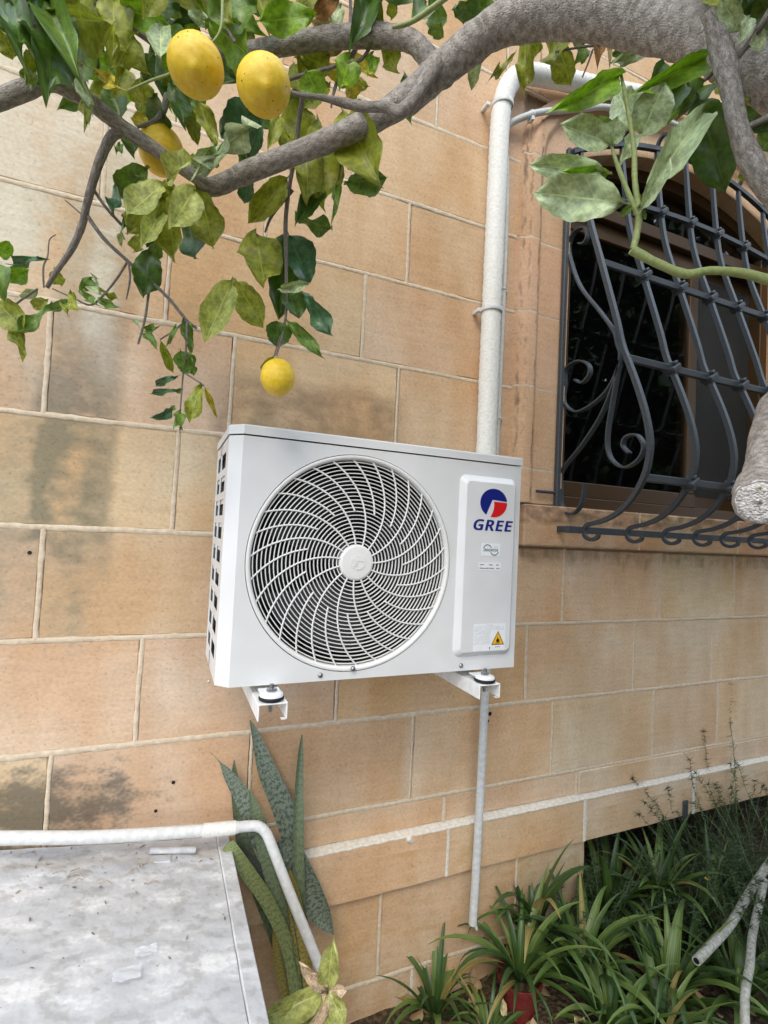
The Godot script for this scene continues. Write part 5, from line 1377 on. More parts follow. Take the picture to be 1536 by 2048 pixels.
func build_unit() -> void:
	var u := thing("air_conditioner", "white outdoor air conditioner unit with round spiral fan grille, mounted on the wall", "air conditioner", Vector3(-0.322, 1.188, 0.0))
	var W := 0.745
	var H := 0.55
	var zf := 0.42
	var zb := 0.12
	var lidy := 0.528
	var c := Vector2(0.291, 0.264)
	var gr := 0.2475
	# casing: front sheet with the round opening, chamfered left edge, right side, underside and back
	var b := MB.new()
	var ang := []
	for i in 120: ang.push_back(TAU * i / 120.0)
	for p in [Vector2(0.026, 0), Vector2(W, 0), Vector2(W, lidy - 0.0015), Vector2(0.026, lidy - 0.0015)]:
		var a: float = (p - c).angle()
		ang.push_back(fposmod(a, TAU))
	ang.sort()
	var edge := []
	for a in ang:
		var d := Vector2(cos(a), sin(a))
		var tx := INF if absf(d.x) < 1e-6 else ((W - c.x) / d.x if d.x > 0 else (0.026 - c.x) / d.x)
		var ty := INF if absf(d.y) < 1e-6 else ((lidy - 0.0015 - c.y) / d.y if d.y > 0 else (0.0 - c.y) / d.y)
		edge.push_back(c + d * min(tx, ty))
	for i in ang.size():
		var j := (i + 1) % ang.size()
		var p := c + Vector2(cos(ang[i]), sin(ang[i])) * gr
		var q := c + Vector2(cos(ang[j]), sin(ang[j])) * gr
		if p.distance_to(q) < 1e-5: continue
		b.face([Vector3(p.x, p.y, zf), Vector3(q.x, q.y, zf), Vector3(edge[j].x, edge[j].y, zf), Vector3(edge[i].x, edge[i].y, zf)], Vector3(0, 0, 1))
		b.face([Vector3(p.x, p.y, zf), Vector3(q.x, q.y, zf), Vector3(q.x, q.y, zf - 0.006), Vector3(p.x, p.y, zf - 0.006)], Vector3(c.x - p.x, c.y - p.y, 0))
	b.face([Vector3(0.026, 0, zf), Vector3(0.026, lidy - 0.0015, zf), Vector3(0.0, lidy - 0.0015, zf - 0.026), Vector3(0.0, 0, zf - 0.026)], Vector3(-1, 0, 1))
	b.face([Vector3(W, 0, zf), Vector3(W, lidy - 0.0015, zf), Vector3(W, lidy - 0.0015, zb), Vector3(W, 0, zb)], Vector3(1, 0, 0))
	b.face([Vector3(0.026, 0.0, zf), Vector3(W, 0.0, zf), Vector3(W, 0.0, zb), Vector3(0.0, 0.0, zb), Vector3(0.0, 0.0, zf - 0.026)], Vector3(0, -1, 0))
	b.face([Vector3(0, 0, zb), Vector3(W, 0, zb), Vector3(W, lidy, zb), Vector3(0, lidy, zb)], Vector3(0, 0, -1))
	put(u, "casing", b.mesh(), M.paint)
	# lid with a shadow gap under it
	b = MB.new()
	var top := [Vector2(0.0265, zf + 0.0022), Vector2(W + 0.002, zf + 0.0022), Vector2(W + 0.002, zb - 0.001), Vector2(-0.002, zb - 0.001), Vector2(-0.002, zf - 0.0265)]
	for i in 5:
		var p: Vector2 = top[i]
		var q: Vector2 = top[(i + 1) % 5]
		var o := Vector3((p + q).x * 0.5 - 0.37, 0, (p + q).y * 0.5 - 0.27)
		o = Vector3(0, 0, 1) if i == 0 else (Vector3(1, 0, 0) if i == 1 else (Vector3(0, 0, -1) if i == 2 else (Vector3(-1, 0, 0) if i == 3 else Vector3(-1, 0, 1))))
		var inp := Vector2(0.37, 0.27)
		var p2 := p.lerp(inp, 0.008)
		var q2 := q.lerp(inp, 0.008)
		b.face([Vector3(p.x, lidy + 0.0015, p.y), Vector3(q.x, lidy + 0.0015, q.y), Vector3(q.x, H - 0.003, q.y), Vector3(p.x, H - 0.003, p.y)], o)
		b.face([Vector3(p.x, H - 0.003, p.y), Vector3(q.x, H - 0.003, q.y), Vector3(q2.x, H, q2.y), Vector3(p2.x, H, p2.y)], o + Vector3.UP)
		b.face([Vector3(p.x, lidy + 0.0015, p.y), Vector3(q.x, lidy + 0.0015, q.y), Vector3(q2.x, lidy + 0.0015, q2.y), Vector3(p2.x, lidy + 0.0015, p2.y)], Vector3.DOWN)
	var tp := []
	for p in top:
		var p2: Vector2 = p.lerp(Vector2(0.37, 0.27), 0.008)
		tp.push_back(Vector3(p2.x, H, p2.y))
	b.face(tp, Vector3.UP)
	put(u, "lid", b.mesh(), M.paint)
	bar(u, "inner_tray", Vector3(0.02, lidy - 0.02, zb + 0.01), Vector3(W - 0.004, lidy + 0.004, zf - 0.03), M.dark, 0.0)
	# louvred left side
	var side := holder(u, "side_grille")
	bar(side, "side_panel", Vector3(0.0, 0.0, zb + 0.002), Vector3(0.003, lidy - 0.002, zb + 0.022), M.paint, 0.001)
	bar(side, "side_panel", Vector3(0.0, 0.0, 0.345), Vector3(0.003, lidy - 0.002, zf - 0.026), M.paint, 0.001)
	bar(side, "side_panel", Vector3(0.0, 0.0, 0.224), Vector3(0.003, lidy - 0.002, 0.242), M.paint, 0.001)
	var rows := 9
	for i in rows + 1:
		var y0 := 0.036 + i * 0.0535
		if i == 0:
			bar(side, "slat", Vector3(0.0, 0.0, zb + 0.0225), Vector3(0.003, 0.036, 0.3445), M.paint, 0.001)
		elif i == rows:
			bar(side, "slat", Vector3(0.0, y0 - 0.018, zb + 0.0225), Vector3(0.003, lidy - 0.002, 0.3445), M.paint, 0.001)
		else:
			for q in [[zb + 0.0225, 0.2235], [0.2425, 0.3445]]:
				var sb := MB.new()
				sb.box(Vector3(-0.0015, -0.009, q[0]), Vector3(0.0015, 0.009, q[1]), 0.001)
				sb.box(Vector3(0.002, -0.018, q[0]), Vector3(0.0035, -0.009, q[1]), 0.0)
				put(side, "slat", sb.mesh(), M.paint, Transform3D(Basis.IDENTITY, Vector3(0.0015, y0 - 0.009, 0)))
	bar(u, "condenser_coil", Vector3(0.014, 0.01, zb + 0.008), Vector3(0.03, lidy - 0.022, zf - 0.06), M.coil, 0.0)
	bar(u, "condenser_coil", Vector3(0.031, 0.01, zb + 0.008), Vector3(0.56, lidy - 0.022, zb + 0.03), M.coil, 0.0)
	bar(u, "compressor_wall", Vector3(0.565, 0.01, zb + 0.008), Vector3(0.569, lidy - 0.022, zf - 0.012), M.dark, 0.0)
	# fan grille: bezel, rings, spiral ribs, hub
	var fg := holder(u, "fan_grille")
	var o3 := Vector3(c.x, c.y, zf)
	b = MB.new()
	b.lathe([Vector2(0.2458, -0.010), Vector2(0.2458, 0.0008), Vector2(0.2446, 0.0022), Vector2(0.2405, 0.0024), Vector2(0.2375, 0.0008), Vector2(0.2352, -0.005), Vector2(0.2345, -0.022)], o3, Vector3(0, 0, 1), 128, -1.0)
	for i in b.n.size():
		var rel := b.v[i] - o3
		if b.n[i].z < -0.2: b.n[i] = -b.n[i]
	put(fg, "bezel", b.mesh(), M.grille)
	b = MB.new()
	b.lathe([Vector2(0.2342, -0.018), Vector2(0.2342, -0.13)], o3, Vector3(0, 0, 1), 96, 1.0)
	put(fg, "shroud", b.mesh(), M.dark)
	var nr := 22
	for i in nr:
		var r := 0.047 + (0.2325 - 0.047) * i / float(nr - 1) * 0.99
		var dz := dome(r)
		b = MB.new()
		b.lathe([Vector2(r - 0.0011, dz - 0.0035), Vector2(r - 0.0011, dz - 0.0004), Vector2(r - 0.0006, dz), Vector2(r + 0.0006, dz), Vector2(r + 0.0011, dz - 0.0004), Vector2(r + 0.0011, dz - 0.0035)], o3, Vector3(0, 0, 1), 96, 1.0)
		for k in b.n.size():
			var rel := b.v[k] - o3
			var rad := Vector2(rel.x, rel.y)
			var outw := signf(rad.length() - r)
			var want := Vector3(rad.x, rad.y, 0).normalized() * outw + Vector3(0, 0, 0.8)
			if b.n[k].dot(want) < 0.0: b.n[k] = -b.n[k]
		put(fg, "grille_ring", b.mesh(), M.grille)
	var ribs := 15
	for i in ribs * 2:
		var long := i % 2 == 0
		var r0 := 0.040 if long else 0.118
		var P := []
		var rad := []
		for k in 15:
			var t := lerpf(r0, 0.2362, k / 14.0)
			var s := (t - 0.04) / 0.196
			var a := TAU * i / (ribs * 2.0) + deg_to_rad(34.0) * pow(s, 1.25)
			P.push_back(o3 + Vector3(cos(a) * t, sin(a) * t, dome(t) + 0.0006))
			rad.push_back(0.0021)
		b = MB.new()
		b.tube(P, rad, 6, true)
		put(fg, "grille_rib", b.mesh(), M.grille)
	var hub := holder(u, "hub_cap")
	b = MB.new()
	b.lathe([Vector2(0.0, dome(0.0) + 0.0045), Vector2(0.034, dome(0.0) + 0.0040), Vector2(0.039, dome(0.0) + 0.0025), Vector2(0.0415, dome(0.0) - 0.001), Vector2(0.0415, dome(0.0) - 0.012)], o3, Vector3(0, 0, 1), 64, 1.0)
	for i in b.n.size():
		if b.n[i].z < -0.1: b.n[i] = -b.n[i]
	put(hub, "hub_disc", b.mesh(), M.grille)
	logo(hub, c.x + 0.002, c.y, 0.016, zf + dome(0.0) + 0.0049, M.grille, M.grille, 0.0007)
	# fan behind
	var fan := holder(u, "fan")
	b = MB.new()
	b.lathe([Vector2(0.0, -0.035), Vector2(0.048, -0.037), Vector2(0.052, -0.045), Vector2(0.052, -0.11)], o3, Vector3(0, 0, 1), 40, 1.0)
	put(fan, "fan_hub", b.mesh(), M.fan)
	for i in 3:
		var P := []
		for k in 9:
			var r := lerpf(0.05, 0.208, k / 8.0)
			var row := []
			for j in 9:
				var t := j / 8.0 - 0.5
				var a := TAU * i / 3.0 + 0.35 + t * (1.15 + 0.25 * k / 8.0) - 0.3 * k / 8.0
				row.push_back(o3 + Vector3(cos(a) * r, sin(a) * r, -0.075 + t * 0.06))
			P.push_back(row)
		b = MB.new()
		b.grid(P, false, 1.0)
		var fm := put(fan, "fan_blade", b.mesh(), M.fan)
	# raised service cover on the right with marks and stickers
	var cov := holder(u, "service_cover")
	b = MB.new()
	var l0 := rrect(0.557, 0.035, 0.729, 0.492, 0.018)
	var l1 := rrect(0.559, 0.037, 0.727, 0.490, 0.018)
	var l2 := rrect(0.569, 0.046, 0.720, 0.478, 0.014)
	var l3 := rrect(0.572, 0.049, 0.717, 0.475, 0.013)
	var P := []
	for q in [[l0, -0.001], [l1, 0.0025], [l2, 0.0125], [l3, 0.0140]]:
		var row := []
		for p in q[0]: row.push_back(Vector3(p.x, p.y, zf + q[1]))
		P.push_back(row)
	b.grid(P, true, 1.0)
	for i in b.n.size():
		if b.n[i].z < 0.0: b.n[i] = -b.n[i]
	var st := b.v.size()
	b.put(Vector3(0.644, 0.262, zf + 0.0142), Vector3(0, 0, 1))
	for p in P[3]: b.put(p, Vector3(0, 0, 1))
	for i in P[3].size(): b.tri(st, st + 1 + i, st + 1 + (i + 1) % P[3].size())
	put(cov, "cover_shell", b.mesh(), M.paint)
	var zc := zf + 0.0144
	logo(cov, 0.652, 0.424, 0.0365, zc, M.blue, M.red, 0.0004)
	text(cov, "lettering", "GREE", 0.0275, Vector3(0.6515, 0.366, zc + 0.0003), M.blue, 1.0, 0.22, 1.28)
	stickers(cov, zc)
	for p in [Vector2(0.221, 0.013), Vector2(0.584, 0.013), Vector2(0.295, 0.0245)]:
		b = MB.new()
		b.lathe([Vector2(0.0, 0.0045), Vector2(0.003, 0.0042), Vector2(0.0052, 0.0026), Vector2(0.0062, 0.0), Vector2(0.0062, -0.001)], Vector3(p.x, p.y, zf + (0.0065 if p.y > 0.02 else 0.0)), Vector3(0, 0, 1), 16, 1.0)
		for i in b.n.size():
			if b.n[i].z < -0.1: b.n[i] = -b.n[i]
		put(u, "screw", b.mesh(), M.steel)
	# feet, one pair over each bracket
	for x in [0.107, 0.628]:
		for z in [0.452, 0.14]:
			var f := holder(u, "foot")
			b = MB.new()
			b.box(Vector3(x - 0.022, -0.0075, z - 0.03), Vector3(x + 0.022, -0.0045, z + 0.014), 0.001)
			put(f, "foot_plate", b.mesh(), M.paint)
			b = MB.new()
			b.lathe([Vector2(0.0, 0.0005), Vector2(0.016, 0.0), Vector2(0.0235, -0.003), Vector2(0.0245, -0.008)], Vector3(x, -0.001, z + 0.008), Vector3.UP, 24, 1.0)
			for i in b.n.size():
				if b.n[i].y < -0.1: b.n[i] = -b.n[i]
			put(f, "foot_rim", b.mesh(), M.paint)
			b = MB.new()
			b.lathe([Vector2(0.0245, -0.009), Vector2(0.026, -0.012), Vector2(0.026, -0.015), Vector2(0.022, -0.0175), Vector2(0.0, -0.0175)], Vector3(x, 0.0, z + 0.008), Vector3.UP, 24, 1.0)
			put(f, "rubber_pad", b.mesh(), M.rubber)
			b = MB.new()
			b.tube([Vector3(x, -0.001, z + 0.008), Vector3(x, 0.005, z + 0.008)], [0.0105, 0.0105], 6, true, 0.3, null, 0.0, true)
			b.tube([Vector3(x, 0.005, z + 0.008), Vector3(x, 0.014, z + 0.008)], [0.0045, 0.0045], 8)
			put(f, "bolt", b.mesh(), M.steel)
	# wall brackets: U channels carrying the unit
	for q in [[-0.215, "white steel wall bracket under the left end of the air conditioner"], [0.306, "white steel wall bracket under the right end of the air conditioner, by the drain pipe"]]:
		var br := thing("wall_bracket", q[1], "bracket", Vector3(q[0], 1.170, 0.0), "wall brackets under the unit")
		var hw := 0.030
		b = MB.new()
		b.box(Vector3(-hw, -0.0032, 0.004), Vector3(hw, 0.0, 0.484), 0.001)
		b.box(Vector3(-hw, -0.034, 0.004), Vector3(-hw + 0.003, -0.0033, 0.484), 0.001)
		b.box(Vector3(hw - 0.003, -0.034, 0.004), Vector3(hw, -0.0033, 0.484), 0.001)
		b.face([Vector3(hw - 0.003, -0.034, 0.47), Vector3(hw - 0.003, -0.034, 0.484), Vector3(hw - 0.012, -0.034, 0.484), Vector3(hw - 0.012, -0.034, 0.47)], Vector3.DOWN)
		put(br, "channel_arm", b.mesh(), M.bracket)
		b = MB.new()
		b.box(Vector3(-hw, -0.034, 0.0005), Vector3(hw, 0.38, 0.0035), 0.001)
		b.box(Vector3(-hw, 0.001, 0.0036), Vector3(-hw + 0.003, 0.38, 0.035), 0.001)
		b.box(Vector3(hw - 0.003, 0.001, 0.0036), Vector3(hw, 0.38, 0.035), 0.001)
		put(br, "wall_leg", b.mesh(), M.bracket)
		for z in [0.46, 0.148]:
			b = MB.new()
			b.tube([Vector3(0, -0.0035, z), Vector3(0, -0.012, z)], [0.008, 0.008], 6, true, 0.0, null, 0.0, true)
			b.tube([Vector3(0, -0.012, z), Vector3(0, -0.024, z)], [0.0042, 0.0042], 8)
			put(br, "nut", b.mesh(), M.steel)

func dome(r: float) -> float:
	return -0.0055 + 0.0105 * (1.0 - pow(r / 0.236, 2.0))

func logo(parent: Node, cx: float, cy: float, r: float, z: float, m1: Material, m2: Material, th: float) -> void:
	var rx := r * 1.12
	# the long upper piece
	var a := arc(cx, cy, rx, r, 8, 238, 40)
	var p := a.duplicate()
	p.push_back(Vector2(cx - rx * 0.12, cy + r * 0.20))
	p.push_back(Vector2(cx - rx * 0.02, cy + r * 0.22))
	var b := MB.new()
	plate(b, p, z, z + th)
	put(parent, "emblem_arc", b.mesh(), m1)
	# the quarter
	var q := arc(cx, cy, rx, r, 258, 359, 24)
	q.push_back(Vector2(cx + rx * 0.98, cy + r * 0.07))
	q.push_back(Vector2(cx + rx * 0.02, cy + r * 0.10))
	for i in 7:
		var t := i / 6.0
		q.push_back(Vector2(cx + rx * (0.02 + 0.07 * sin(t * PI * 0.6) - 0.25 * t * t), cy + r * lerpf(0.06, -0.90, t)))
	b = MB.new()
	plate(b, q, z, z + th)
	put(parent, "emblem_quarter", b.mesh(), m2)

func stickers(cov: Node, z: float) -> void:
	var s := holder(cov, "inverter_sticker")
	var b := MB.new()
	plate(b, rrect(0.620, 0.289, 0.677, 0.321, 0.001, 2), z, z + 0.0003)
	put(s, "sticker_sheet", b.mesh(), M.sticker)
	text(s, "print", "INVERTER", 0.0068, Vector3(0.6485, 0.3035, z + 0.0005), M.teal, 1.0, 0.2, 1.0, 0.0002)
	text(s, "print", "G10", 0.0050, Vector3(0.664, 0.3125, z + 0.0005), M.conduit, 0.0, 0.2, 1.0, 0.0002)
	for q in [[0.638, 0.306, 15.0, 170.0], [0.660, 0.302, 195.0, 350.0]]:
		b = MB.new()
		var o := arc(q[0], q[1], 0.013, 0.012, q[2], q[3], 14)
		var i2 := arc(q[0], q[1], 0.0112, 0.0102, q[2], q[3], 14)
		i2.reverse()
		plate(b, o + i2, z + 0.0003, z + 0.0005)
		put(s, "print", b.mesh(), M.teal)
	s = holder(cov, "rating_sticker")
	b = MB.new()
	plate(b, rrect(0.613, 0.2525, 0.681, 0.2725, 0.001, 2), z, z + 0.0003)
	put(s, "sticker_sheet", b.mesh(), M.sticker)
	b = MB.new()
	for q in [[0.617, 0.630, 0.2665], [0.645, 0.655, 0.2665], [0.667, 0.673, 0.2665], [0.617, 0.6355, 0.2575], [0.637, 0.644, 0.2575], [0.646, 0.660, 0.2575], [0.667, 0.677, 0.2575]]:
		var x: float = q[0]
		while x < q[1]:
			b.box(Vector3(x, q[2] - 0.0013, z + 0.0003), Vector3(x + 0.0012, q[2] + rng.randf_range(0.0005, 0.0016), z + 0.0005))
			x += 0.0019
	put(s, "print", b.mesh(), M.black)
	s = holder(cov, "warning_sticker")
	b = MB.new()
	plate(b, rrect(0.607, 0.050, 0.703, 0.118, 0.001, 2), z, z + 0.0003)
	put(s, "sticker_sheet", b.mesh(), M.sticker)
	b = MB.new()
	var gy := 0.110
	for r in 17:
		var xe := 0.698 if r < 4 else 0.658
		if r == 0:
			b.box(Vector3(0.644, 0.1135, z + 0.0003), Vector3(0.664, 0.115, z + 0.0005))
		var x := 0.610
		while x < xe:
			var l := rng.randf_range(0.002, 0.007)
			if rng.randf() < 0.85: b.box(Vector3(x, gy, z + 0.0003), Vector3(min(x + l, xe), gy + 0.0011, z + 0.00045))
			x += l + 0.0012
		gy -= 0.0027
	put(s, "print", b.mesh(), M.conduit)
	b = MB.new()
	plate(b, [Vector2(0.661, 0.0640), Vector2(0.6805, 0.0990), Vector2(0.700, 0.0640)], z + 0.0003, z + 0.0005)
	put(s, "warning_triangle", b.mesh(), M.black)
	b = MB.new()
	plate(b, [Vector2(0.6642, 0.0659), Vector2(0.6805, 0.0952), Vector2(0.6968, 0.0659)], z + 0.0005, z + 0.0007)
	put(s, "warning_triangle", b.mesh(), M.yellow)
	b = MB.new()
	plate(b, [Vector2(0.677, 0.0705), Vector2(0.6752, 0.0745), Vector2(0.6768, 0.0785), Vector2(0.6775, 0.0765), Vector2(0.6795, 0.0845), Vector2(0.6815, 0.0800), Vector2(0.6825, 0.0770), Vector2(0.6842, 0.0790), Vector2(0.6857, 0.0745), Vector2(0.6842, 0.0705)], z + 0.0007, z + 0.0009)
	plate(b, [Vector2(0.673, 0.0680), Vector2(0.673, 0.0693), Vector2(0.688, 0.0693), Vector2(0.688, 0.0680)], z + 0.0007, z + 0.0009)
	put(s, "flame_mark", b.mesh(), M.black)
	b = MB.new()
	b.box(Vector3(0.6555, 0.053, z + 0.0003), Vector3(0.6575, 0.0595, z + 0.0005))
	for k in 5: b.box(Vector3(0.674 + k * 0.0028, 0.0575 + 0.001 * (k % 2), z + 0.0003), Vector3(0.6762 + k * 0.0028, 0.0595, z + 0.0005))
	put(s, "print", b.mesh(), M.black)
	b = MB.new()
	for q in [[0.619, 0.0525, 0.6195, 0.0605], [0.632, 0.0525, 0.6325, 0.0605], [0.6195, 0.0525, 0.632, 0.053], [0.6195, 0.060, 0.632, 0.0605], [0.668, 0.0525, 0.690, 0.053]]:
		b.box(Vector3(q[0], q[1], z + 0.0003), Vector3(q[2], q[3], z + 0.0005))
	put(s, "print", b.mesh(), M.conduit)

# ------------------------------------------------------------------ pipes
func pipe(parent: Node, called: String, pts: Array, r: float, m: Material, sides := 20, per := 8, hollow := false) -> void:
	var S := []
	for p in pts: S.push_back(Vector4(p.x, p.y, p.z, r))
	var Q := split4(smooth(S, per))
	var b := MB.new()
	b.tube(Q[0], Q[1], sides, true)
	put(parent, called, b.mesh(), m)

func build_pipes() -> void:
	# taped refrigerant line
	var t := thing("insulated_pipe", "thick white tape-wrapped refrigerant pipe bending above the air conditioner", "pipe", Vector3.ZERO)
	var S := []
	for p in [[0.556, 1.40, 0.055], [0.556, 1.823, 0.055], [0.557, 2.2, 0.052], [0.559, 2.527, 0.05], [0.560, 2.80, 0.05], [0.561, 2.95, 0.05], [0.566, 3.04, 0.05], [0.583, 3.115, 0.05], [0.615, 3.172, 0.05], [0.665, 3.208, 0.05], [0.73, 3.228, 0.05], [0.892, 3.268, 0.05], [1.104, 3.315, 0.052], [1.4, 3.385, 0.055], [1.9, 3.50, 0.055], [2.6, 3.62, 0.05]]:
		S.push_back(Vector4(p[0], p[1], p[2], 0.0335))
	var Q := smooth(S, 40)
	var len := 0.0
	for i in Q.size():
		if i > 0: len += Vector3(Q[i].x, Q[i].y, Q[i].z).distance_to(Vector3(Q[i - 1].x, Q[i - 1].y, Q[i - 1].z))
		var ph := fposmod(len / 0.027 + 0.25 * sin(len * 3.0), 1.0)
		Q[i].w = 0.0326 + 0.0026 * ph + 0.0012 * wob.get_noise_2d(len * 9.0, 4.0)
	var PR := split4(Q)
	var b := MB.new()
	b.tube(PR[0], PR[1], 24, true, 0.0, wob, 0.025)
	put(t, "taped_pipe", b.mesh(), M.tape)
	for y in [2.31, 3.05]:
		b = MB.new()
		b.lathe([Vector2(0.0355, -0.008), Vector2(0.0385, -0.007), Vector2(0.0385, 0.007), Vector2(0.0355, 0.008)], Vector3(0.5575 if y < 3.0 else 0.568, y, 0.052), Vector3.UP, 28, 1.0)
		b.box(Vector3(0.511, y - 0.007, 0.002), Vector3(0.5265, y + 0.007, 0.040), 0.002)
		put(t, "pipe_clip", b.mesh(), M.pvc)
	# thin grey conduit curving off behind the pipe
	var c := thing("curved_conduit", "thin grey conduit curving right from the taped pipe along the window arch", "conduit")
	pipe(c, "conduit_tube", [Vector3(0.585, 2.90, 0.022), Vector3(0.598, 2.98, 0.022), Vector3(0.622, 3.022, 0.03), Vector3(0.691, 3.066, 0.047), Vector3(0.76, 3.105, 0.047), Vector3(0.83, 3.135, 0.047), Vector3(0.94, 3.185, 0.047), Vector3(1.06, 3.235, 0.047), Vector3(1.3, 3.29, 0.047), Vector3(1.6, 3.31, 0.047), Vector3(2.0, 3.27, 0.047)], 0.0115, M.conduit)
	b = MB.new()
	b.lathe([Vector2(0.0118, -0.006), Vector2(0.0145, -0.005), Vector2(0.0145, 0.005), Vector2(0.0118, 0.006)], Vector3(0.700, 3.071, 0.047), Vector3(0.86, 0.5, 0).normalized(), 20, 1.0)
	b.box(Vector3(0.694, 3.045, 0.034), Vector3(0.706, 3.060, 0.058), 0.001)
	put(c, "conduit_clip", b.mesh(), M.pvc)
	var w := thing("thin_cable", "slim pale cable clipped to the wall right beside the taped pipe", "cable")
	pipe(w, "cable_run", [Vector3(0.632, 1.70, 0.012), Vector3(0.633, 2.0, 0.012), Vector3(0.634, 2.3, 0.012), Vector3(0.634, 2.6, 0.012), Vector3(0.625, 2.88, 0.013), Vector3(0.60, 2.98, 0.013)], 0.0075, M.conduit, 12)
	for y in [2.42, 1.95]:
		b = MB.new()
		b.box(Vector3(0.622, y - 0.005, 0.002), Vector3(0.652, y + 0.005, 0.010), 0.001)
		b.box(Vector3(0.624, y - 0.004, 0.0101), Vector3(0.643, y + 0.004, 0.0215), 0.004)
		put(w, "cable_clip", b.mesh(), M.pvc)
	# drain
	var d := thing("drain_pipe", "straight grey condensate drain pipe running down the wall below the unit", "pipe")
	pipe(d, "drain_tube", [Vector3(0.590, 1.25, 0.062), Vector3(0.588, 1.0, 0.062), Vector3(0.584, 0.6, 0.062), Vector3(0.5775, 0.238, 0.060)], 0.0138, M.conduit)
	b = MB.new()
	b.tube([Vector3(0.587, 0.240, 0.060), Vector3(0.594, 0.219, 0.058), Vector3(0.597, 0.212, 0.057)], [0.004, 0.006, 0.003], 8)
	put(d, "drain_tip", b.mesh(), M.tape)
	# white waste pipe over the box, bending down in front of the snake plant
	var p := thing("waste_pipe", "glossy white plastic pipe over the grey box, bent down past the snake plant", "pipe")
	pipe(p, "pipe_run", [Vector3(-1.5, 0.905, 0.10), Vector3(-1.1, 0.845, 0.10), Vector3(-0.74, 0.787, 0.10), Vector3(-0.538, 0.752, 0.10), Vector3(-0.282, 0.722, 0.10), Vector3(-0.21, 0.716, 0.10)], 0.0150, M.pvc)
	pipe(p, "pipe_bend", [Vector3(-0.235, 0.718, 0.10), Vector3(-0.185, 0.7145, 0.10), Vector3(-0.158, 0.710, 0.102), Vector3(-0.138, 0.694, 0.108), Vector3(-0.122, 0.662, 0.117), Vector3(-0.075, 0.55, 0.142), Vector3(-0.02, 0.425, 0.16), Vector3(0.028, 0.315, 0.17)], 0.0138, M.pvc)
	b = MB.new()
	b.tube([Vector3(-0.300, 0.7235, 0.10), Vector3(-0.218, 0.7165, 0.10)], [0.0172, 0.0172], 24)
	put(p, "pipe_collar", b.mesh(), M.tape)

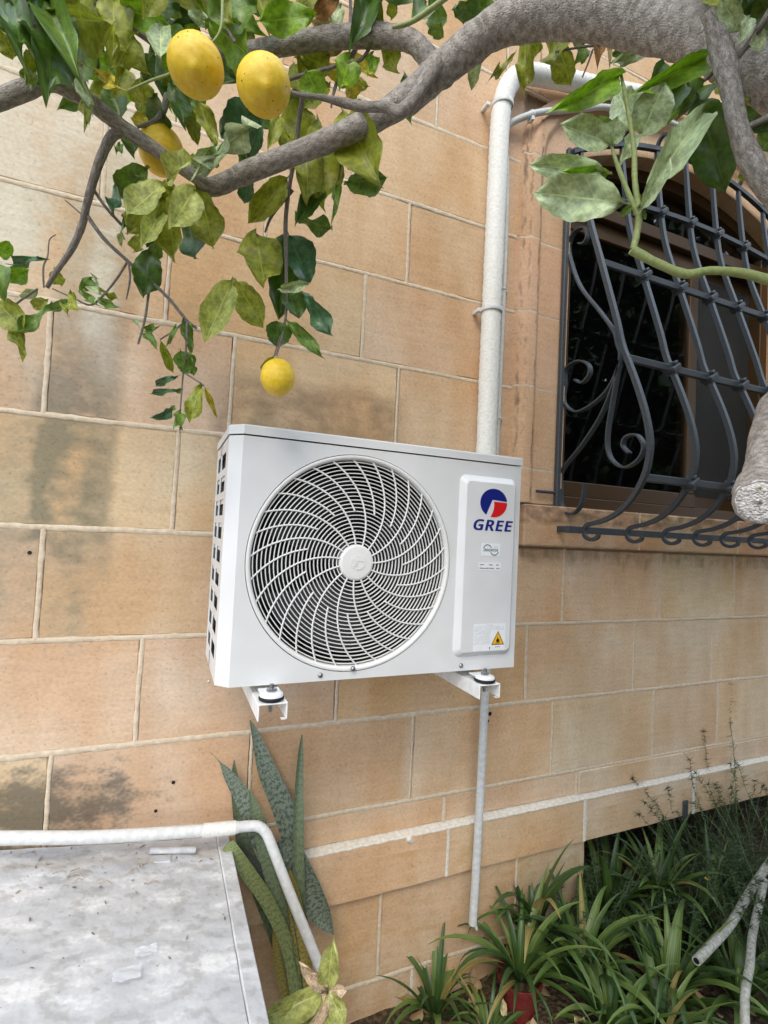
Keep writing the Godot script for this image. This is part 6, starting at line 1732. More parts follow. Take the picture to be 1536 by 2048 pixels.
# ------------------------------------------------------------------ grey box with sheet lid
func build_box() -> void:
	var t := thing("storage_box", "low box with a dusty light grey sheet lid standing against the wall", "box")
	var BR := Vector3(-0.222, 0.645, 0.012)
	var FR := Vector3(-0.216, 0.665, 0.86)
	var BL := Vector3(-1.45, 0.80, 0.02)
	var FL := Vector3(-1.44, 0.82, 0.87)
	var nrm := (FR - BR).cross(BL - BR).normalized()
	if nrm.y < 0: nrm = -nrm
	var f := noise(6.0, 3, 91)
	var P := []
	for i in 71:
		var row := []
		for j in 61:
			var u := i / 70.0
			var v := j / 60.0
			var p := BR.lerp(BL, u).lerp(FR.lerp(FL, u), v)
			var h := 0.0028 * f.get_noise_2d(p.x * 1.2, p.z * 1.6)
			if u < 0.0251: h = 0.004
			row.push_back(p + nrm * h)
		P.push_back(row)
	# main sheet starts just left of the folded rim
	var b := MB.new()
	var PM := []
	for i in range(2, 71): PM.push_back(P[i])
	b.grid(PM, false, 1.0)
	for i in b.n.size():
		if b.n[i].y < 0: b.n[i] = -b.n[i]
	put(t, "lid_sheet", b.mesh(), M.sheet)
	# folded rim along the right edge
	b = MB.new()
	var rim := []
	var ex := (BL - BR).normalized()
	for q in [[0.0, -0.03], [0.0, 0.003], [0.002, 0.005], [0.0315, 0.005], [0.0335, 0.003], [0.0340, -0.004]]:
		rim.push_back([BR + ex * q[0] + nrm * q[1], FR + ex * q[0] + nrm * q[1]])
	for i in rim.size() - 1:
		b.face([rim[i][0], rim[i][1], rim[i + 1][1], rim[i + 1][0]], nrm - ex * (1.0 if i < 2 else (-1.0 if i > 2 else 0.0)))
	put(t, "lid_rim", b.mesh(), M.sheet)
	# hinge strip at the back
	var hb := MB.new()
	var hp := BR.lerp(BL, 0.075)
	var hq := BR.lerp(BL, 0.165)
	hb.tube([hp + Vector3(0, 0.012, 0.072), hq + Vector3(0, 0.012, 0.062)], [0.0085, 0.0085], 12)
	put(t, "hinge_knuckle", hb.mesh(), M.sheet)
	hb = MB.new()
	var hr := BR.lerp(BL, 0.125)
	var hs := BR.lerp(BL, 0.166)
	hb.face([hr + nrm * 0.006 + Vector3(0, 0, 0.074), hs + nrm * 0.006 + Vector3(0, 0, 0.074), hs + nrm * 0.006 + Vector3(0, 0, 0.10), hr + nrm * 0.006 + Vector3(0, 0, 0.10)], nrm)
	hb.face([hr + nrm * 0.006 + Vector3(0, 0, 0.10), hs + nrm * 0.006 + Vector3(0, 0, 0.10), hs + nrm * 0.0 + Vector3(0, 0, 0.1005), hr + nrm * 0.0 + Vector3(0, 0, 0.1005)], Vector3(0, 0, 1))
	put(t, "hinge_leaf", hb.mesh(), M.sheet)
	# sides
	b = MB.new()
	var q0 := [BR + Vector3(-0.006, -0.012, 0.02), FR + Vector3(-0.006, -0.012, -0.02), FL + Vector3(0.01, -0.012, -0.02), BL + Vector3(0.01, -0.012, 0.02)]
	for i in 4:
		var a: Vector3 = q0[i]
		var c: Vector3 = q0[(i + 1) % 4]
		var o: Vector3 = (a + c) * 0.5 - Vector3(-0.8, 0.6, 0.44)
		b.face([a, c, Vector3(c.x, -0.02, c.z), Vector3(a.x, -0.02, a.z)], Vector3(o.x, 0, o.z))
	put(t, "box_wall", b.mesh(), M.board)
	# dust, crumbs and twigs lying on the lid
	b = MB.new()
	for i in 170:
		var u := absf(rng.randfn(0.22, 0.2))
		var v := absf(rng.randfn(0.14, 0.22))
		if u > 0.95 or v > 0.95 or u < 0.03: continue
		var p := BR.lerp(BL, u).lerp(FR.lerp(FL, u), v) + nrm * 0.0035
		var s := 0.0007 + 0.0024 * pow(rng.randf(), 3.0)
		var a := rng.randf() * TAU
		b.col = Color(0.16, 0.13, 0.1).lerp(Color(0.40, 0.34, 0.27), rng.randf())
		var d := Vector3(cos(a), 0, sin(a))
		var l := s * rng.randf_range(1.0, 3.0)
		b.tube([p - d * l, p + d * l * 0.2 + nrm * s * 0.3, p + d * l], [s * 0.4, s * 0.8, s * 0.3], 5)
	for i in 12:
		var u := rng.randf_range(0.15, 0.40)
		var v := rng.randf_range(0.08, 0.22)
		var p := BR.lerp(BL, u).lerp(FR.lerp(FL, u), v) + nrm * 0.004
		var a := rng.randf() * TAU
		b.col = Color(0.42, 0.33, 0.24)
		var d := Vector3(cos(a), 0, sin(a)) * rng.randf_range(0.008, 0.022)
		b.tube([p - d, p + Vector3(d.z, 0, -d.x) * 0.35 + nrm * 0.004, p + d], [0.0009, 0.0014, 0.0008], 5)
	var cm := put(self, "lid_crumbs", b.mesh(), mat(Color(1, 1, 1), 0.9))
	tag(cm, "dark crumbs and twig bits scattered on the grey box lid", "debris", "", "stuff")
	# scraps of clear film and two small white screws
	var k := 0
	for q in [[0.165, 0.47, 0.030], [0.19, 0.525, 0.036]]:
		var p := BR.lerp(BL, q[0]).lerp(FR.lerp(FL, q[0]), q[1]) + nrm * 0.006
		var fb := MB.new()
		var FP := []
		for i in 7:
			var row := []
			for j in 7:
				row.push_back(p + Vector3((i - 3) * q[2] * 0.22, 0.005 * f.get_noise_2d(i * 0.3 + k * 9.0, j * 0.3) + 0.002, (j - 3) * q[2] * 0.14))
			FP.push_back(row)
		fb.grid(FP, false, -1.0)
		var o := put(self, "plastic_scrap", fb.mesh(), M.film)
		tag(o, ["crumpled scrap of white film on the box lid, the farther one", "crumpled scrap of white film on the box lid, the nearer one"][k], "plastic scrap", "film scraps on the lid")
		k += 1
	k = 0
	for q in [[0.245, 0.66], [0.245, 0.715]]:
		var p := BR.lerp(BL, q[0]).lerp(FR.lerp(FL, q[0]), q[1]) + nrm * 0.005
		var fb := MB.new()
		fb.tube([p, p + Vector3(0.012, 0.001, 0.002)], [0.0022, 0.0014], 6)
		fb.tube([p - Vector3(0.003, 0, 0), p], [0.0045, 0.0040], 8)
		var o := put(self, "screw", fb.mesh(), M.pvc)
		tag(o, ["tiny white screw lying on the box lid, nearer the wall", "tiny white screw lying on the box lid, farther from the wall"][k], "screw", "screws on the lid")
		k += 1

# ------------------------------------------------------------------ lemon tree
func leaf_mesh(fold: float, droop: float, wave: float, cols := 6) -> ArrayMesh:
	# unit leaf: length along +Y, width along X, face +Z
	var P := []
	var rows := 14
	for i in rows + 1:
		var t := i / float(rows)
		var tt := pow(clampf((t - 0.07) / 0.93, 0.0, 1.0), 0.94)
		var w := 0.5 * pow(max(0.0, 1.0 - pow(absf(2.0 * tt - 1.0), 2.1)), 0.66)
		if tt > 0.8: w *= 1.0 - 0.55 * pow((tt - 0.8) / 0.2, 1.3)
		w = max(w, 0.022 if t < 0.12 else 0.003)
		var row := []
		for j in cols + 1:
			var u := j / float(cols) * 2.0 - 1.0
			var z := absf(u) * w * fold * 0.7 - droop * t * t + wave * 0.10 * sin(t * 9.0 + u * 1.5) * absf(u)
			var ed := 1.0 + 0.045 * sin(t * 37.0 + fold * 20.0) * absf(u) + 0.05 * sin(t * 11.0 + fold * 9.0 + u)
			row.push_back(Vector3(u * w * ed, t - droop * 0.25 * t * t, z))
		P.push_back(row)
	var b := MB.new()
	b.grid(P, false, -1.0)
	for i in b.n.size():
		if b.n[i].z < 0.0: b.n[i] = -b.n[i]
	return b.mesh()

func lemon_mesh(sd: int) -> ArrayMesh:
	var f := noise(1.3, 2, sd)
	var P := []
	for i in 33:
		var t := i / 32.0
		var a := PI * t
		var r := sin(a)
		var y := -cos(a)
		if t > 0.86:
			var k := (t - 0.86) / 0.14
			y += 0.06 * k * k * (3.0 - 2.0 * k)
			r *= 1.0 - 0.12 * sin(PI * k)
		if t < 0.10: y += 0.05 * (1.0 - t / 0.10)
		var row := []
		for j in 36:
			var ph := TAU * j / 36.0
			var d := Vector3(cos(ph) * r, y, sin(ph) * r)
			d *= 1.0 + 0.03 * f.get_noise_3d(d.x, d.y, d.z) 
			row.push_back(d)
		P.push_back(row)
	var b := MB.new()
	b.grid(P, true, 1.0)
	for i in b.n.size():
		if b.n[i].dot(b.v[i]) < 0.0: b.n[i] = -b.n[i]
	return b.mesh()

func build_tree() -> void:
	var t := thing("lemon_tree", "lemon tree with grey crooked branches and leafy twigs reaching across the wall", "tree")
	var bn := noise(1.0, 3, 95)
	# trunk outside the picture, from which the thick limb comes
	var first: Array = BRANCHES[0][1]
	var S := [Vector4(0.98, -0.05, 1.50, 0.095), Vector4(0.96, 0.5, 1.48, 0.08), Vector4(0.93, 1.1, 1.44, 0.075), Vector4(0.84, 1.65, 1.38, 0.068), Vector4(0.66, 1.98, 1.28, 0.056), Vector4(first[0], first[1], first[2], first[3])]
	var Q := split4(smooth(S, 8))
	var b := MB.new()
	b.tube(Q[0], Q[1], 20, true, 0.0, bn, 0.10)
	put(t, "trunk", b.mesh(), M.bark)
	for br in BRANCHES:
		S = []
		var a: Array = br[1]
		for i in range(0, a.size(), 4): S.push_back(Vector4(a[i], a[i + 1], a[i + 2], a[i + 3]))
		Q = split4(smooth(S, 8))
		b = MB.new()
		var thick: bool = a[3] > 0.008 or a[7] > 0.008
		for i in Q[1].size():      # nodes and swellings
			var p: Vector3 = Q[0][i]
			Q[1][i] *= 1.0 + (0.10 if thick else 0.16) * bn.get_noise_3d(p.x * 60.0, p.y * 60.0, p.z * 60.0)
		b.tube(Q[0], Q[1], 22 if thick else 8, true, 0.0, bn, 0.06 if thick else 0.0)
		put(t, br[0], b.mesh(), M.shoot if br[0] == "shoot" else M.bark)
	# sawn stub pointing towards the viewer, with its pale cut face
	S = [Vector4(0.80, 1.72, 1.36, 0.040), Vector4(0.66, 1.80, 1.10, 0.036), Vector4(0.477, 1.77, 1.035, 0.033), Vector4(0.36, 1.70, 1.07, 0.030), Vector4(0.287, 1.640, 1.104, 0.0275), Vector4(0.225, 1.598, 1.130, 0.0275), Vector4(0.188, 1.580, 1.150, 0.026)]
	Q = split4(smooth(S, 8))
	b = MB.new()
	b.tube(Q[0], Q[1], 24, true, 0.0, bn, 0.12)
	var stub := put(t, "sawn_stub", b.mesh(), M.bark)
	var e: Vector3 = Q[0][Q[0].size() - 1]
	var ax: Vector3 = (e - Q[0][Q[0].size() - 3]).normalized()
	b = MB.new()
	var cu := ax.cross(Vector3.UP).normalized()
	var cv := ax.cross(cu)
	var CP := []
	for i in 7:
		var row := []
		for j in 26:
			var r := 0.0262 * i / 6.0
			var an := TAU * j / 26.0
			var d := cu * cos(an) + cv * sin(an)
			row.push_back(e + d * r * (1.0 + 0.10 * bn.get_noise_2d(cos(an) * 2.0, sin(an) * 2.0)) + ax * (0.003 + (0.0025 * bn.get_noise_3d(d.x * i, d.y * i, d.z * i) if i < 6 else -0.006)))
		CP.push_back(row)
	b.grid(CP, true, 1.0)
	for i in b.n.size():
		if b.n[i].dot(ax) < 0.0: b.n[i] = -b.n[i]
	put(stub, "cut_face", b.mesh(), M.cut)
	var tw := MB.new()
	tw.tube([e + cv * -0.02 + ax * 0.004, e + Vector3(0.03, -0.018, -0.01)], [0.0014, 0.001], 5)
	put(stub, "splinter", tw.mesh(), M.shoot)
	# leaves, each one a part
	var shapes := []
	for q in [[0.35, 0.10, 0.8], [0.2, 0.24, 1.3], [0.5, 0.05, 0.7], [0.25, -0.14, 1.5], [0.6, 0.2, 1.0], [0.12, 0.14, 1.8]]: shapes.push_back(leaf_mesh(q[0], q[1], q[2]))
	for l in LEAVES:
		var base := Vector3(l[0], l[1], l[2])
		var tip := Vector3(l[3], l[4], l[5])
		var d := tip - base
		var ln := d.length()
		d /= ln
		var nn := Vector3(l[6], l[7], l[8])
		nn = (nn - d * nn.dot(d)).normalized()
		var s := d.cross(nn)
		var o := put(t, "leaf", shapes[int(l[11])], M.leaf[int(l[10])], Transform3D(Basis(s * l[9], d * ln, nn * ln * 0.9), base))
	# the rest of the crown, above and beside the viewer
	var fr := noise(0.9, 2, 97)
	var XF := []
	var CO := []
	var cb := Transform3D(Basis(Vector3(0.91899, 0.04858, 0.39128), Vector3(-0.05939, 0.99811, 0.01556), Vector3(-0.38979, -0.03754, 0.92014)).orthonormalized(), Vector3(-0.43, 1.527, 1.513)).affine_inverse()
	var tries := 0
	while XF.size() < 3800 and tries < 60000:
		tries += 1
		var p := Vector3(rng.randf_range(-0.6, 2.4), rng.randf_range(1.5, 3.9), rng.randf_range(0.5, 2.7))
		var q := (p - Vector3(1.05, 2.75, 1.75)) / Vector3(1.35, 1.1, 1.15)
		if q.length() > 1.0 + 0.25 * fr.get_noise_3dv(p * 2.0) or q.length() < 0.45: continue
		if fr.get_noise_3dv(p * 2.6) < -0.05: continue
		var v := cb * p
		if p.distance_to(Vector3(-0.43, 1.527, 1.513)) < 0.85: continue
		if v.z < 0.0 and absf(v.x) < -v.z * 0.92 + 0.12 and absf(v.y) < -v.z * 1.12 + 0.12: continue
		if v.z < 0.45 and absf(v.x) < 0.5 and absf(v.y) < 0.6: continue
		var l := rng.randf_range(0.07, 0.11)
		var bs := Basis(Vector3.UP, rng.randf() * TAU) * Basis(Vector3.RIGHT, rng.randf_range(0.6, 2.7))
		XF.push_back(Transform3D(bs * Basis.from_scale(Vector3(l * 0.5, l, l)), p))
	var mm := MultiMesh.new()
	mm.transform_format = MultiMesh.TRANSFORM_3D
	mm.mesh = leaf_mesh(0.5, 0.12, 0.6, 2)
	mm.instance_count = XF.size()
	for i in XF.size(): mm.set_instance_transform(i, XF[i])
	var mi := MultiMeshInstance3D.new()
	mi.name = "crown_leaves"
	mi.multimesh = mm
	mi.material_override = M.crown[1]
	mi.set_meta("kind", "stuff")
	t.add_child(mi)
	# the dense dark leafage behind the big leaves, above the left branch
	XF = []
	while XF.size() < 150:
		var u := rng.randf()
		var p := Vector3(-0.86, 2.46, 0.70).lerp(Vector3(-0.20, 2.66, 0.62), u) + Vector3(rng.randfn(0, 0.05), rng.randf_range(-0.04, 0.16), rng.randfn(0, 0.06))
		var l := rng.randf_range(0.06, 0.10)
		var bs := Basis(Vector3.UP, rng.randf() * TAU) * Basis(Vector3.RIGHT, rng.randf_range(1.2, 2.9))
		XF.push_back(Transform3D(bs * Basis.from_scale(Vector3(l * 0.52, l, l)), p))
	mm = MultiMesh.new()
	mm.transform_format = MultiMesh.TRANSFORM_3D
	mm.mesh = shapes[1]
	mm.instance_count = XF.size()
	for i in XF.size(): mm.set_instance_transform(i, XF[i])
	mi = MultiMeshInstance3D.new()
	mi.name = "inner_leaves"
	mi.multimesh = mm
	mi.material_override = M.leaf[0]
	mi.set_meta("kind", "stuff")
	t.add_child(mi)
	# lemons
	var labs := ["large pale yellow lemon with a bruise, left of the pair by the thick branch", "large yellow lemon with its blunt end towards the viewer, right of the upper pair", "yellow lemon half hidden behind the slanting left branch", "small deep yellow lemon hanging alone above the air conditioner", "lemon peeping out from under the middle branch", "lemon among the leaves at the upper right corner"]
	for i in LEMONS.size():
		var l: Array = LEMONS[i]
		var ax2 := Vector3(l[5], l[6], l[7]).normalized()
		var u := ax2.cross(Vector3(0.3, 0.2, 1)).normalized()
		var w := u.cross(ax2)
		var L := thing("lemon", labs[i], "lemon", Vector3(l[0], l[1], l[2]), "lemons on the tree")
		put(L, "fruit", lemon_mesh(200 + i), M.lemon, Transform3D(Basis(u * l[3], ax2 * l[4], w * l[3]), Vector3.ZERO))
		b = MB.new()
		b.tube([-ax2 * l[4] * 0.93, -ax2 * l[4] * 1.06], [0.0042, 0.0026], 7)
		put(L, "calyx", b.mesh(), M.shoot)
		if i < 2:
			b = MB.new()
			for k in 26:
				var dd := Vector3(rng.randfn(0, 1), rng.randfn(0, 1), rng.randfn(0, 1)).normalized()
				var pp: Vector3 = (u * dd.x * l[3] + ax2 * dd.y * l[4] + w * dd.z * l[3])
				var rr := rng.randf_range(0.0004, 0.0011)
				b.lathe([Vector2(rr, 0.0), Vector2(rr * 0.6, 0.0004), Vector2(0.0, 0.0005)], pp * 1.006, pp.normalized(), 6, 1.0)
			var sp := put(L, "specks", b.mesh(), M.speck)
			sp.set_meta("kind", "stuff")

# ------------------------------------------------------------------ plants
func strap(pts: Array, cup: float, twist := 0.0) -> ArrayMesh:     # pts Vector4 with w = full width
	var Q := smooth(pts, 5)
	var P := []
	var tow := Vector3(-0.35, 0.1, 1.0)
	for i in Q.size():
		var c := Vector3(Q[i].x, Q[i].y, Q[i].z)
		var d: Vector4 = Q[min(i + 1, Q.size() - 1)] - Q[max(i - 1, 0)]
		var t := Vector3(d.x, d.y, d.z).normalized()
		var s := t.cross(tow.rotated(t, twist * (1.0 - i / float(Q.size())))).normalized()
		var n := s.cross(t)
		var w: float = max(Q[i].w, 0.001) * 0.5
		var row := []
		for j in 7:
			var u := j / 3.0 - 1.0
			row.push_back(c + s * u * w + n * (u * u - 0.4) * w * cup)
		P.push_back(row)
	var b := MB.new()
	b.grid(P, false, 1.0, 1.0, 1.0)
	var k := b.v.size()
	for i in k:
		if b.n[i].dot(tow) < 0.0: b.n[i] = -b.n[i]
	return b.mesh()

func build_snake_plant() -> void:
	var t := thing("snake_plant", "mottled grey green snake plant with tall sword leaves between the box and the wall", "plant", Vector3.ZERO)
	var k := 0
	for s in SNAKE:
		var pts := []
		var a: Array = s[1] if s[1] is Array else []
		for i in range(0, a.size(), 4): pts.push_back(Vector4(a[i], a[i + 1], a[i + 2], a[i + 3]))
		put(t, "leaf", strap(pts, 0.35 if k % 2 == 0 else 0.55, rng.randf_range(-0.3, 0.3)), M.snake[s[0]])
		k += 1

func build_sapling() -> void:
	var o := Vector3(-0.052, 0.0, 0.436)
	var t := thing("young_shrub", "young shrub with pale olive and pinkish leaves in front of the snake plant", "shrub", o)
	var top := Vector3(0.0, 0.525, 0.0)
	var b := MB.new()
	b.tube([Vector3(0.02, -0.03, 0.0), Vector3(0.015, 0.2, 0.005), Vector3(0.005, 0.4, 0.0), top], [0.006, 0.005, 0.004, 0.003], 8)
	put(t, "stem", b.mesh(), M.stem)
	var shapes := [leaf_mesh(0.4, 0.1, 0.8), leaf_mesh(0.5, 0.2, 0.5), leaf_mesh(0.3, -0.08, 1.0)]
	var right := Vector3(0.919, 0.0486, 0.391)
	var up := Vector3(-0.06, 0.998, 0.016)
	var back := Vector3(-0.39, -0.04, 0.92)
	for q in [[0.10, 1.0, 0.05, 0.108, 0.044, 0], [-0.62, 0.75, 0.1, 0.058, 0.030, 1], [-0.95, 1.15, 0.2, 0.095, 0.028, 1], [-0.95, -0.45, 0.35, 0.125, 0.045, 0], [-0.45, -0.75, 0.6, 0.075, 0.036, 1], [0.35, -0.95, 0.5, 0.085, 0.042, 0], [0.9, 0.15, 0.25, 0.045, 0.024, 1], [-1.0, -0.05, 0.5, 0.15, 0.05, 0], [0.7, -0.6, 0.7, 0.07, 0.036, 0], [0.12, 1.0, -0.3, 0.085, 0.034, 0]]:
		var d: Vector3 = (right * q[0] + up * q[1] + back * q[2]).normalized()
		var nn: Vector3 = back * 0.85 + up * 0.5
		nn = (nn - d * nn.dot(d)).normalized()
		var s := d.cross(nn)
		put(t, "leaf", shapes[rng.randi() % 3], M.sapling if q[5] == 0 else M.pink, Transform3D(Basis(s * q[4], d * q[3], nn * q[3]), top))

func blade_mesh(bend: float, len_w: float, fold: float) -> ArrayMesh:   # grows from the origin along +Y bending to +X, unit length
	var P := []
	var a := 0.0
	var p := Vector3.ZERO
	var n := 11
	for i in n + 1:
		var t := i / float(n)
		var w := len_w * 0.5 * (0.55 + 0.75 * sin(PI * pow(t, 0.8))) * pow(1.0 - t, 0.45)
		w = max(w, 0.0015)
		var dir := Vector3(sin(a), cos(a), 0)
		var nr := Vector3(cos(a), -sin(a), 0)
		P.push_back([p - Vector3(0, 0, w) + nr * -fold * w, p, p + Vector3(0, 0, w) + nr * -fold * w])
		p += dir / n
		a += bend / n * (0.4 + 1.2 * t)
	var b := MB.new()
	b.grid(P, false, 1.0)
	return b.mesh()

func tuft(label: String, at: Vector3, count: int, l0: float, l1: float, spread: float, blades: Array, lean := Vector3.ZERO, group := "spider plants along the wall foot", called := "spider_plant") -> Node3D:
	var t := thing(called, label, "plant", at, group)
	count = int(count * 1.35)
	for i in count:
		var az := TAU * (i + rng.randf_range(-0.4, 0.4)) / count * 2.618
		var out := rng.randf_range(0.1, spread) * (0.5 + 0.5 * i / count)
		var l := rng.randf_range(l0, l1) * 1.18
		var bs := Basis(Vector3.UP, az) * Basis(Vector3(0, 0, 1), -out)
		var lw := rng.randf_range(0.85, 1.2)
		var off := Vector3(cos(az), 0, -sin(az)) * 0.012
		var q := Transform3D(bs * Basis.from_scale(Vector3(l, l, l * lw)), off + Vector3(0, -0.004, 0))
		if lean != Vector3.ZERO: q.basis = Basis(lean.normalized(), lean.length()) * q.basis
		var m: Material = M.blade[3] if rng.randf() < 0.05 else M.blade[rng.randi() % 3]
		put(t, "blade", blades[rng.randi() % blades.size()], m, q)
	return t

func fern(label: String, at: Vector3, stems: int, h0: float, h1: float, lean: Vector3) -> void:
	var t := thing("wispy_fern", label, "fern", at, "feathery ferns at the wall foot")
	var nb := MB.new()
	for i in stems:
		var a := rng.randf() * TAU
		var h := rng.randf_range(h0, h1)
		var P := []
		var rad := []
		var p := Vector3(rng.randf_range(-0.05, 0.05), -0.01, rng.randf_range(-0.03, 0.03))
		var d := (Vector3(cos(a) * 0.45, 1.0, sin(a) * 0.45) + lean).normalized()
		var sag := rng.randf_range(0.1, 0.7)
		for k in 15:
			P.push_back(p); rad.push_back(lerpf(0.0022, 0.0006, k / 14.0))
			p += d * h / 14.0
			d = (d + Vector3(rng.randfn(0, 0.07), -sag / 14.0, rng.randfn(0, 0.07))).normalized()
		var b := MB.new()
		b.tube(P, rad, 5, false)
		put(t, "stem", b.mesh(), M.stem)
		for k in range(2, 15):
			for s in 16:
				var q: Vector3 = P[k] if k == 14 else P[k].lerp(P[k + 1], rng.randf())
				var dd := Vector3(rng.randfn(0, 1), rng.randfn(0.25, 0.8), rng.randfn(0, 1)).normalized()
				var l := rng.randf_range(0.012, 0.034)
				var side := dd.cross(Vector3(rng.randf(), rng.randf(), rng.randf())).normalized() * 0.0015
				nb.col = Color(1, 1, 1).lerp(Color(0.7, 0.85, 0.8), rng.randf())
				nb.face([q - side, q + side, q + dd * l], dd.cross(side))
	var o := put(t, "needles", nb.mesh(), M.needle)
	o.set_meta("kind", "stuff")

func build_undergrowth() -> void:
	var blades := [blade_mesh(1.7, 0.075, 0.5), blade_mesh(2.4, 0.07, 0.5), blade_mesh(1.1, 0.085, 0.6), blade_mesh(2.9, 0.065, 0.4), blade_mesh(2.0, 0.095, 0.5), blade_mesh(0.6, 0.07, 0.5)]
	# red pot with a spider plant
	var pot := thing("flower_pot", "small dark red plastic flower pot among the spider plants", "flower pot", Vector3(0.70, 0.0, 0.155))
	var b := MB.new()
	b.lathe([Vector2(0.045, 0.0), Vector2(0.062, 0.10), Vector2(0.063, 0.104), Vector2(0.070, 0.105), Vector2(0.0725, 0.128), Vector2(0.070, 0.130), Vector2(0.066, 0.128), Vector2(0.062, 0.112)], Vector3(0, -0.01, 0), Vector3.UP, 40, 1.0)
	if b.n[0].dot(b.v[0] * Vector3(1, 0, 1)) < 0.0:
		for i in b.n.size(): b.n[i] = -b.n[i]
	put(pot, "pot_wall", b.mesh(), M.pot)
	b = MB.new()
	b.lathe([Vector2(0.0635, 0.098), Vector2(0.03, 0.104), Vector2(0.0, 0.106)], Vector3.ZERO, Vector3.UP, 30, 1.0)
	for i in b.n.size():
		if b.n[i].y < 0.0: b.n[i] = -b.n[i]
	put(pot, "potting_soil", b.mesh(), M.soil)
	tuft("spider plant growing out of the red pot", Vector3(0.70, 0.104, 0.155), 24, 0.16, 0.30, 1.5, blades, Vector3.ZERO, "spider plants along the wall foot", "potted_spider_plant")
	for q in [
		["arching spider plant between the red pot and the vent opening", Vector3(0.96, 0.03, 0.17), 30, 0.24, 0.36, 1.15],
		["spider plant with upright stalk standing in front of the dark vent", Vector3(1.40, 0.12, 0.10), 24, 0.22, 0.34, 1.1],
		["broad leaved spider plant nearest the viewer below the bent white pipe", Vector3(1.20, 0.0, 0.31), 28, 0.22, 0.34, 1.2],
		["small spider plant at the wall foot left of the red pot", Vector3(0.44, 0.0, 0.075), 20, 0.14, 0.28, 1.35],
		["spider plant against the lower wall right behind the red pot", Vector3(0.83, 0.12, 0.06), 22, 0.20, 0.34, 1.0],
		["low spider plant between pot and nearest clump", Vector3(0.92, 0.0, 0.33), 24, 0.18, 0.28, 1.35],
		["spider plant inside the mouth of the vent", Vector3(1.22, 0.05, 0.03), 20, 0.22, 0.36, 1.0],
		["dark green spider plant behind the two white pipes", Vector3(1.60, 0.03, 0.17), 24, 0.22, 0.36, 1.1],
		["spider plant at the bottom right corner beside the upright white pipe", Vector3(1.42, 0.0, 0.40), 24, 0.2, 0.32, 1.25],
		["short spider plant left in front of the red pot", Vector3(0.56, 0.0, 0.20), 16, 0.12, 0.20, 1.45],
		["spider plant at far right under the feathery fern", Vector3(1.86, 0.02, 0.14), 22, 0.22, 0.36, 1.1],
		["spider plant low at the bottom edge left of the nearest clump", Vector3(1.04, 0.0, 0.40), 24, 0.18, 0.30, 1.3]]:
		var n := tuft(q[0], q[1], q[2], q[3], q[4], q[5], blades)
		if q[1].y > 0.04:      # raised on a leafless stalk
			b = MB.new()
			b.tube([Vector3(0.01, -q[1].y - 0.03, 0.01), Vector3(0.0, -q[1].y * 0.5, 0.0), Vector3(0, 0.01, 0)], [0.012, 0.011, 0.012], 9)
			put(n, "stalk", b.mesh(), M.blade[2])
	for q in [
		["feathery fern leaning over the plinth at the right edge", Vector3(1.98, 0.0, 0.13), 50, 0.5, 0.98, Vector3(-0.10, 0, 0.10)],
		["feathery fern rising at the right end of the vent", Vector3(1.72, 0.0, 0.10), 40, 0.35, 0.72, Vector3(-0.08, 0, 0.12)],
		["grey green feathery fern at the vent's left corner", Vector3(1.16, 0.0, 0.07), 30, 0.22, 0.46, Vector3(-0.05, 0, 0.15)],
		["sparse feathery fern in front of the vent's middle", Vector3(1.46, 0.0, 0.20), 26, 0.2, 0.42, Vector3(0, 0, 0.2)],
		["feathery fern spilling round the two white pipes", Vector3(1.62, 0.0, 0.38), 36, 0.25, 0.55, Vector3(-0.1, 0, 0.2)],
		["feathery fern at the right edge above the upright white pipe", Vector3(1.80, 0.0, 0.30), 40, 0.35, 0.7, Vector3(-0.15, 0, 0.15)],
		["feathery fern right of the small wall plant", Vector3(0.90, 0.0, 0.04), 12, 0.2, 0.42, Vector3(0.1, 0, 0.1)]]:
		fern(q[0], q[1], q[2], q[3], q[4], q[5])
	# cut lengths of white pipe lying in the greenery
	var p := thing("white_hose", "white plastic pipe with an open end lying across the spider plants", "pipe", Vector3.ZERO, "cut white pipes in the greenery")
	pipe(p, "hose_length", [Vector3(1.90, 0.45, 0.33), Vector3(1.753, 0.404, 0.327), Vector3(1.626, 0.32, 0.324), Vector3(1.534, 0.28, 0.338), Vector3(1.405, 0.248, 0.369), Vector3(1.274, 0.224, 0.389), Vector3(1.186, 0.218, 0.405)], 0.0135, M.hose, 16)
	b = MB.new()
	b.tube([Vector3(1.187, 0.218, 0.405), Vector3(1.1845, 0.2178, 0.4055)], [0.0088, 0.0088], 14)
	put(p, "dark_mouth_disc", b.mesh(), M.black)  # black disc paints the shade inside the open end; the tube is solid
	p = thing("white_hose", "white plastic pipe standing towards the viewer at the lower right corner", "pipe", Vector3.ZERO, "cut white pipes in the greenery")
	pipe(p, "hose_length", [Vector3(1.64, 0.33, 0.34), Vector3(1.583, 0.282, 0.359), Vector3(1.455, 0.233, 0.411), Vector3(1.342, 0.214, 0.471), Vector3(1.223, 0.18, 0.529), Vector3(1.13, 0.02, 0.60)], 0.0125, M.hose, 16)
	# yellow wood sorrel flowers
	for q in [["yellow flower of a small weed in front of the vent, uppermost one", Vector3(1.52, 0.27, 0.21)], ["yellow flower of a small weed in front of the vent, lower left one", Vector3(1.44, 0.20, 0.24)], ["yellow flower of a small weed in front of the vent, lower right one", Vector3(1.53, 0.19, 0.25)]]:
		var fl := thing("yellow_flower", q[0], "flower", Vector3(q[1].x, 0.0, q[1].z), "yellow weed flowers")
		b = MB.new()
		b.tube([Vector3(0.02, -0.02, 0), Vector3(0.01, q[1].y * 0.5, 0.0), Vector3(0, q[1].y, 0)], [0.0014, 0.0012, 0.001], 5)
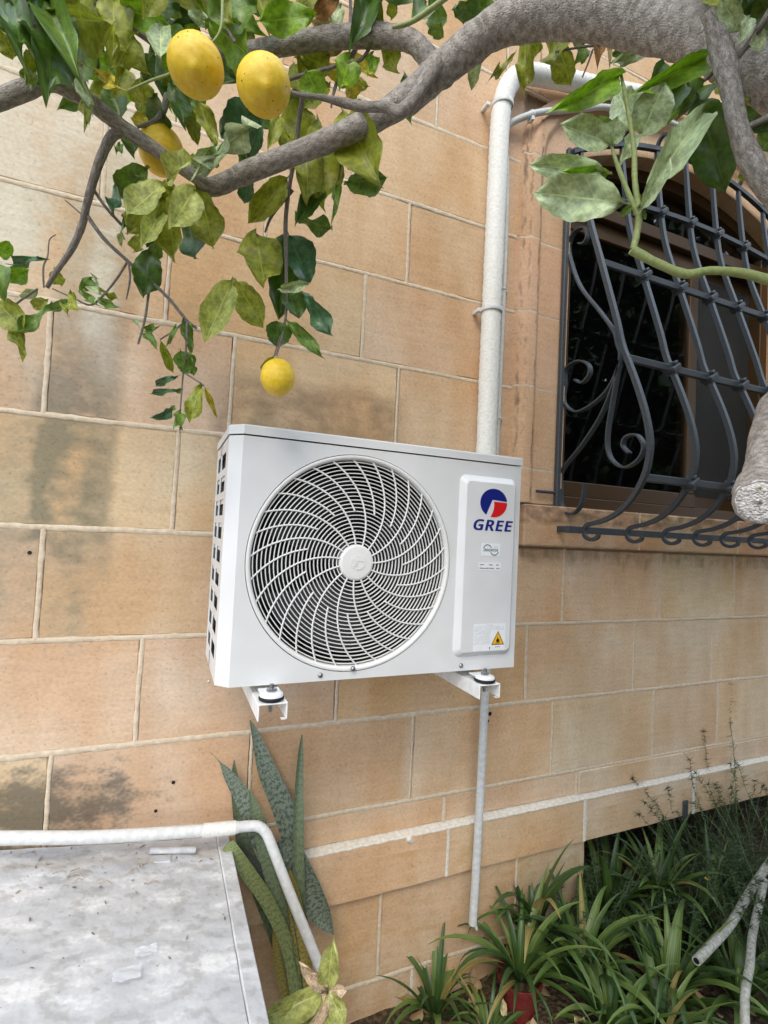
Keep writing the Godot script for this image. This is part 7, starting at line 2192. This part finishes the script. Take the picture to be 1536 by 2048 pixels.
		put(fl, "stem", b.mesh(), M.stem)
		for i in 5:
			var d := Vector3(cos(TAU * i / 5.0), 0.7, sin(TAU * i / 5.0)).normalized()
			var nn := (Vector3.UP - d * d.y).normalized()
			put(fl, "petal", leaf_mesh(0.2, 0.1, 0.3, 2), M.leaf[7], Transform3D(Basis(d.cross(nn) * 0.009, d * 0.013, nn * 0.013), Vector3(0, q[1].y, 0)))
	# dry fallen leaves near the pot
	var k := 0
	for q in [[Vector3(0.80, 0.075, 0.29), 0.05], [Vector3(1.02, 0.04, 0.45), 0.06], [Vector3(0.61, 0.05, 0.20), 0.045]]:
		var o := put(self, "dry_leaf", leaf_mesh(0.6, 0.25, 0.8), M.leaf[8], Transform3D(Basis(Vector3.UP, 1.3 * k) * Basis(Vector3.RIGHT, 1.2) * Basis.from_scale(Vector3(q[1] * 0.5, q[1], q[1])), q[0]))
		tag(o, ["dry beige leaf lying right of the red pot", "dry beige leaf at the bottom edge among the blades", "dry beige leaf curled left of the red pot"][k], "dry leaf", "dry leaves in the bed")
		k += 1

# ------------------------------------------------------------------ trees across the garden, seen only in the window glass and in the light
func build_far_trees() -> void:
	var lm := leaf_mesh(0.4, 0.15, 0.5, 2)
	var fr := noise(0.55, 3, 101)
	var i := 0
	for q in [[Vector3(4.6, 0.0, 3.3), Vector3(1.9, 3.3, 1.6), 3.5], [Vector3(7.6, 0.0, 5.4), Vector3(2.6, 3.8, 2.2), 4.0], [Vector3(3.6, 0.0, 7.0), Vector3(2.5, 3.4, 1.9), 3.7]]:
		var t := thing("garden_tree", ["dark leafy tree across the garden mirrored in the window glass, nearest to it", "dark leafy tree across the garden mirrored in the window glass, farthest right", "dark leafy tree across the garden behind the viewer"][i], "tree", q[0], "trees across the garden")
		var b := MB.new()
		var h: float = q[2]
		b.tube([Vector3(0, -0.1, 0), Vector3(0.05, h * 0.4, 0.03), Vector3(-0.03, h, 0)], [0.16, 0.12, 0.07], 12)
		for k in 6:
			var a := TAU * k / 6.0
			b.tube([Vector3(0, h * 0.55, 0), Vector3(cos(a) * q[1].x * 0.4, h * 0.9, sin(a) * q[1].z * 0.4), Vector3(cos(a) * q[1].x * 0.75, h * 1.2, sin(a) * q[1].z * 0.75)], [0.06, 0.04, 0.015], 8)
		put(t, "trunk", b.mesh(), M.bark)
		var XF := []
		var tries := 0
		while XF.size() < 13000 and tries < 120000:
			tries += 1
			var p := Vector3(rng.randf_range(-1, 1), rng.randf_range(-1, 1), rng.randf_range(-1, 1))
			if p.length() > 1.0: continue
			var pw: Vector3 = p * q[1] + Vector3(0, h, 0)
			if p.length() < 0.35 or pw.y < 0.15: continue
			if fr.get_noise_3dv((pw + q[0]) * 2.0) < -0.07: continue
			var l := rng.randf_range(0.13, 0.22)
			var bs := Basis(Vector3.UP, rng.randf() * TAU) * Basis(Vector3.RIGHT, rng.randf_range(0.5, 2.8))
			XF.push_back(Transform3D(bs * Basis.from_scale(Vector3(l * 0.6, l, l)), pw))
		var mm := MultiMesh.new()
		mm.transform_format = MultiMesh.TRANSFORM_3D
		mm.mesh = lm
		mm.instance_count = XF.size()
		for k in XF.size(): mm.set_instance_transform(k, XF[k])
		var mi := MultiMeshInstance3D.new()
		mi.name = "crown"
		mi.multimesh = mm
		mi.material_override = M.crown[i % 2]
		mi.set_meta("kind", "stuff")
		t.add_child(mi)
		i += 1
